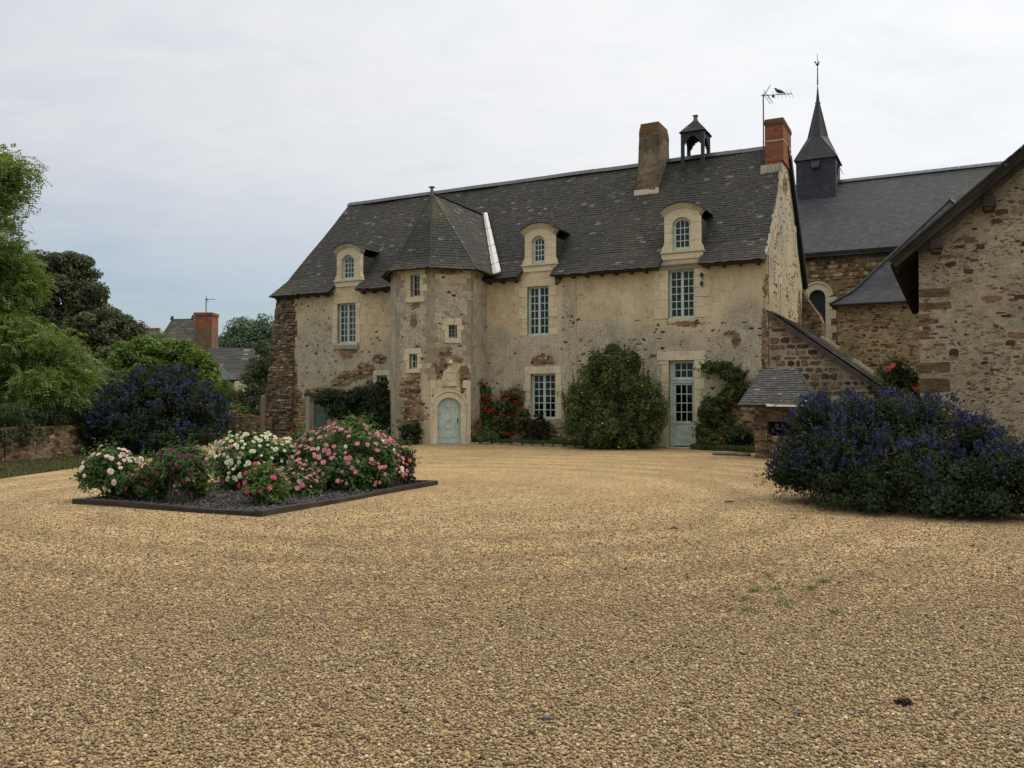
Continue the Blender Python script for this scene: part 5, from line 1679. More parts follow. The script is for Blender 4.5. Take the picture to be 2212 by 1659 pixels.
# ================================================================ LEAN-TO
lean = hroot('lean_to', 1.7, 0.3, 'rubble stone lean-to with a sloping slate roof against the right gable of the manor', 'outbuilding')
lz = lambda x: 4.56 - 0.752 * x
fb = FB((0, 0.03, 0), (1, 0, 0), (0, 1, 0))
wx0, wx1, wz0, wz1 = 2.28, 2.72, 0.9, 1.52
fb.prism([(0.012, 0, 0), (wx0, 0, 0), (wx0, 0, lz(wx0) - 0.12), (0.012, 0, lz(0) - 0.12)], (0, 0.45, 0))
fb.prism([(wx1, 0, 0), (3.14, 0, 0), (3.14, 0, lz(3.14) - 0.12), (wx1, 0, lz(wx1) - 0.12)], (0, 0.45, 0))
fb.prism([(wx0, 0, 0), (wx1, 0, 0), (wx1, 0, wz0), (wx0, 0, wz0)], (0, 0.45, 0))
fb.prism([(wx0, 0, wz1), (wx1, 0, wz1), (wx1, 0, lz(wx1) - 0.12), (wx0, 0, lz(wx0) - 0.12)], (0, 0.45, 0))
fb.box(2.70, 3.14, 0.45, 6.6, 0, 2.0)
lw_ = fb.build('wall', MT['leanto'], lean)
fb = FB((0, 0.03, 0), (1, 0, 0), (0, 1, 0))
stone_field(fb, lambda u, z: 0.04 < u < 3.12 and 0 < z < lz(u) - 0.22 and not (1.9 < u < 3.05 and 0.85 < z < 1.8), 0.06, 3.1, 0.03, 4.5, (0.07, 0.24), (0.10, 0.46), 0.035, 0.96, 0.022, 0.19)
fb.build('rubble_cladding', MT['stone_dark'], lw_, norm=False)
fb = FB((0, 0.03, 0), (1, 0, 0), (0, 1, 0)); fb.box(1.95, 2.98, -0.02, 0.3, wz1, wz1 + 0.2, j=0.01)
fb.build('lintel', MT['lime_grey'], lean, bevel=0.015)
fb = FB((0, 0.03, 0), (1, 0, 0), (0, 1, 0)); fb.box(wx0 + .002, wx1 - .002, 0.3, 0.33, wz0, wz1)
fb.build('opening_fill', MT['room'], lean)  # near-black sheet: the shade inside the open window put in as colour
mb = MB()
slate_poly(mb, [(3.42, -0.14, lz(3.42)), (3.42, 6.9, lz(3.42)), (0.02, 6.9, lz(0.02)), (0.02, -0.14, lz(0.02))], ragged=0.03, wav=0.02)
mb.build('roof', MT['slate_grey'], lean)
mb = MB()
mb.bar((0.02, -0.10, lz(0.02) - 0.15), (3.38, -0.10, lz(3.38) - 0.15), 0.09, 0.14)
mb.build('rafter', MT['timber'], lean)
mb = MB()
for xa, xb, y in ((0.75, 1.35, 6.9), (2.05, 2.7, 5.5)):
    for k in range(5):
        x = xa + (xb - xa) * k / 5
        mb.obox((x + 0.06, y - .1, lz(x + 0.06) + 0.07), (0.07, 0, -0.053), (0, 0.2, 0), (0.03, 0, 0.045 + random.random() * .03), random.random())
mb.build('mortar_fillet', MT['lime_white'], lean)

# ================================================================ WELL HOUSE
well = hroot('well_house', 1.0, -3.4, 'small stone well house with a mossy hipped slate roof beside the blue flowered bush', 'well house')
mb = MB()
wy0, wy1 = -4.1, -2.5
mb.box(0.40, 0.74, wy0, wy0 + 0.34, 0, 1.02, j=0.02); mb.box(1.55, 1.78, wy0, wy0 + 0.34, 0, 1.02, j=0.02)
mb.box(0.40, 0.72, wy0 + 0.342, wy1, 0, 1.40); mb.box(1.56, 1.78, wy0 + 0.342, wy1, 0, 1.40); mb.box(0.722, 1.558, wy1 - 0.3, wy1 - .002, 0, 1.40)
mb.box(0.722, 1.558, wy0 + 0.06, wy0 + 0.30, 0, 0.62)
mb.build('wall', MT['buttress'], well, bevel=0.015)
mb = MB(); mb.box(0.36, 1.80, wy0 - 0.01, wy0 + 0.33, 1.022, 1.14, j=0.008)
mb.build('lintel', MT['timber'], well)
mb = MB(); mb.box(0.42, 1.77, wy0 + 0.005, wy0 + 0.33, 1.142, 1.44)
mb.build('frieze', MT['buttress'], well)
mb = MB()
e0, e1, f0_, f1_, ez_ = -0.02, 2.02, wy0 - 0.24, wy1 + 0.15, 1.49
r0, r1, ry_, rz_ = 0.42, 1.38, -3.1, 2.50
A_, B_, C_, D_ = (e0, f0_, ez_), (e1, f0_, ez_), (e1, f1_, ez_), (e0, f1_, ez_)
r0p, r1p = (r0, ry_, rz_), (r1, ry_, rz_)
slate_poly(mb, [A_, B_, r1p, r0p], w=0.17, h=0.10, ragged=0.025, wav=0.03)
slate_poly(mb, [D_, A_, r0p], w=0.17, h=0.10, ragged=0.02, wav=0.02); slate_poly(mb, [B_, C_, r1p], w=0.17, h=0.10, ragged=0.02, wav=0.02); slate_poly(mb, [C_, D_, r0p, r1p], w=0.17, h=0.10, ragged=0.02, wav=0.02)
mb.build('roof', MT['slate_grey'], well)
mb = MB(); mb.bar((0.78, f0_ - 0.05, ez_ - 0.03), (e1 + 0.05, f0_ - 0.05, ez_ - 0.045), 0.085, 0.05)
mb.tube([(0.80, f0_ - 0.05, ez_ - 0.02), (0.80, f0_ - 0.05, ez_ + 0.012)], 0.05, 8)
mb.build('gutter', MT['white'], well, bevel=0.01)

# ================================================================ BARN ON THE RIGHT
barn = hroot('barn', 8.2, -1.0, 'stone barn with timber verge boards standing at the right edge of the yard', 'barn')
bt_ = lambda x: 4.76 + 0.853 * (x - 4.08)
BA = 8.3
acc_v = MB()
fb = FB((0, -6.8, 0), (1, 0, 0), (0, 1, 0))
n = 16
fb.prism([(4.62, 0, 0), (12.0, 0, 0), (12.0, 0, bt_(4.62) - .30), (BA, 0, bt_(BA) - 0.27), (4.62, 0, bt_(4.62) - 0.31)], (0, 0.5, 0))
fb.box(4.62, 5.1, 0.5, 11.5, 0, 4.62)
fb.box(11.5, 12.0, 0.5, 11.5, 0, 4.62)
fb.prism([(4.62, 11.5, 0), (12.0, 11.5, 0), (12.0, 11.5, 4.7), (BA, 11.5, bt_(BA) - .42), (4.62, 11.5, 4.7)], (0, 0.4, 0))
bwl = fb.build('wall', MT['barn'], barn)
fb = FB((0, -6.8, 0), (1, 0, 0), (0, 1, 0))
breg = lambda u, z: 4.7 < u < 7.6 and z < bt_(u) - 0.62
stone_field(fb, breg, 4.7, 7.6, 0.05, 7.0, (0.09, 0.20), (0.14, 0.46), 0.05, 0.17, 0.012, 0.2)
stone_field(fb, breg, 4.7, 7.6, 0.09, 7.0, (0.04, 0.08), (0.07, 0.24), 0.04, 0.13, 0.008, 0.22)
fb.build('rubble_cladding', MT['stone_dark'], bwl, norm=False)
mb = MB()   # large corner stones of brown schist, flush with the plaster
z = 0.15; k = 0
while z < 4.2:
    h = random.uniform(0.16, 0.32)
    if random.random() < 0.62:
        ww = random.choice((0.22, 0.35, 0.62, 0.75)) * random.uniform(0.9, 1.1)
        jj = lambda: random.uniform(-0.025, 0.025)
        mb.hexa([(4.612, -6.812, z), (4.62 + ww + jj(), -6.812, z + jj()), (4.62 + ww + jj(), -6.7, z + jj()), (4.612, -6.7, z), (4.612, -6.812, z + h + jj()), (4.62 + ww + jj(), -6.812, z + h + jj()), (4.62 + ww, -6.7, z + h), (4.612, -6.7, z + h)], random.random())
    z += h + random.uniform(0.03, 0.14); k += 1
mb.build('quoins', mat_rubble('schist quoin', 5.0, (0.15, 0.095, 0.055), 6.0, (0.0, 0.02), stain=0.4, palette=[(0.0, (0.085, 0.055, 0.035)), (0.5, (0.15, 0.10, 0.06)), (1.0, (0.21, 0.14, 0.08))]), barn, bevel=0.02)
mb = MB()
top, off = -7.22, 0.10
mb.prism([(4.06, top, bt_(4.06)), (BA, top, bt_(BA)), (BA, 5.2, bt_(BA)), (4.06, 5.2, bt_(4.06))], (0.045, 0, -0.07), 0.1)
mb.prism([(12.5, top, bt_(4.1)), (BA, top, bt_(BA)), (BA, 5.2, bt_(BA)), (12.5, 5.2, bt_(4.1))], (0, 0, -0.07), 0.1)
x = 4.04
while x < BA:     # slate ends along the verge
    mb.obox((x + 0.06, top - 0.02 + random.uniform(-.02, .02), bt_(x + 0.06) + 0.02), (0.07, 0, 0.06), (0, 0.10, 0), (-0.012, 0, 0.012), random.random() * .6); x += 0.125
mb.build('roof', MT['slate'], barn)
mb = MB()
mb.bar((4.12, top + 0.05, bt_(4.12) - 0.15), (BA, top + 0.05, bt_(BA) - 0.15), 0.05, 0.13)
mb.bar((4.62, top + 0.20, bt_(4.62) - 0.30), (BA, top + 0.20, bt_(BA) - 0.29), 0.09, 0.13)
for y in np.arange(-6.4, 5.0, 0.55): mb.bar((4.10, y, bt_(4.10) - 0.14), (5.0, y, bt_(5.0) - 0.14), 0.08, 0.11)
for x in np.arange(4.12, BA, 0.16): mb.obox((x, -1.0, bt_(x) - 0.085), (0.072, 0, 0.061), (0, 6.15, 0), (-0.006, 0, 0.008))
mb.build('verge_timbers', MT['dark_timber'], barn)
for x, dz in ((4.98, -0.42), (6.02, -0.48)):
    mb = MB(); z = bt_(x) + dz
    mb.box(x - 0.13, x + 0.13, top + 0.10, -6.2, z - 0.14, z + 0.10, j=0.015); mb.box(x - 0.11, x + 0.11, top + 0.13, -6.5, z - 0.23, z - 0.142, j=0.015)
    mb.build('purlin_end', MT['dark_timber'], barn, bevel=0.012)
mb = MB(); mb.box(5.6, 5.9, -6.83, -6.6, 4.0, 4.2)

# ================================================================ GARDEN WALLS, POST, BOX
gw = root('garden_wall', (-13.0, 21.2, 0), 'low rubble garden wall along the lawn under the overhanging trees', 'wall')
pl = [np.array(p) for p in ((-14.6, 17.0), (-12.95, 21.2), (-12.2, 25.0), (-11.9, 30.0), (-11.95, 36.2))]
hs = [0.95, 0.92, 0.9, 1.0, 1.15]
mb = MB()
for a in range(len(pl) - 1):
    steps = 14
    for k in range(steps):
        p, q = pl[a] + (pl[a + 1] - pl[a]) * k / steps, pl[a] + (pl[a + 1] - pl[a]) * (k + 1) / steps
        d = (q - p) / np.linalg.norm(q - p); nn = np.array([-d[1], d[0]]) * 0.22
        h0 = hs[a] + (hs[a + 1] - hs[a]) * k / steps + 0.06 * mnoise.noise(Vector((p[0], p[1] * 1.7, 0)))
        h1 = hs[a] + (hs[a + 1] - hs[a]) * (k + 1) / steps + 0.06 * mnoise.noise(Vector((q[0], q[1] * 1.7, 0)))
        bl = [(*(p - nn), 0), (*(q - nn), 0), (*(q + nn), 0), (*(p + nn), 0), (*(p - nn * .8), h0), (*(q - nn * .8), h1), (*(q + nn * .8), h1), (*(p + nn * .8), h0)]
        mb.add(bl, [(4, 5, 6, 7), (0, 1, 5, 4), (2, 3, 7, 6)] + ([(3, 0, 4, 7)] if a + k == 0 else []))
ORIG[gw.name] = np.array([-13.0, 21.2, 0])
mb.build('coursed_stone', MT['garden_wall'], gw)
gw2 = root('garden_wall', (-11.3, 36.3, 0), 'short low rubble wall running up to the stone buttress of the manor', 'wall')
ORIG[gw2.name] = np.array([-11.3, 36.3, 0])
mb = MB()
for k in range(12):
    xa, xb = -11.8 + k * 0.12, -11.8 + (k + 1) * 0.12
    h = 1.05 - 0.02 * k + 0.05 * mnoise.noise(Vector((xa * 2, 3, 0)))
    h2 = 1.05 - 0.02 * (k + 1) + 0.05 * mnoise.noise(Vector((xb * 2, 3, 0)))
    mb.hexa([(xa, 36.2, 0), (xb, 36.25, 0), (xb, 36.6, 0), (xa, 36.6, 0), (xa, 36.24, h), (xb, 36.29, h2), (xb, 36.56, h2), (xa, 36.56, h)])
mb.build('coursed_stone', MT['garden_wall'], gw2)
pp = gp(569, 945)
post = root('gate_post', pp, 'slender weathered stone gate post beside the schist buttress', 'gate post')
mb = MB()
mb.box(-0.11, 0.11, -0.11, 0.11, 0, 1.72, j=0.012); mb.hexa([(-0.11, -0.11, 1.72), (0.11, -0.11, 1.72), (0.11, 0.11, 1.72), (-0.11, 0.11, 1.72), (-0.06, -0.06, 1.84), (0.06, -0.06, 1.84), (0.06, 0.06, 1.84), (-0.06, 0.06, 1.84)])
mb.build('shaft', MT['cement'], post, bevel=0.015)
bl = root('hand_bell', pp + np.array([-0.27, 0, 1.22]), 'small grey metal bell hanging from the slender stone gate post', 'bell')
mb = MB(); mb.tube([(0, 0, 0.0), (0, 0, 0.03), (0, 0, 0.12), (0, 0, 0.17), (0, 0, 0.19)], [0.085, 0.075, 0.05, 0.035, 0.01], 12)
mb.build('dome', MT['zinc'], bl, smooth_=True, norm=True)
mb = MB(); mb.tube([(0, 0, 0.18), (0.0, 0, 0.24), (0.16, 0, 0.25)], 0.012, 5)
mb.build('bracket', MT['dark_iron'], bl)
bxp = at(511, 914, 35.3)
mbx = root('metal_box', bxp, 'plain grey metal box standing on the low garden wall', 'box')
mb = MB(); mb.box(-0.20, 0.22, -0.14, 0.14, 0.0, 0.26); mb.box(-0.22, 0.24, -0.16, 0.16, 0.262, 0.285)
mb.build('case', MT['zinc'], mbx, bevel=0.01)
sp = gp(511, 985)
stk = root('metal_stake', sp, 'thin rusty iron stake rising behind the white roses', 'stake')
mb = MB(); mb.tube([(0, 0, 0), (0.01, 0, 0.9), (0.0, 0, 1.75)], 0.012, 5)
mb.build('rod', MT['iron'], stk)

# ================================================================ HOUSES BEYOND THE WALL
bh = root('village_house', (-22, 62, 0), 'old village house with a tall brick chimney and steep dark roof beyond the garden', 'house')
ORIG[bh.name] = np.array([-22, 62, 0.0])
Yb = 60.0
q = lambda x, y, Y=Yb: at(x, y, Y)
mb = MB()
a, b, c, d = q(322, 765, 60), q(425, 765, 60), q(417, 688, 63), q(372, 690, 63)
slate_poly(mb, [a, b, c, d], w=0.35, h=0.25, ragged=0, thick=0.2)
bk = [p + np.array([0, 7, 0]) for p in (a, b)]
mb.add([a, d, bk[0]], [(0, 1, 2)], 0.3); mb.add([b, bk[1], c], [(0, 1, 2)], 0.3); mb.add([bk[0], d, c, bk[1]], [(0, 1, 2, 3)], 0.3)
for p in (c, d): mb.tube([p - (0, 0, .05), p + (0, 0, 0.25)], [0.16, 0.08], 6)
mb.build('roof', MT['slate_moss'], bh, norm=False)
mb = MB(); mb.box(a[0] + .4, b[0] - 0.3, 60.3, 66.5, 0, a[2] + 0.1)
mb.build('wall', MT['chapel'], bh)
mb = MB(); c0, c1 = q(420, 757, 58.5), q(457, 757, 58.5)
zt_ = q(440, 675, 58.5)[2]; zm = q(440, 708, 58.5)[2]
mb.box(c0[0], c1[0], 58.5, 59.8, 0.0, zm, 0.5, 1); mb.box(c0[0], c1[0], 58.5, 59.8, zm + 0.002, zt_ - 0.2, 0.5, 0)
mb.box(c0[0] - 0.06, c1[0] + 0.06, 58.44, 59.86, zt_ - 0.198, zt_, 0.5, 0)
chm = mb.build('chimney', [MT['brick_far'], MT['brick_old']], bh)
mb = MB(); a, b = q(255, 735, 68), q(345, 735, 68); c, d = q(345, 712, 72), q(270, 716, 72)
mb.prism([a, b, c, d], (0, 0, -0.2)); mb.build('wing_roof', MT['slate_far'], bh)
mb = MB(); mb.bar(c, d, 0.35, 0.3); mb.build('ridge_tiles', MT['tile'], bh)
mb = MB(); mb.box(a[0], b[0], 68.4, 71.5, 0, a[2] - 0.1); mb.build('wing_wall', MT['chapel'], bh)
an2 = root('tv_antenna', q(445, 675, 59), 'thin television antenna on the distant brick chimney beyond the garden', 'antenna', 'television antennas on chimneys')
mb = MB(); hh = q(445, 645, 59)[2] - q(445, 675, 59)[2]
mb.tube([(0, 0, 0), (0, 0, hh)], 0.035, 5); mb.build('mast', MT['dark_iron'], an2)
mb = MB(); mb.tube([(-0.1, 0, hh - .05), (0.65, 0, hh - .05)], 0.02, 4)
for k in range(5): mb.tube([(0.1 + 0.12 * k, -0.2, hh - 0.08), (0.1 + 0.12 * k, 0.2, hh - .02)], 0.012, 4)
mb.tube([(0.0, 0, hh + .2), (0.15, 0, hh - .3)], 0.02, 4)
mb.build('boom', MT['dark_iron'], an2)
bh2 = root('barn_house', (-20, 52, 0), 'low roughcast village barn with a wide mossy roof beyond the garden', 'barn')
ORIG[bh2.name] = np.array([-20, 52, 0.0])
mb = MB(); a, b, c, d = q(425, 830, 50), q(570, 830, 50), q(545, 752, 54), q(450, 752, 54)
slate_poly(mb, [a, b, c, d], w=0.4, h=0.28, ragged=0, thick=0.2); mb.add([b, b + (0, 8, 0), c], [(0, 1, 2)], .3); mb.add([a, d, a + (0, 8, 0)], [(0, 1, 2)], .3); mb.add([d, c, b + (0, 8, 0), a + (0, 8, 0)], [(0, 1, 2, 3)], .3)
mb.build('roof', MT['slate_moss'], bh2, norm=False)
mb = MB(); mb.box(a[0] + .3, b[0] - .3, 50.3, 57, 0, a[2]); mb.build('wall', MT['chapel'], bh2)
bh3 = root('shed', (-17, 45, 0), 'small cream walled shed with a grey corrugated roof beyond the garden', 'shed')
ORIG[bh3.name] = np.array([-17, 45, 0.0])
mb = MB(); a, b, c, d = q(440, 820, 44), q(512, 820, 44), q(470, 783, 47), q(430, 783, 47)
mb.prism([a, b, c, d], (0, 0.1, -0.08)); mb.build('roof', MT['slate_far'], bh3)
mb = MB(); mb.hexa([(a[0], 44.2, 0), (b[0] - .2, 44.2, 0), (b[0] - .2, 47, 0), (a[0], 47, 0), (a[0], 44.2, a[2] - .05), (b[0] - .2, 44.2, a[2] - .05), (b[0] - .2, 47, a[2]), (a[0], 47, a[2])]); mb.build('wall', mat_limestone('cream roughcast', (0.36, 0.32, 0.20), (0.46, 0.41, 0.27), 0.4), bh3)

# ================================================================ GROUND
mesh_obj('ground', [(-900, -60, -0.008), (900, -60, -0.008), (900, 1500, -0.008), (-900, 1500, -0.008)], [(0, 1, 2, 3)], MT['earth'])['kind'] = 'structure'
mesh_obj('gravel_yard', [(-14.4, -8, -0.002), (16, -8, -0.002), (16, 30, -0.002), (W(0, -0.1)[0], W(0, -.1)[1], -0.002), (W(-21, -.1)[0], W(-21, -.1)[1], -0.002), (-11.6, 36.4, -0.002), (-12.3, 25, -0.002), (-13.6, 19.5, -0.002), (-14.4, 17.4, -.002)], [tuple(range(9))], MT['gravel'])['kind'] = 'structure'


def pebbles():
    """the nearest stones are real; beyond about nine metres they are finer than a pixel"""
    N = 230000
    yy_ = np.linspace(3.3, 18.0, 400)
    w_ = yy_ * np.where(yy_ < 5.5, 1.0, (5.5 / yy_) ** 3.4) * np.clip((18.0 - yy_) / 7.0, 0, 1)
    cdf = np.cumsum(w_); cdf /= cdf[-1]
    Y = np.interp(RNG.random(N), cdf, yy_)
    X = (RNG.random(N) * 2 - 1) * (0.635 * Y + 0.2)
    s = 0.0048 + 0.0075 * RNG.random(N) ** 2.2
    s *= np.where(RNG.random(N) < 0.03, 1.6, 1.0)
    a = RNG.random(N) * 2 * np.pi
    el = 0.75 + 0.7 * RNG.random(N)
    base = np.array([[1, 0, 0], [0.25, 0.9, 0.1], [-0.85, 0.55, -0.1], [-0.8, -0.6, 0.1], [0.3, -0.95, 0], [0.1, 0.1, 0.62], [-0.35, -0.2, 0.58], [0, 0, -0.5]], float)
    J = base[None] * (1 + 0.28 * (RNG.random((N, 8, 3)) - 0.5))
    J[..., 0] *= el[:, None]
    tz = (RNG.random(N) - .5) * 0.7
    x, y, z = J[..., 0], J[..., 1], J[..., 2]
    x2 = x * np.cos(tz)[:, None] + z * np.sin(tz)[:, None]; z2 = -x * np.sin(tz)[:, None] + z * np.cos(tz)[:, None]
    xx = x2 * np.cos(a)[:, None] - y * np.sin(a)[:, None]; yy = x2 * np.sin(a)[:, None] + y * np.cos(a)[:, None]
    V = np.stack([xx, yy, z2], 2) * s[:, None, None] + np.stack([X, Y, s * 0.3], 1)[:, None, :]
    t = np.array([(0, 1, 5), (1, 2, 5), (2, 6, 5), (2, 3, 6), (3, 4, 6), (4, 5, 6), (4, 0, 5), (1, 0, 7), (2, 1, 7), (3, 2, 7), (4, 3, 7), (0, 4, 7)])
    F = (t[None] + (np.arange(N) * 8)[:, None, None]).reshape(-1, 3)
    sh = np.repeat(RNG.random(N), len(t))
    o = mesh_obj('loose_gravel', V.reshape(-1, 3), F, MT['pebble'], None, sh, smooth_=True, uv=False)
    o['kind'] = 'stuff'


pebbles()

# ================================================================ PLANTS
def unit(a): return a / np.maximum(np.linalg.norm(a, axis=-1, keepdims=True), 1e-9)


def rdir(n): return unit(RNG.normal(size=(n, 3)))


def leaves(P, Nrm, size, asp=0.55, jit=0.9, sh=None, droop=0.0):
    """one folded leaf per point: arrays of corners (n*2 quads) and shades"""
    n = len(P)
    N = unit(Nrm + rdir(n) * jit)
    a = unit(np.cross(N, rdir(n)))
    a[:, 2] -= droop; a = unit(a)
    b = unit(np.cross(N, a))
    L = (size * (0.6 + 0.8 * RNG.random(n)))[:, None]
    Wd = L * asp
    up = N * (Wd * 0.18)
    V = np.stack([P - a * L / 2, P + b * Wd / 2 + up, P + a * L / 2, P - b * Wd / 2 + up], 1)
    s = sh if sh is not None else np.clip(RNG.normal(0.42, 0.22, n), 0, 1)
    return V, s


def quad_obj(name, Vs, ss, mats, parent, mis=None):
    V = np.concatenate(Vs); s = np.concatenate(ss)
    F = np.arange(len(V) * 4, dtype=np.int32).reshape(-1, 4)
    mi = None
    if mis is not None: mi = np.concatenate([np.full(len(v), k, np.int32) for v, k in zip(Vs, mis)])
    return mesh_obj(name, V.reshape(-1, 3), F, mats, parent, s, mi, uv=False)


def ell(px, py, rx, ry, Y, dr=None):
    """an ellipsoid measured on the photograph at distance Y"""
    c = at(px, py, Y)
    k = Y / FPX
    return c, np.array([rx * k, dr if dr else rx * k, ry * k])


def clump_points(ells, n_cl, r_cl, fill=0.55, up=0.0):
    vol = np.array([np.prod(e[1]) ** (2 / 3) for e in ells]); vol = vol / vol.sum()
    C, O, Rr = [], [], []
    for (c, r), p in zip(ells, vol):
        k = max(3, int(n_cl * p))
        d = rdir(k)
        if up: d[:, 2] = np.abs(d[:, 2]) * up + d[:, 2] * (1 - up)
        d = unit(d)
        q = fill + (1 - fill) * RNG.random(k)[:, None] ** 0.6
        C.append(c + d * q * (r - r_cl * 0.6)); O.append(d)
        Rr.append(r_cl * (0.6 + 0.7 * RNG.random(k)))
    return np.concatenate(C), np.concatenate(O), np.concatenate(Rr)


def clump_leaves(C, O, Rr, per, size, zmin=0.03, asp=0.55, flat=0.75, jit=0.8, tone=0.25, droop=0.0, shade_mu=0.42):
    n = len(C) * per
    idx = np.repeat(np.arange(len(C)), per)
    d = unit(rdir(n) + O[idx] * 0.45 + np.array([0, 0, 0.25]))
    rr = Rr[idx] * (0.35 + 0.65 * RNG.random(n) ** 0.5)
    P = C[idx] + d * rr[:, None] * np.array([1, 1, flat])
    ok = P[:, 2] > zmin
    P, d, idx = P[ok], d[ok], idx[ok]
    ct = RNG.normal(0, tone * 0.5, len(C))
    sh = np.clip(shade_mu + ct[idx] + RNG.normal(0, 0.18, len(P)), 0, 1)
    return leaves(P, d + np.array([0, 0, 0.35]), size, asp, jit, sh, droop)


def local(c): return np.asarray(c)


def limbs(mb, base, ends, r0, bend=0.25, n=5):
    for e in ends:
        base_ = np.asarray(base, float); e = np.asarray(e, float)
        mid = (base_ + e) / 2 + np.array([random.uniform(-1, 1), random.uniform(-1, 1), random.uniform(0, 1)]) * bend * np.linalg.norm(e - base_) * 0.4
        pts, rr = [], []
        for k in range(6):
            t = k / 5
            pts.append(base_ * (1 - t) ** 2 + mid * 2 * t * (1 - t) + e * t * t); rr.append(r0 * (1 - 0.82 * t))
        mb.tube(pts, rr, n)


def plant(name, label, cat, base, group=None):
    o = root(name, base, label, cat, group)
    ORIG[o.name] = np.asarray(base, float)
    return o


def pick_ends(C, k):
    return C[RNG.permutation(len(C))[:k]]


def bush(name, label, cat, base, ells, mat, n_cl, r_cl, per, size, part='foliage', stem_r=0.03, n_st=14, fill=0.5, asp=0.55, group=None, flat=0.8, droop=0.0, bark='bark', tone=0.25, spread=0.3, inner=True, shade_mu=0.42, shoots=0.8, shoot_n=16):
    o = plant(name, label, cat, base, group)
    C, O, Rr = clump_points(ells, n_cl, r_cl, fill)
    V, s = clump_leaves(C, O, Rr, per, size, asp=asp, flat=flat, droop=droop, tone=tone, shade_mu=shade_mu)
    Vs, ss = [V], [s]
    # loose shoots that break the outline
    k = int(len(C) * shoots)
    if k:
        i_ = RNG.integers(0, len(C), k)
        d0 = unit(O[i_] + rdir(k) * 0.55 + np.array([0, 0, 0.35]))
        L_ = r_cl * (0.9 + 1.9 * RNG.random(k) ** 1.6)
        m = shoot_n
        t = RNG.random((k, m)) * 1.0
        P = C[i_][:, None] + d0[:, None] * (t * L_[:, None] + (Rr[i_] * 0.5)[:, None])[..., None] + np.array([0, 0, -0.10]) * (t * t * L_[:, None])[..., None] + rdir(k * m).reshape(k, m, 3) * (size * 0.55)
        P = P.reshape(-1, 3); dd = np.repeat(d0, m, axis=0)
        ok = P[:, 2] > 0.04
        v, q = leaves(P[ok], dd[ok] + np.array([0, 0, 0.4]), size * 0.9, asp, 0.8, np.clip(RNG.normal(shade_mu + 0.1, 0.2, ok.sum()), 0, 1))
        Vs.append(v); ss.append(q)
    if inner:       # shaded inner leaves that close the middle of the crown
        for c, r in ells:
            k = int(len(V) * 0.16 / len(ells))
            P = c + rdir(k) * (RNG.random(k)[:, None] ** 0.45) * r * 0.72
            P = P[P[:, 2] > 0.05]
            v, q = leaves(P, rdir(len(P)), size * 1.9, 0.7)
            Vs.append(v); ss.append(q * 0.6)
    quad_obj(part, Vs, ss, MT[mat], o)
    mb = MB()
    b = np.asarray(base, float)
    for e in pick_ends(C, n_st):
        limbs(mb, b + np.array([random.uniform(-spread, spread), random.uniform(-spread, spread), -0.02]), [e], stem_r * random.uniform(0.6, 1.1), 0.2)
    mb.build('stems', MT[bark], o, norm=False, uv=False)
    return o, C, O, Rr


def panicles(C, O, n, size, quads=16, zmin=0.05, rad=None, bias=(0, -0.25, 0.35)):
    """blue flower heads: small cones of tiny petals at the shoot tips"""
    idx = RNG.integers(0, len(C), n)
    d = unit(O[idx] * 0.8 + rdir(n) * 0.55 + np.array(bias))
    P = C[idx] + d * (rad if rad is not None else 0.2) * (0.85 + 0.3 * RNG.random(n))[:, None]
    ax = unit(d + np.array([0, 0, 0.6]) + rdir(n) * 0.4)
    ok = P[:, 2] > zmin
    P, ax = P[ok], ax[ok]
    n = len(P)
    L = size * (0.7 + 0.6 * RNG.random(n))
    t = RNG.random((n, quads))
    off = rdir(n * quads).reshape(n, quads, 3) * ((1 - t) * 0.45 + 0.15)[..., None] * L[:, None, None] * 0.55
    Q = P[:, None] + ax[:, None] * (t * L[:, None])[..., None] + off
    tone = RNG.normal(0, 0.16, n)
    sh = np.clip(0.42 + tone[:, None] + 0.22 * (t - .5) + RNG.normal(0, 0.16, (n, quads)), 0, 1)
    return leaves(Q.reshape(-1, 3), unit(off.reshape(-1, 3)), size * 0.42, 0.85, 0.6, sh.reshape(-1))


# ---- two ceanothus bushes
def ceanothus(label, base, ells, n_cl, r_cl, per, leaf, nfl, fsz, extra=None, frad=None):
    o, C, O, Rr = bush('ceanothus_bush', label, 'bush', base, ells, 'cean_leaf', n_cl, r_cl, per, leaf, stem_r=0.05, n_st=30, fill=0.55, spread=0.5, flat=0.75, shoots=1.3, shoot_n=18)
    hi = C[:, 2] > 0.25 + 0.5 * RNG.random(len(C))
    # flowering shoots stand clear of the leaves in uneven sprays
    hi = hi & (RNG.random(len(C)) < 0.72)
    V, s = panicles(C[hi], O[hi], nfl, fsz, rad=frad or r_cl * 1.0)
    b = quad_obj('blossoms', [V], [s], MT['cean_flower'], o)
    b['kind'] = 'stuff'
    return o


cb = at(1960, 1100, 12.4); cb[2] = 0
ceanothus('big dark bush with violet blue flower heads sprawling in front of the barn', (cb[0], 12.5, 0), [
    ell(1800, 985, 115, 120, 13.3, 1.1), ell(1960, 960, 150, 110, 13.0, 1.2), ell(2010, 1040, 190, 85, 12.1, 1.0), ell(2150, 1020, 100, 95, 11.9, 0.9), ell(1745, 1010, 75, 70, 13.4, 0.6), ell(1860, 1070, 130, 62, 12.3, .8),
    ell(1880, 905, 110, 60, 13.4, 0.8), ell(1995, 915, 55, 50, 13.2, .5), ell(2110, 955, 42, 40, 12.0, .4), ell(1765, 905, 60, 45, 13.5, .4), ell(2215, 1060, 70, 85, 11.4, 0.7), ell(1700, 1030, 45, 22, 13.2, .3), ell(2090, 1085, 140, 45, 11.4, .6)],
    620, 0.23, 120, 0.042, 4200, 0.062)
cb = gp(335, 988)
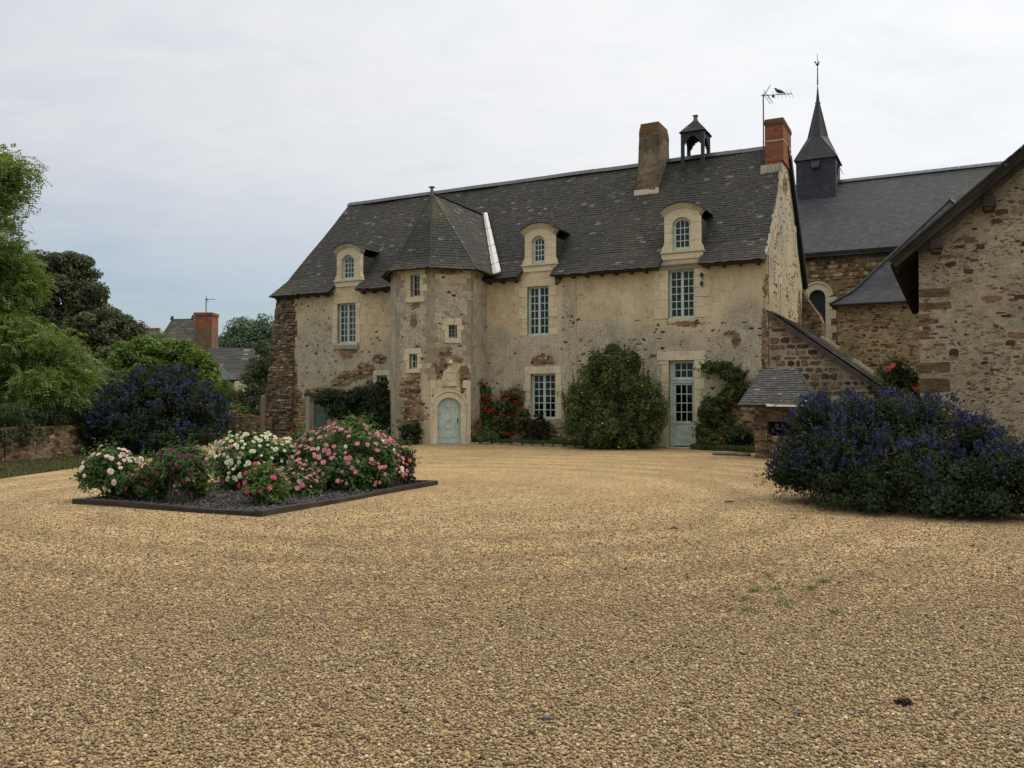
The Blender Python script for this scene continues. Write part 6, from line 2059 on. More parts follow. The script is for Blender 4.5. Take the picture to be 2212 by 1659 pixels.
ceanothus('rounded dark bush thick with blue flowers by the low garden wall', cb + np.array([0, .9, 0]), [
    ell(340, 905, 150, 82, 25.2, 1.7), ell(340, 850, 80, 52, 25.6, 1.2), ell(430, 900, 62, 70, 25.0, 1.0), ell(250, 925, 62, 55, 24.6, 1.0), ell(330, 950, 130, 42, 24.2, .9), ell(385, 838, 60, 36, 25.6, .7)],
    520, 0.30, 95, 0.075, 2100, 0.115)

# ---- big yellow-flowered shrub on the house front
sb_ = gp(1330, 972) + np.array([0, 0.9, 0])
yo, C, O, Rr = bush('flowering_shrub', 'large rounded evergreen shrub dotted with small yellow flowers left of the glazed double height door', 'shrub', sb_, [
    ell(1330, 880, 112, 92, 28.2, 1.3), ell(1320, 815, 72, 62, 28.4, 1.0), ell(1260, 895, 50, 62, 28.0, 0.9), ell(1400, 890, 46, 80, 28.0, 0.9), ell(1330, 935, 110, 42, 27.8, 1.1), ell(1325, 765, 24, 30, 28.5, .4), ell(1285, 790, 22, 34, 28.4, .4), ell(1365, 785, 26, 34, 28.4, .4), ell(1245, 860, 24, 30, 28.0, .4)],
    'yellow_shrub', 520, 0.26, 110, 0.075, n_st=16, fill=0.45, asp=0.42, flat=1.2, shade_mu=0.40, tone=0.35)
V0_, s0_ = [], []
idx = RNG.integers(0, len(C), 130)
d = unit(O[idx] + np.array([-0.5, -0.6, 0.0]) + rdir(130) * 0.4)
P = C[idx] + d * 0.27
for k in range(5):
    v, s = leaves(P + rdir(130) * 0.014, d, 0.034, 0.9, 0.4); V0_.append(v); s0_.append(s)
quad_obj('blossoms', V0_, s0_, PET['yellow'], yo)['kind'] = 'stuff'
# upright shoots
V0_, s0_ = [], []
for k in range(90):
    x = random.uniform(1215, 1440); y = {0: 0}.get(1, 0)
    top = 745 + abs(x - 1325) ** 1.5 * 0.085 + random.uniform(-12, 30)
    p0, p1 = at(x, top + 55, 28.3), at(x + random.uniform(-10, 10), top, 28.3)
    t = RNG.random(46)[:, None]
    pts = p0 * (1 - t) + p1 * t + rdir(46) * 0.06 * (1.15 - t)
    v, s = leaves(pts, rdir(46) + np.array([0, 0, .5]), 0.075, 0.4); V0_.append(v); s0_.append(s)
quad_obj('shoots', V0_, s0_, MT['yellow_shrub'], yo)

# ---- climbers and ivy on the walls
def hp_(px, py, ly):      # a point just in front of the house wall
    u, z = H(px, py, ly)
    return W(u, ly, z)


def wall_plant(name, label, cat, spots, mat, size, per, r_cl, base_px, n_cl, group=None, ly=-0.22, asp=0.6, dr=0.22, **kw):
    ells = []
    for px, py, rx, ry in spots:
        c = hp_(px, py, ly); k = c[1] / FPX
        ells.append((c, np.array([rx * k, dr, ry * k])))
    u, _ = H(base_px, 900, ly)
    b = W(u, ly, 0)
    return bush(name, label, cat, b, ells, mat, n_cl, r_cl, per, size, stem_r=0.025, n_st=12, fill=0.35, spread=0.12, asp=asp, group=group, **kw)


wall_plant('climbing_shrub', 'dark leafy climber arched over the blue plank door left of the tower', 'climber', [(740, 868, 54, 28), (705, 862, 24, 22), (772, 858, 24, 24), (745, 893, 40, 22), (790, 885, 16, 22)], 'ivy', 0.10, 90, 0.28, 775, 90, dr=0.40, ly=-0.35)
wall_plant('climbing_shrub', 'tall conical dark evergreen growing against the left flank of the tower', 'climber', [(826, 905, 34, 52), (823, 860, 24, 34), (832, 925, 32, 34), (818, 838, 10, 16)], 'ivy', 0.10, 90, 0.26, 828, 130, ly=-1.1, dr=0.5)
wall_plant('climbing_vine', 'loose yellowish green climber trained up the wall right of the glazed door', 'climber', [(1555, 795, 36, 13), (1585, 812, 26, 20), (1592, 840, 24, 22), (1572, 862, 24, 20), (1545, 880, 30, 30), (1540, 925, 36, 38), (1520, 940, 18, 28), (1575, 935, 30, 26), (1530, 792, 14, 10), (1525, 890, 14, 26)], 'climber', 0.085, 80, 0.17, 1550, 300, ly=-0.25, dr=0.26, inner=False)


# ---- roses
def bloom_mesh(name, mat, rad, petals=(5, 6, 7)):
    mb = MB()
    for ring, k in enumerate(petals):
        rr = rad * (0.34, 0.68, 1.0)[ring]; z0 = rad * (0.55, 0.30, 0.0)[ring]; tilt = (0.95, 0.62, 0.30)[ring]
        for i in range(k):
            t = 2 * math.pi * (i + 0.5 * ring) / k + random.uniform(-.15, .15)
            u = np.array([math.cos(t), math.sin(t), 0]); v = np.array([-math.sin(t), math.cos(t), 0])
            w = rr * 0.62
            b0 = u * rr * 0.12 + np.array([0, 0, z0 * 0.4]); m = u * rr * 0.7 + np.array([0, 0, z0 + rr * tilt * 0.35]); e = u * rr * (1.0 + 0.05 * ring) + np.array([0, 0, z0 + rr * tilt * 0.5 * random.uniform(.7, 1.2)])
            mb.add([b0 - v * w * 0.3, b0 + v * w * 0.3, m + v * w, m - v * w, e + v * w * 0.55, e - v * w * 0.55], [(0, 1, 2, 3), (3, 2, 4, 5)], random.random())
    o = mb.build(name, mat, None, norm=False, uv=False, smooth_=True)
    me = o.data
    bpy.data.objects.remove(o)
    return me


BLOOM = {k: [bloom_mesh('bloom', PET[k], 1.0), bloom_mesh('bloom', PET[k], 1.0, (4, 5, 6))] for k in PET}


def put_blooms(parent, kind, pts, dirs, rad):
    base = np.array(parent.location)
    for p, d in zip(pts, dirs):
        o = bpy.data.objects.new('bloom', random.choice(BLOOM[kind]))
        COL.objects.link(o)
        o.parent = parent
        r = rad * 0.80 * random.uniform(0.5, 1.2)
        o.location = tuple(np.asarray(p) - base)
        q = Vector(d).to_track_quat('Z', 'Y')
        o.rotation_euler = q.to_euler()
        o.scale = (r, r, r)


def mass_blooms(parent, kind, ells, n, rad):
    me = BLOOM[kind][0]
    V0 = np.empty(len(me.vertices) * 3, np.float32); me.vertices.foreach_get('co', V0); V0 = V0.reshape(-1, 3).astype(float)
    F0_ = np.array([list(p.vertices) for p in me.polygons])
    sh0 = np.empty(len(F0_), np.float32); me.attributes['shade'].data.foreach_get('value', sh0)
    pts, ds = surf_blooms(ells, n, 0.6)
    Vs, Fs = [], []
    for i, (p, d) in enumerate(zip(pts, ds)):
        M_ = np.array(Vector(d).to_track_quat('Z', 'Y').to_matrix()) * (rad * random.uniform(0.5, 1.0))
        Vs.append(V0 @ M_.T + p); Fs.append(F0_ + i * len(V0))
    o = mesh_obj('blossoms', np.concatenate(Vs), np.concatenate(Fs), PET[kind], parent, np.tile(sh0, len(pts)), smooth_=True, uv=False)
    o['kind'] = 'stuff'


def surf_blooms(ells, n, cluster=0.4, front=0.75):
    pts, ds = [], []
    cluster *= 0.5; tries = 0
    vol = np.array([e[1][0] * e[1][2] for e in ells]); vol /= vol.sum()
    while len(pts) < n:
        k = RNG.choice(len(ells), p=vol)
        c, r = ells[k]
        d = rdir(1)[0]
        d[1] = -abs(d[1]) * front + d[1] * (1 - front) if random.random() < 0.85 else d[1]
        d[2] = d[2] * 0.7 + 0.32
        d = d / np.linalg.norm(d)
        p = c + d * r * random.uniform(0.95, 1.08)
        if p[2] < 0.18: continue
        inside = any(np.sum(((p - e[0]) / (e[1] * 0.92)) ** 2) < 1 for i, e in enumerate(ells) if i != k)
        if inside: continue
        tries += 1
        if tries < n * 6 and any(np.sum((p - q) ** 2) < 0.015 for q in pts): continue
        m = 1
        if random.random() < cluster: m = random.randint(2, 4)
        for j in range(m):
            q = p + rdir(1)[0] * (0.09 if j else 0)
            pts.append(q); ds.append(unit(d + np.array([0, -0.25, 0.35]) + rdir(1)[0] * 0.35))
    return pts[:n], ds[:n]


def rose(label, base_px, ells, kind, n, rad, mat='rose_leaf', n_cl=60, r_cl=0.17, per=75, size=0.055, group='roses planted in the timber edged bed', name='rose_bush', more=(), base=None, stems=14, fill=0.45, inner=True, cluster=0.4, mass=0):
    b = gp(*base_px) if base is None else base
    ells = [(c, r * np.array([1.14, 1.2, 1.16])) for c, r in ells]
    o, C, O, Rr = bush(name, label, 'rose bush', b, ells, mat, int(n_cl * 1.5), r_cl, per, size, stem_r=0.012, n_st=stems, fill=fill, group=group, bark='stem', spread=0.12, inner=inner, asp=0.62, shoots=1.0, shoot_n=13)
    pts, ds = surf_blooms(ells, n, cluster)
    put_blooms(o, kind, pts, ds, rad)
    if mass: mass_blooms(o, kind, ells, mass, rad * 0.85)
    for k2, n2, r2 in more:
        pts, ds = surf_blooms(ells, n2, 0.3)
        put_blooms(o, k2, pts, ds, r2)
    return o


rose('blush white rose bush at the left tip of the timber edged bed', (262, 1078), [ell(245, 1012, 52, 36, 13.7, 0.5), ell(205, 1030, 30, 24, 13.6, 0.35), ell(280, 1035, 36, 34, 13.6, .4), ell(262, 1058, 34, 24, 13.6, .3)], 'blush', 44, 0.052, n_cl=75, r_cl=0.13, cluster=0.5, per=62)
rose('low rose bush with coral red blooms between the blush white and the purple roses', (325, 1085), [ell(312, 1042, 30, 30, 13.3, 0.3), ell(335, 1060, 22, 20, 13.3, .25)], 'coral', 17, 0.042, n_cl=34, r_cl=0.11, per=60)
rose('leggy rose bush with dark purple blooms and bare canes', (385, 1092), [ell(392, 1000, 46, 32, 13.1, 0.4), ell(360, 1020, 34, 32, 13.1, 0.4), ell(412, 1032, 30, 34, 13.1, .35)], 'purple', 62, 0.046, n_cl=66, r_cl=0.13, per=62, stems=26)
rose('small rose bush with a few yellow blooms right of the purple roses', (438, 1080), [ell(432, 1048, 18, 26, 13.6, 0.25)], 'yellow', 9, 0.042, n_cl=16, r_cl=0.10, per=55)
rose('broad rose bush covered in cream white blooms', (540, 1052), [ell(545, 985, 72, 44, 15.2, 0.65), ell(500, 1005, 40, 38, 15.0, 0.5), ell(600, 1000, 46, 44, 15.2, .5), ell(545, 1025, 62, 32, 14.9, .5)], 'white', 84, 0.047, n_cl=110, r_cl=0.16, more=(('red', 5, 0.04), ('pink', 9, 0.045)), cluster=0.9, per=70, mass=110)
rose('fresh green rose bush with hot pink blooms at the front corner of the bed', (572, 1098), [ell(570, 1045, 40, 40, 12.9, 0.4), ell(590, 1065, 30, 28, 12.8, .3)], 'hot_pink', 18, 0.045, mat='fresh_leaf', n_cl=42, r_cl=0.12, per=62)
rose('large rose bush laden with pink blooms in the middle of the bed', (755, 1062), [ell(745, 985, 96, 56, 15.2, 0.75), ell(690, 1010, 60, 46, 15.0, 0.6), ell(815, 995, 52, 46, 15.3, 0.6), ell(765, 1025, 90, 36, 15.0, .6)], 'pink', 86, 0.046, more=(('white', 12, 0.042),), n_cl=170, r_cl=0.17, cluster=0.7, per=70, mass=90)
rose('low spreading rose bush with clustered pale pink blooms close to the sleeper', (652, 1078), [ell(650, 1055, 46, 24, 14.0, 0.35), ell(640, 1030, 40, 18, 14.2, .3)], 'pink', 40, 0.045, n_cl=34, r_cl=0.10, per=50, cluster=0.7)
rose('tall bright green rose shoot with pink blooms rising over the bed', (765, 1050), [ell(762, 935, 38, 26, 15.9, 0.4), ell(765, 918, 18, 16, 15.9, .22), ell(800, 945, 20, 14, 15.9, .2)], 'pink', 12, 0.045, mat='fresh_leaf', n_cl=44, r_cl=0.12, per=60)
rose('sparse bronze leaved rose bush with two orange blooms at the right end of the bed', (850, 1058), [ell(862, 1005, 34, 44, 15.6, 0.4)], 'orange', 4, 0.045, mat='red_twig', n_cl=40, r_cl=0.11, per=40, inner=False)
rose('rose bush with red blooms at the back of the bed by the plank door', (640, 1010), [ell(660, 950, 34, 20, 17.0, 0.4), ell(690, 965, 24, 18, 17.0, .3)], 'red', 12, 0.04, n_cl=34, r_cl=0.13, per=60)

# climbing red rose right of the tower door
ells = []
for px, py, rx, ry in ((1045, 860, 16, 24), (1060, 905, 22, 36), (1098, 868, 24, 22), (1085, 905, 26, 22), (1075, 935, 34, 20), (1040, 838, 8, 16), (1110, 850, 10, 12)):
    c = hp_(px, py, -0.3); k = c[1] / FPX
    ells.append((c, np.array([rx * k, 0.22, ry * k])))
rose('climbing rose thick with deep red blooms beside the arched tower door', None, ells, 'red', 95, 0.055, mass=110, n_cl=90, r_cl=0.18, per=60, size=0.085, name='climbing_rose', group=None, base=W(H(1070, 900, -.3)[0], -0.3, 0), cluster=0.75)
# rose with pink-red heads by the barn corner
b = W(4.0, -2.0, 0)
Yr = b[1]
ells = [ell(1955, 818, 20, 20, Yr, 0.4), ell(1925, 806, 22, 26, Yr, .4), ell(1950, 850, 32, 26, Yr, .5), ell(1950, 900, 36, 50, Yr, .6)]
rose('rose bush with bright salmon red heads between the lean to and the barn corner', None, ells, 'salmon', 34, 0.085, n_cl=60, r_cl=0.22, per=60, size=0.09, group=None, base=np.array([ells[2][0][0], Yr, 0.0]), mat='climber', cluster=0.8)
# small border plants at the foot of the front
for lab, px, py, rx, ry, ly, kind, n, m, mt in (
        ('low leafy rose at the foot of the left tower wall with pale pink blooms', 888, 935, 20, 24, -2.5, 'blush', 4, 24, 'ivy'),
        ('small broad leaved bush under the climbing red rose', 1050, 945, 26, 14, -0.9, 'red', 2, 22, 'fresh_leaf'),
        ('thin upright climber in front of the left jamb of the lower casement', 1130, 915, 11, 34, -0.4, 'white', 1, 24, 'climber'),
        ('small dark rose under the lower casement window', 1165, 925, 20, 26, -0.5, 'red', 4, 22, 'red_twig'),
        ('low bushy plant with one red flower right of the trained climber', 1600, 945, 22, 16, -0.7, 'red', 3, 24, 'ivy'),
        ('low leafy plant with salmon blooms below the trained climber', 1550, 955, 28, 16, -0.8, 'salmon', 3, 22, 'climber')):
    c = hp_(px, py, ly); k = c[1] / FPX
    e = [(c, np.array([rx * k, 0.25, ry * k]))]
    rose(lab, None, e, kind, n, 0.05, mat=mt, n_cl=m, r_cl=0.15, per=60, size=0.085, group='small plants along the foot of the house front', base=np.array([c[0], c[1], 0]), name='border_plant', stems=6)

# ---- rose bed: sleepers and mulch
bed = root('flower_bed', (-4.2, 14.7, 0), 'square rose bed of dark mulch edged with old timber sleepers', 'flower bed')
ORIG[bed.name] = np.array([-4.2, 14.7, 0.0])
bl_, bf_, br_ = gp(155, 1088)[:2], gp(565, 1117)[:2], gp(945, 1047)[:2]
bb_ = bl_ + br_ - bf_
cs = [bl_, bf_, br_, bb_]
for k in range(4):
    p, q = cs[k], cs[(k + 1) % 4]
    d = (q - p) / np.linalg.norm(q - p); nn = np.array([-d[1], d[0]])
    L_ = np.linalg.norm(q - p)
    cuts = [0, L_ * random.uniform(.45, .55), L_]
    for a, b in zip(cuts[:-1], cuts[1:]):
        mb = MB()
        steps = 7
        for i in range(steps):
            s0_, s1_ = a + (b - a) * i / steps, a + (b - a) * (i + 1) / steps
            w0, w1 = 0.016 * math.sin(s0_ * 2.1 + k), 0.016 * math.sin(s1_ * 2.1 + k)
            h0, h1 = 0.072 + 0.012 * math.sin(s0_ * 1.7 + k), 0.072 + 0.012 * math.sin(s1_ * 1.7 + k)
            e0, e1 = p + d * s0_, p + d * s1_
            mb.add([(*(e0 + nn * w0), 0), (*(e1 + nn * w1), 0), (*(e1 + nn * (.11 + w1)), 0), (*(e0 + nn * (.11 + w0)), 0), (*(e0 + nn * w0), h0), (*(e1 + nn * w1), h1), (*(e1 + nn * (.11 + w1)), h1), (*(e0 + nn * (.11 + w0)), h0)],
                   [(4, 5, 6, 7), (0, 1, 5, 4), (2, 3, 7, 6)] + ([(3, 0, 4, 7)] if i == 0 else []) + ([(1, 2, 6, 5)] if i == steps - 1 else []))
        mb.build('sleeper', MT['sleeper'], bed, bevel=0.006)
nx_ = 46
V = []
for i in range(nx_ + 1):
    for j in range(nx_ + 1):
        s, t = 0.03 + 0.94 * i / nx_, 0.03 + 0.94 * j / nx_
        p = bf_ + (bl_ - bf_) * s + (br_ - bf_) * t
        V.append((p[0], p[1], 0.035 + 0.02 * mnoise.noise(Vector((p[0] * 2, p[1] * 2, 1))) + 0.014 * mnoise.noise(Vector((p[0] * 14, p[1] * 14, 1)))))
F = [(i * (nx_ + 1) + j, i * (nx_ + 1) + j + 1, (i + 1) * (nx_ + 1) + j + 1, (i + 1) * (nx_ + 1) + j) for i in range(nx_) for j in range(nx_)]
mesh_obj('soil', V, F, MT['soil'], bed)
N = 9000
s, t = RNG.random(N) * .94 + .03, RNG.random(N) * .94 + .03
P = np.zeros((N, 3)); P[:, :2] = bf_ + (bl_ - bf_) * s[:, None] + (br_ - bf_) * t[:, None]; P[:, 2] = 0.05 + 0.012 * RNG.random(N)
V, sh = leaves(P, np.tile([0, 0, 1.0], (N, 1)), 0.045, 0.7, 0.5)
o = quad_obj('mulch', [V], [sh], mat_leaf('slate chips', (0.028, 0.027, 0.027), (0.13, 0.125, 0.12), 0.0, 0.7), bed); o['kind'] = 'stuff'

# ---- trees on the left
def tree(name, label, base, ells, mat, n_cl, r_cl, per, size, trunk_r, fork, group=None, n_limb=14, fill=0.3, crown='crown', **kw):
    o = plant(name, label, 'tree', base, group)
    C, O, Rr = clump_points(ells, n_cl, r_cl, fill)
    V, s = clump_leaves(C, O, Rr, per, size, zmin=0.3, **kw)
    quad_obj(crown, [V], [s], MT[mat], o)
    mb = MB(); b = np.asarray(base, float); f = np.asarray(fork, float)
    mid = (b + f) / 2 + np.array([0.1, 0, 0])
    mb.tube([b - (0, 0, .05), b + (0, 0, .3), mid, f], [trunk_r * 1.3, trunk_r, trunk_r * .85, trunk_r * .7], 8)
    limbs(mb, f, [e[0] for e in ells], trunk_r * 0.5, 0.2)
    for e in pick_ends(C, n_limb): limbs(mb, f + (e - f) * 0.25, [e], trunk_r * 0.18, 0.2)
    mb.build('trunk', MT['bark'], o, norm=False, uv=False)
    return o, C, O, Rr


GT = 'trees and shrubs beyond the garden wall'
tree('dark_tree', 'dark brownish green spreading tree behind the robinia', at(110, 865, 38) * (1, 1, 0), [
    ell(110, 640, 105, 88, 38, 2.6), ell(225, 682, 52, 24, 38, 1.3), ell(262, 706, 44, 22, 38, 1.2), ell(195, 632, 40, 30, 38, 1.2), ell(285, 722, 26, 14, 38, .8), ell(180, 720, 110, 60, 38, 2.6), ell(235, 745, 75, 42, 38, 1.8), ell(130, 575, 78, 34, 38, 1.6), ell(120, 570, 62, 26, 38, 1.4), ell(60, 600, 66, 40, 38, 1.8), ell(175, 565, 34, 20, 38, 1.0), ell(150, 620, 66, 34, 38, 1.8), ell(196, 592, 22, 12, 38, .6), ell(90, 665, 100, 46, 38, 2.4), ell(205, 625, 20, 9, 38, .5), ell(190, 660, 44, 24, 38, 1.2),
    ell(140, 715, 110, 46, 38, 2.6), ell(235, 702, 40, 18, 38, .9), ell(270, 690, 30, 13, 38, .7), ell(255, 735, 50, 22, 38, 1.2), ell(290, 712, 18, 9, 38, .5), ell(60, 760, 110, 60, 38, 2.6), ell(170, 780, 110, 50, 37.5, 2.4), ell(255, 780, 60, 40, 37, 1.8), ell(60, 840, 140, 60, 36, 2.2), ell(210, 850, 110, 60, 35, 2), ell(0, 640, 60, 60, 38, 2)],
    'dark_tree', 1150, 0.42, 95, 0.15, 0.35, at(110, 800, 38), GT, flat=0.7, tone=0.35, fill=0.3)
tree('bright_shrub', 'bright green glossy shrub rising behind the blue flowered bush', at(350, 865, 31.5) * (1, 1, 0), [
    ell(350, 775, 82, 46, 31.5, 1.3), ell(430, 790, 40, 34, 31.3, 0.9), ell(275, 770, 46, 36, 31.5, 1.0), ell(320, 750, 60, 24, 31.5, 1.0), ell(400, 770, 46, 40, 31.3, 1.0), ell(330, 830, 110, 52, 31, 1.5), ell(445, 815, 24, 24, 31, .5)],
    'laurel', 210, 0.36, 100, 0.15, 0.08, at(350, 860, 31.5), GT, n_limb=20, tone=0.3)
tree('broadleaf_tree', 'pale grey green broad tree standing far behind the village barn', at(545, 865, 80) * (1, 1, 0), [
    ell(540, 735, 52, 52, 80, 3), ell(575, 720, 30, 40, 80, 2), ell(490, 750, 34, 30, 80, 2), ell(555, 780, 60, 40, 80, 3), ell(475, 755, 18, 18, 80, 1.5)],
    'far_tree', 180, 1.0, 90, 0.34, 0.5, at(545, 820, 80), GT, tone=0.3)
tree('leafy_shrub', 'loose grey green tree hanging beside the stone buttress', at(550, 865, 43) * (1, 1, 0), [
    ell(555, 830, 34, 60, 43, 1.2), ell(545, 890, 44, 44, 42, 1.2), ell(520, 870, 26, 40, 42, .8), ell(575, 770, 18, 50, 43, .7)],
    'willow', 150, 0.42, 70, 0.14, 0.10, at(550, 880, 43), GT)
tree('leafy_shrub', 'low bright green shrub between the village barn and the blue bush', at(470, 880, 38) * (1, 1, 0), [
    ell(470, 845, 40, 36, 38, 1.0), ell(450, 830, 24, 26, 38, .8), ell(500, 890, 34, 26, 37, .8)], 'laurel', 70, 0.36, 70, 0.13, 0.05, at(470, 890, 38), GT, shade_mu=0.3)
tree('leafy_shrub', 'dim undergrowth shrub behind the garden wall below the dark tree', at(90, 900, 26) * (1, 1, 0), [
    ell(70, 900, 110, 50, 26, 1.2), ell(190, 890, 80, 62, 28, 1.2), ell(250, 850, 70, 56, 30, 1.3), ell(160, 850, 110, 50, 29, 1.4), ell(190, 930, 60, 40, 27, 1.0), ell(-30, 890, 80, 60, 24, 1)], 'willow', 330, 0.36, 100, 0.11, 0.08, at(90, 905, 26), GT, shade_mu=0.2)
# a bare twiggy top by the village house
o = plant('bare_tree', 'nearly leafless twiggy tree top in front of the village house', 'tree', at(305, 865, 45) * (1, 1, 0), GT)
mb = MB(); tb = at(310, 790, 45)
mb.tube([at(308, 865, 45) * (1, 1, 0), tb], [0.12, 0.08], 6)
for k in range(16):
    p = tb; a = random.uniform(-0.9, 0.9)
    pts = [p]
    for j in range(4):
        p = p + np.array([math.sin(a) * 0.55, random.uniform(-.2, .2), math.cos(a) * 0.55]); a += random.uniform(-.5, .5); pts.append(p)
    mb.tube(pts, [0.045, 0.035, 0.025, 0.017, 0.01], 4)
    mb.tube([pts[2], pts[2] + np.array([random.uniform(-.5, .5), 0, .4])], [0.02, 0.008], 4)
mb.build('trunk', mat_plain('bleached twigs', (0.17, 0.155, 0.125), 0.9, 0.2), o, norm=False, uv=False)
tw = [at(random.uniform(265, 355), random.uniform(720, 765), 45) for _ in range(60)]
V, s = clump_leaves(np.array(tw), rdir(60), np.full(60, .3), 14, 0.14); quad_obj('crown', [V], [s], MT['laurel'], o)


def fronds(C, O, per, length, mats_sh=0.5, pairs=7):
    """pinnate robinia leaves hanging in sprays"""
    n = len(C) * per
    idx = np.repeat(np.arange(len(C)), per)
    P = C[idx] + rdir(n) * RNG.random(n)[:, None] ** 0.5 * 0.42
    d = unit(rdir(n) * 0.9 + O[idx] * 0.6 + np.array([0, 0, -0.12]))
    side = unit(np.cross(d, np.tile([0, 0, 1.0], (n, 1)) + rdir(n) * 0.5))
    L = length * (0.7 + 0.5 * RNG.random(n))
    ct = RNG.normal(0, 0.13, len(C))
    Vs, ss = [], []
    for k in range(pairs):
        t = (k + 1) / pairs
        c = P + d * (L * t)[:, None] + np.array([0, 0, -0.10]) * (t * t)
        for s in (-1, 1):
            q = c + side * s * (L * 0.16)[:, None]
            a = side * s * (L * 0.15)[:, None] + d * (L * .03)[:, None] + rdir(n) * (L * 0.05)[:, None]; b = d * (L * 0.095)[:, None] + rdir(n) * (L * 0.04)[:, None]
            Vs.append(np.stack([q - a, q + b, q + a, q - b], 1)); ss.append(np.clip(mats_sh + ct[idx] + RNG.normal(0, 0.15, n), 0, 1))
    return Vs, ss


ro = plant('robinia_tree', 'light green robinia with hanging white flower sprays leaning in from the left edge', 'tree', (-16.2, 23.5, 0))
RE = [ell(px, py, rx, ry, 23.7 + 0.5 * math.sin(py * 1.3), 0.8) for px, py, rx, ry in (
    (-2, 349, 26, 7), (38, 362, 34, 6), (-10, 376, 34, 8), (28, 394, 34, 7), (-6, 410, 30, 7), (34, 430, 22, 5), (-12, 440, 36, 9), (6, 468, 16, 7), (2, 494, 9, 5),
    (5, 530, 34, 14), (-10, 556, 66, 17), (28, 582, 50, 15), (48, 610, 42, 13), (10, 630, 60, 17), (-20, 660, 60, 18),
    (10, 705, 60, 16), (60, 722, 62, 13), (112, 742, 58, 11), (40, 752, 90, 17), (128, 774, 66, 11), (60, 793, 100, 15), (168, 798, 48, 8), (110, 820, 86, 13), (30, 838, 90, 17), (120, 850, 66, 13), (20, 872, 80, 15))]
C, O, Rr = clump_points(RE, 800, 0.16, 0.2)
Vs, ss = fronds(C, O, 17, 0.24, pairs=5)
quad_obj('crown', Vs, ss, MT['robinia'], ro)
idx = RNG.integers(0, len(C), 330)
idx = idx[(C[idx][:, 2] < 5.0)]
P = C[idx] + rdir(len(idx)) * 0.3
Vs, ss = [], []
for k in range(9):
    q = P + np.array([0, 0, -0.016 * k]) + rdir(len(P)) * 0.025
    v, s = leaves(q, rdir(len(P)), 0.045, 0.8); Vs.append(v); ss.append(s)
quad_obj('blossoms', Vs, ss, MT['robinia_flower'], ro)['kind'] = 'stuff'
mb = MB()
mb.tube([(-16.2, 23.5, -0.05), (-16.1, 23.5, 2.0), (-15.9, 23.5, 4.0), (-15.6, 23.6, 6.0), (-14.9, 23.5, 7.4)], [0.28, 0.24, 0.2, 0.13, 0.06], 8)
for e in RE: limbs(mb, (-15.9, 23.6, min(6.2, max(1.8, e[0][2] - 0.6))), [e[0]], 0.07, 0.25)
for e in pick_ends(C, 40): limbs(mb, e + np.array([-0.8, 0.1, -0.15]), [e], 0.018, 0.2)
mb.build('trunk', MT['bark'], ro, norm=False, uv=False)
# ivy over the garden wall
iv = plant('ivy', 'dark ivy spilling over the top of the low garden wall', 'ivy', (-13.1, 21.0, 0))
cl = []
for k in range(230):
    t = random.random() ** 0.9
    p = pl[0] + (pl[1] - pl[0]) * min(1, t * 1.4) if t < .7 else pl[1] + (pl[2] - pl[1]) * (t - .7) / .3
    cl.append((p[0] + random.uniform(-0.25, 0.32), p[1] + random.uniform(-.2, .2), 0.95 + random.uniform(-0.42, 0.40)))
cl = np.array(cl)
V, s = clump_leaves(cl, np.tile([0.6, -0.6, 0.3], (len(cl), 1)), np.full(len(cl), 0.26), 80, 0.075); quad_obj('foliage', [V], [s], MT['ivy'], iv)


# ---- fallen petals and leaf litter on the gravel
Q = []
for (cx_, cy_, rx, ry, n) in ((4.6, 11.3, 2.4, 0.8, 260), (6.4, 10.6, 1.4, 0.6, 120), (-4.6, 12.2, 2.6, 0.5, 160), (-2.4, 13.6, 0.6, 1.8, 90), (2.0, 26.2, 2.4, 0.5, 120)):
    Q.append(np.stack([cx_ + RNG.normal(0, rx * .5, n), cy_ + RNG.normal(0, ry * .6, n), 0.014 + 0.006 * RNG.random(n)], 1))
Q = np.concatenate(Q)
V, sh = leaves(Q, np.tile([0, 0, 1.0], (len(Q), 1)), 0.022, 0.7, 0.35)
quad_obj('leaf_litter', [V], [sh], mat_leaf('dry litter', (0.030, 0.022, 0.018), (0.20, 0.13, 0.09), 0.1, 0.8), None)['kind'] = 'stuff'


# ---- lawns, kerb stones, weeds
def blades(name, polys, n, h, mat, w=0.012):
    Ps = []
    for poly in polys:
        P = np.array([p[:2] for p in poly]); lo, hi = P.min(0), P.max(0)
        k = int(n / len(polys) * 3)
        Q = lo + RNG.random((k, 2)) * (hi - lo)
        ins = np.zeros(k, bool); j = len(P) - 1
        for i in range(len(P)):
            c = ((P[i, 1] > Q[:, 1]) != (P[j, 1] > Q[:, 1])) & (Q[:, 0] < (P[j, 0] - P[i, 0]) * (Q[:, 1] - P[i, 1]) / (P[j, 1] - P[i, 1] + 1e-12) + P[i, 0]); ins ^= c; j = i
        Ps.append(Q[ins][:int(n / len(polys) * 1.6)])
    Q = np.concatenate(Ps); k = len(Q)
    B = np.concatenate([Q, np.zeros((k, 1))], 1)
    a = RNG.random(k) * 6.283; u = np.stack([np.cos(a), np.sin(a), np.zeros(k)], 1) * w
    hh = h * (0.4 + 0.9 * RNG.random(k))
    tip = B + np.stack([RNG.normal(0, .35, k) * hh, RNG.normal(0, .35, k) * hh, hh], 1)
    V = np.stack([B - u, B + u, tip + u * .3, tip - u * .3], 1)
    o = quad_obj(name, [V], [RNG.random(k)], mat, None); o['kind'] = 'stuff'
    return o


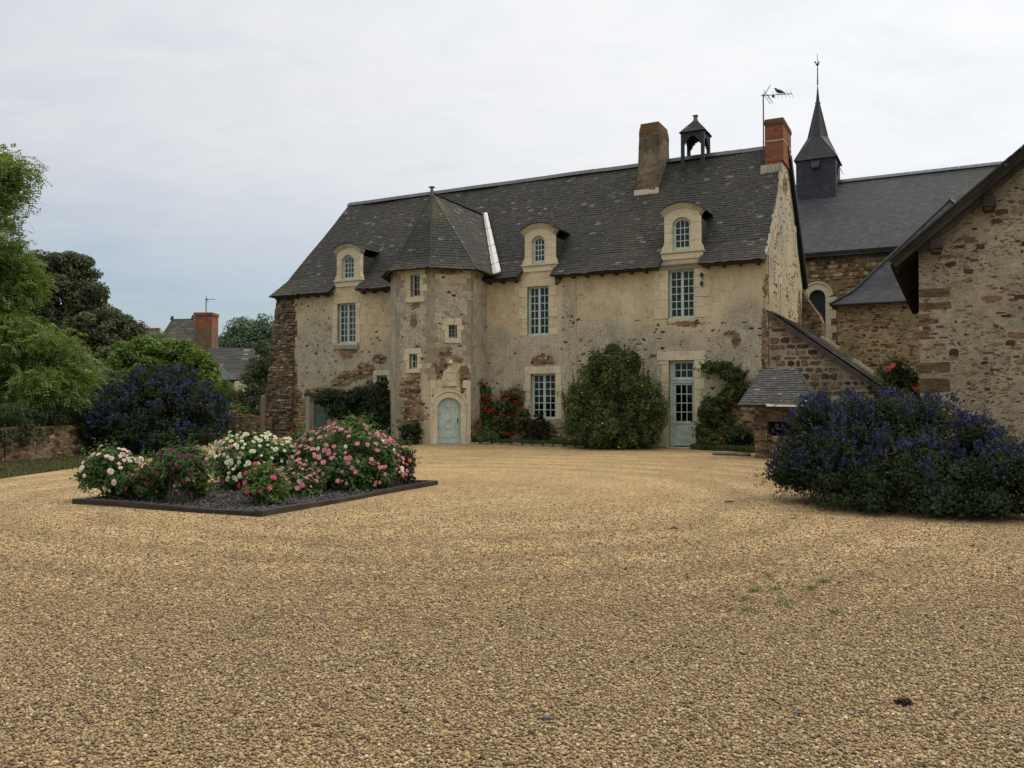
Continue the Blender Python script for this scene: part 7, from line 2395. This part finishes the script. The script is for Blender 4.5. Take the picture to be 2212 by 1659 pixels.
lw = [gp(-260, 1055), gp(0, 1034), gp(170, 1010), gp(300, 997), gp(330, 985), np.array([-11.8, 25, 0]), np.array([-12.8, 21.0, 0]), np.array([-14.4, 17, 0])]
fl1 = [W(-10.3, -0.9), W(-9.8, -1.0), W(-6.0, -1.45), W(-5.6, -0.3), W(-5.6, -0.05), W(-10.3, -0.05)]
fl2 = [W(-2.3, -0.85), W(-1.4, -1.25), W(0.38, -1.9), W(0.38, -0.05), W(-2.3, -.05)]
fl3 = [W(-16.5, -2.6), W(-13.2, -3.2), W(-12.2, -3.3), W(-11.9, -2.75), W(-13.0, -2.35), W(-14.2, -1.2), W(-14.2, -.1), W(-17.5, -.1)]
for k, p in enumerate((lw, fl1, fl2, fl3)):
    mesh_obj('lawn', [(q[0], q[1], 0.006) for q in p], [tuple(range(len(p)))], MT['earth'])['kind'] = 'structure'
tag(blades('grass', [lw], 22000, 0.07, MT['dry_grass'], 0.016))
blades('grass', [fl1, fl2, fl3], 42000, 0.15, MT['grass'], 0.016)


def kerb(pts, n, label):
    P = [np.array(p) for p in pts]
    seg = [np.linalg.norm(P[i + 1] - P[i]) for i in range(len(P) - 1)]
    tot = sum(seg)
    t = 0.0
    for k in range(n):
        L_ = tot / n
        def pt(s):
            s = min(max(s, 0), tot - 1e-6)
            for i, g in enumerate(seg):
                if s <= g: return P[i] + (P[i + 1] - P[i]) * s / g
                s -= g
            return P[-1]
        a, b = pt(t + 0.02), pt(t + L_ - 0.02)
        d = (b - a) / np.linalg.norm(b - a); nn = np.array([-d[1], d[0], 0])
        h = random.uniform(0.05, 0.085); w = random.uniform(0.10, 0.16)
        c = (a + b) / 2
        o = root('kerb_stone', c, label, 'kerb stone', 'rough stones edging the front lawn', math.atan2(d[1], d[0]))
        mb = MB(); hl = np.linalg.norm(b - a) / 2
        j = lambda: random.uniform(-0.025, 0.025)
        mb.hexa([(-hl, -w / 2 + j(), -0.02), (hl, -w / 2 + j(), -.02), (hl, w / 2, -.02), (-hl, w / 2, -.02), (-hl + .02, -w / 2 + .02 + j() * .5, h + j()), (hl - .02, -w / 2 + .02 + j() * .5, h + j()), (hl - .02, w / 2 - .02, h + j()), (-hl + .02, w / 2 - .02, h + j())], random.random())
        mb.build('block', MT['cement'], o, bevel=0.025, seg=2)
        t += L_


kerb([W(-10.35, -1.55), W(-9.6, -1.15), W(-7.5, -1.35), W(-5.7, -1.55)], 11, 'rough low stone edging the lawn between the tower door and the yellow flowered shrub')
for px, py, w, dpt, h, lab in ((1568, 983, 0.75, 0.34, 0.085, 'wide flat fieldstone lying beside the well house lawn'), (1607, 985, 0.36, 0.24, 0.075, 'smaller fieldstone between the flat fieldstone and the well house')):
    c = gp(px, py)
    o = root('fieldstone', c, lab, 'stone', None, TH)
    lathe = MB(); lathe.tube([(-w / 2, 0, 0.02), (-w * .4, 0, h * .5), (0, 0, h * .55), (w * .4, 0.02, h * .5), (w / 2, 0, .02)], [0.04, h * .75, h * .9, h * .7, 0.03], 9)
    q = lathe.build('boulder', MT['cement'], o, smooth_=True); q.scale = (1, dpt / h * 0.6, 1)


def weed(px, py, r, lab):
    c = gp(px, py)
    o = plant('weed', lab, 'weed', c, 'small weeds sprouting in the gravel')
    n = int(30 + r * 520)
    a = RNG.random(n) * 6.283; rr = r * RNG.random(n) ** .6
    B = c + np.stack([rr * np.cos(a), rr * np.sin(a) * 1.0, np.zeros(n)], 1)
    hh = 0.012 + 0.026 * RNG.random(n)
    d = np.stack([np.cos(a) * .6, np.sin(a) * .6, np.ones(n)], 1) * hh[:, None] + RNG.normal(0, .010, (n, 3))
    u = np.stack([-np.sin(a), np.cos(a), np.zeros(n)], 1) * 0.0045
    V = np.stack([B - u * .4, B + u * .4, B + d * .6 + u, B + d], 1)
    quad_obj('blades', [V], [RNG.random(n)], MT['fresh_leaf'], o)


for px, py, r, lab in ((1693, 1306, 0.11, 'largest green weed in the gravel'), (1675, 1275, 0.04, 'tiny weed in the gravel just above the largest weed, left of its middle'), (1782, 1257, 0.055, 'weed furthest right in the upper row of weeds on the gravel'), (1750, 1274, 0.05, 'weed between the upper right weed and the largest weed'),
                       (1660, 1246, 0.06, 'weed furthest back of all in the gravel'), (1628, 1278, 0.05, 'weed in the gravel left of the largest weed'), (1605, 1296, 0.055, 'thin pale weed at the left of the weed patch'), (1800, 1325, 0.09, 'sparse weed in the gravel right of the largest weed'), (1622, 1322, 0.07, 'sparse weed in the gravel left of and below the largest weed')):
    weed(px, py, r, lab)
c = gp(1953, 1522)
clod = root('dirt_clod', c, 'dark brown crumbly clod of earth lying alone on the gravel', 'clod')
bm = bmesh.new(); bmesh.ops.create_icosphere(bm, subdivisions=4, radius=1.0)
for v in bm.verts:
    n_ = mnoise.fractal(v.co * 2.2 + Vector((3, 1, 7)), 1.0, 2.0, 4)
    v.co = Vector((v.co.x * 0.034, v.co.y * 0.032, max(-0.004, v.co.z * 0.024 + 0.006))) * (1 + 0.75 * n_)
me = bpy.data.meshes.new('crumbs'); bm.to_mesh(me); bm.free(); me.materials.append(mat_plain('dark earth', (0.030, 0.020, 0.014), 0.95, 0.5, 60.0, 0.8))
o = bpy.data.objects.new('crumbs', me); COL.objects.link(o); o.parent = clod
for px, py, s, lab in ((1185, 1556, 0.030, 'grey blue slate chip lying flat in the middle foreground gravel'), (1722, 1545, 0.022, 'small slate chip on the gravel left of the dark clod'), (1575, 1086, 0.16, 'dark twig fragment on the gravel near the big blue bush'), (1456, 1144, 0.10, 'short dark twig lying on the gravel in the middle of the yard')):
    c = gp(px, py)
    tw_ = s > 0.05
    o = root('twig' if tw_ else 'slate_chip', c, lab, 'twig' if tw_ else 'stone chip', None, random.uniform(-.3, .3))
    mb = MB()
    if tw_: mb.tube([(-s / 2, 0, 0.012), (0, 0.01, 0.022), (s / 2, -0.01, 0.012)], [0.008, 0.012, 0.006], 6)
    else: mb.prism([(-s, -s * .5, 0.012), (s * .8, -s * .6, 0.012), (s, s * .3, 0.014), (-s * .3, s * .6, 0.013)], (0, 0, 0.006))
    mb.build('stick' if tw_ else 'flake', MT['timber'] if tw_ else MT['zinc'], o)
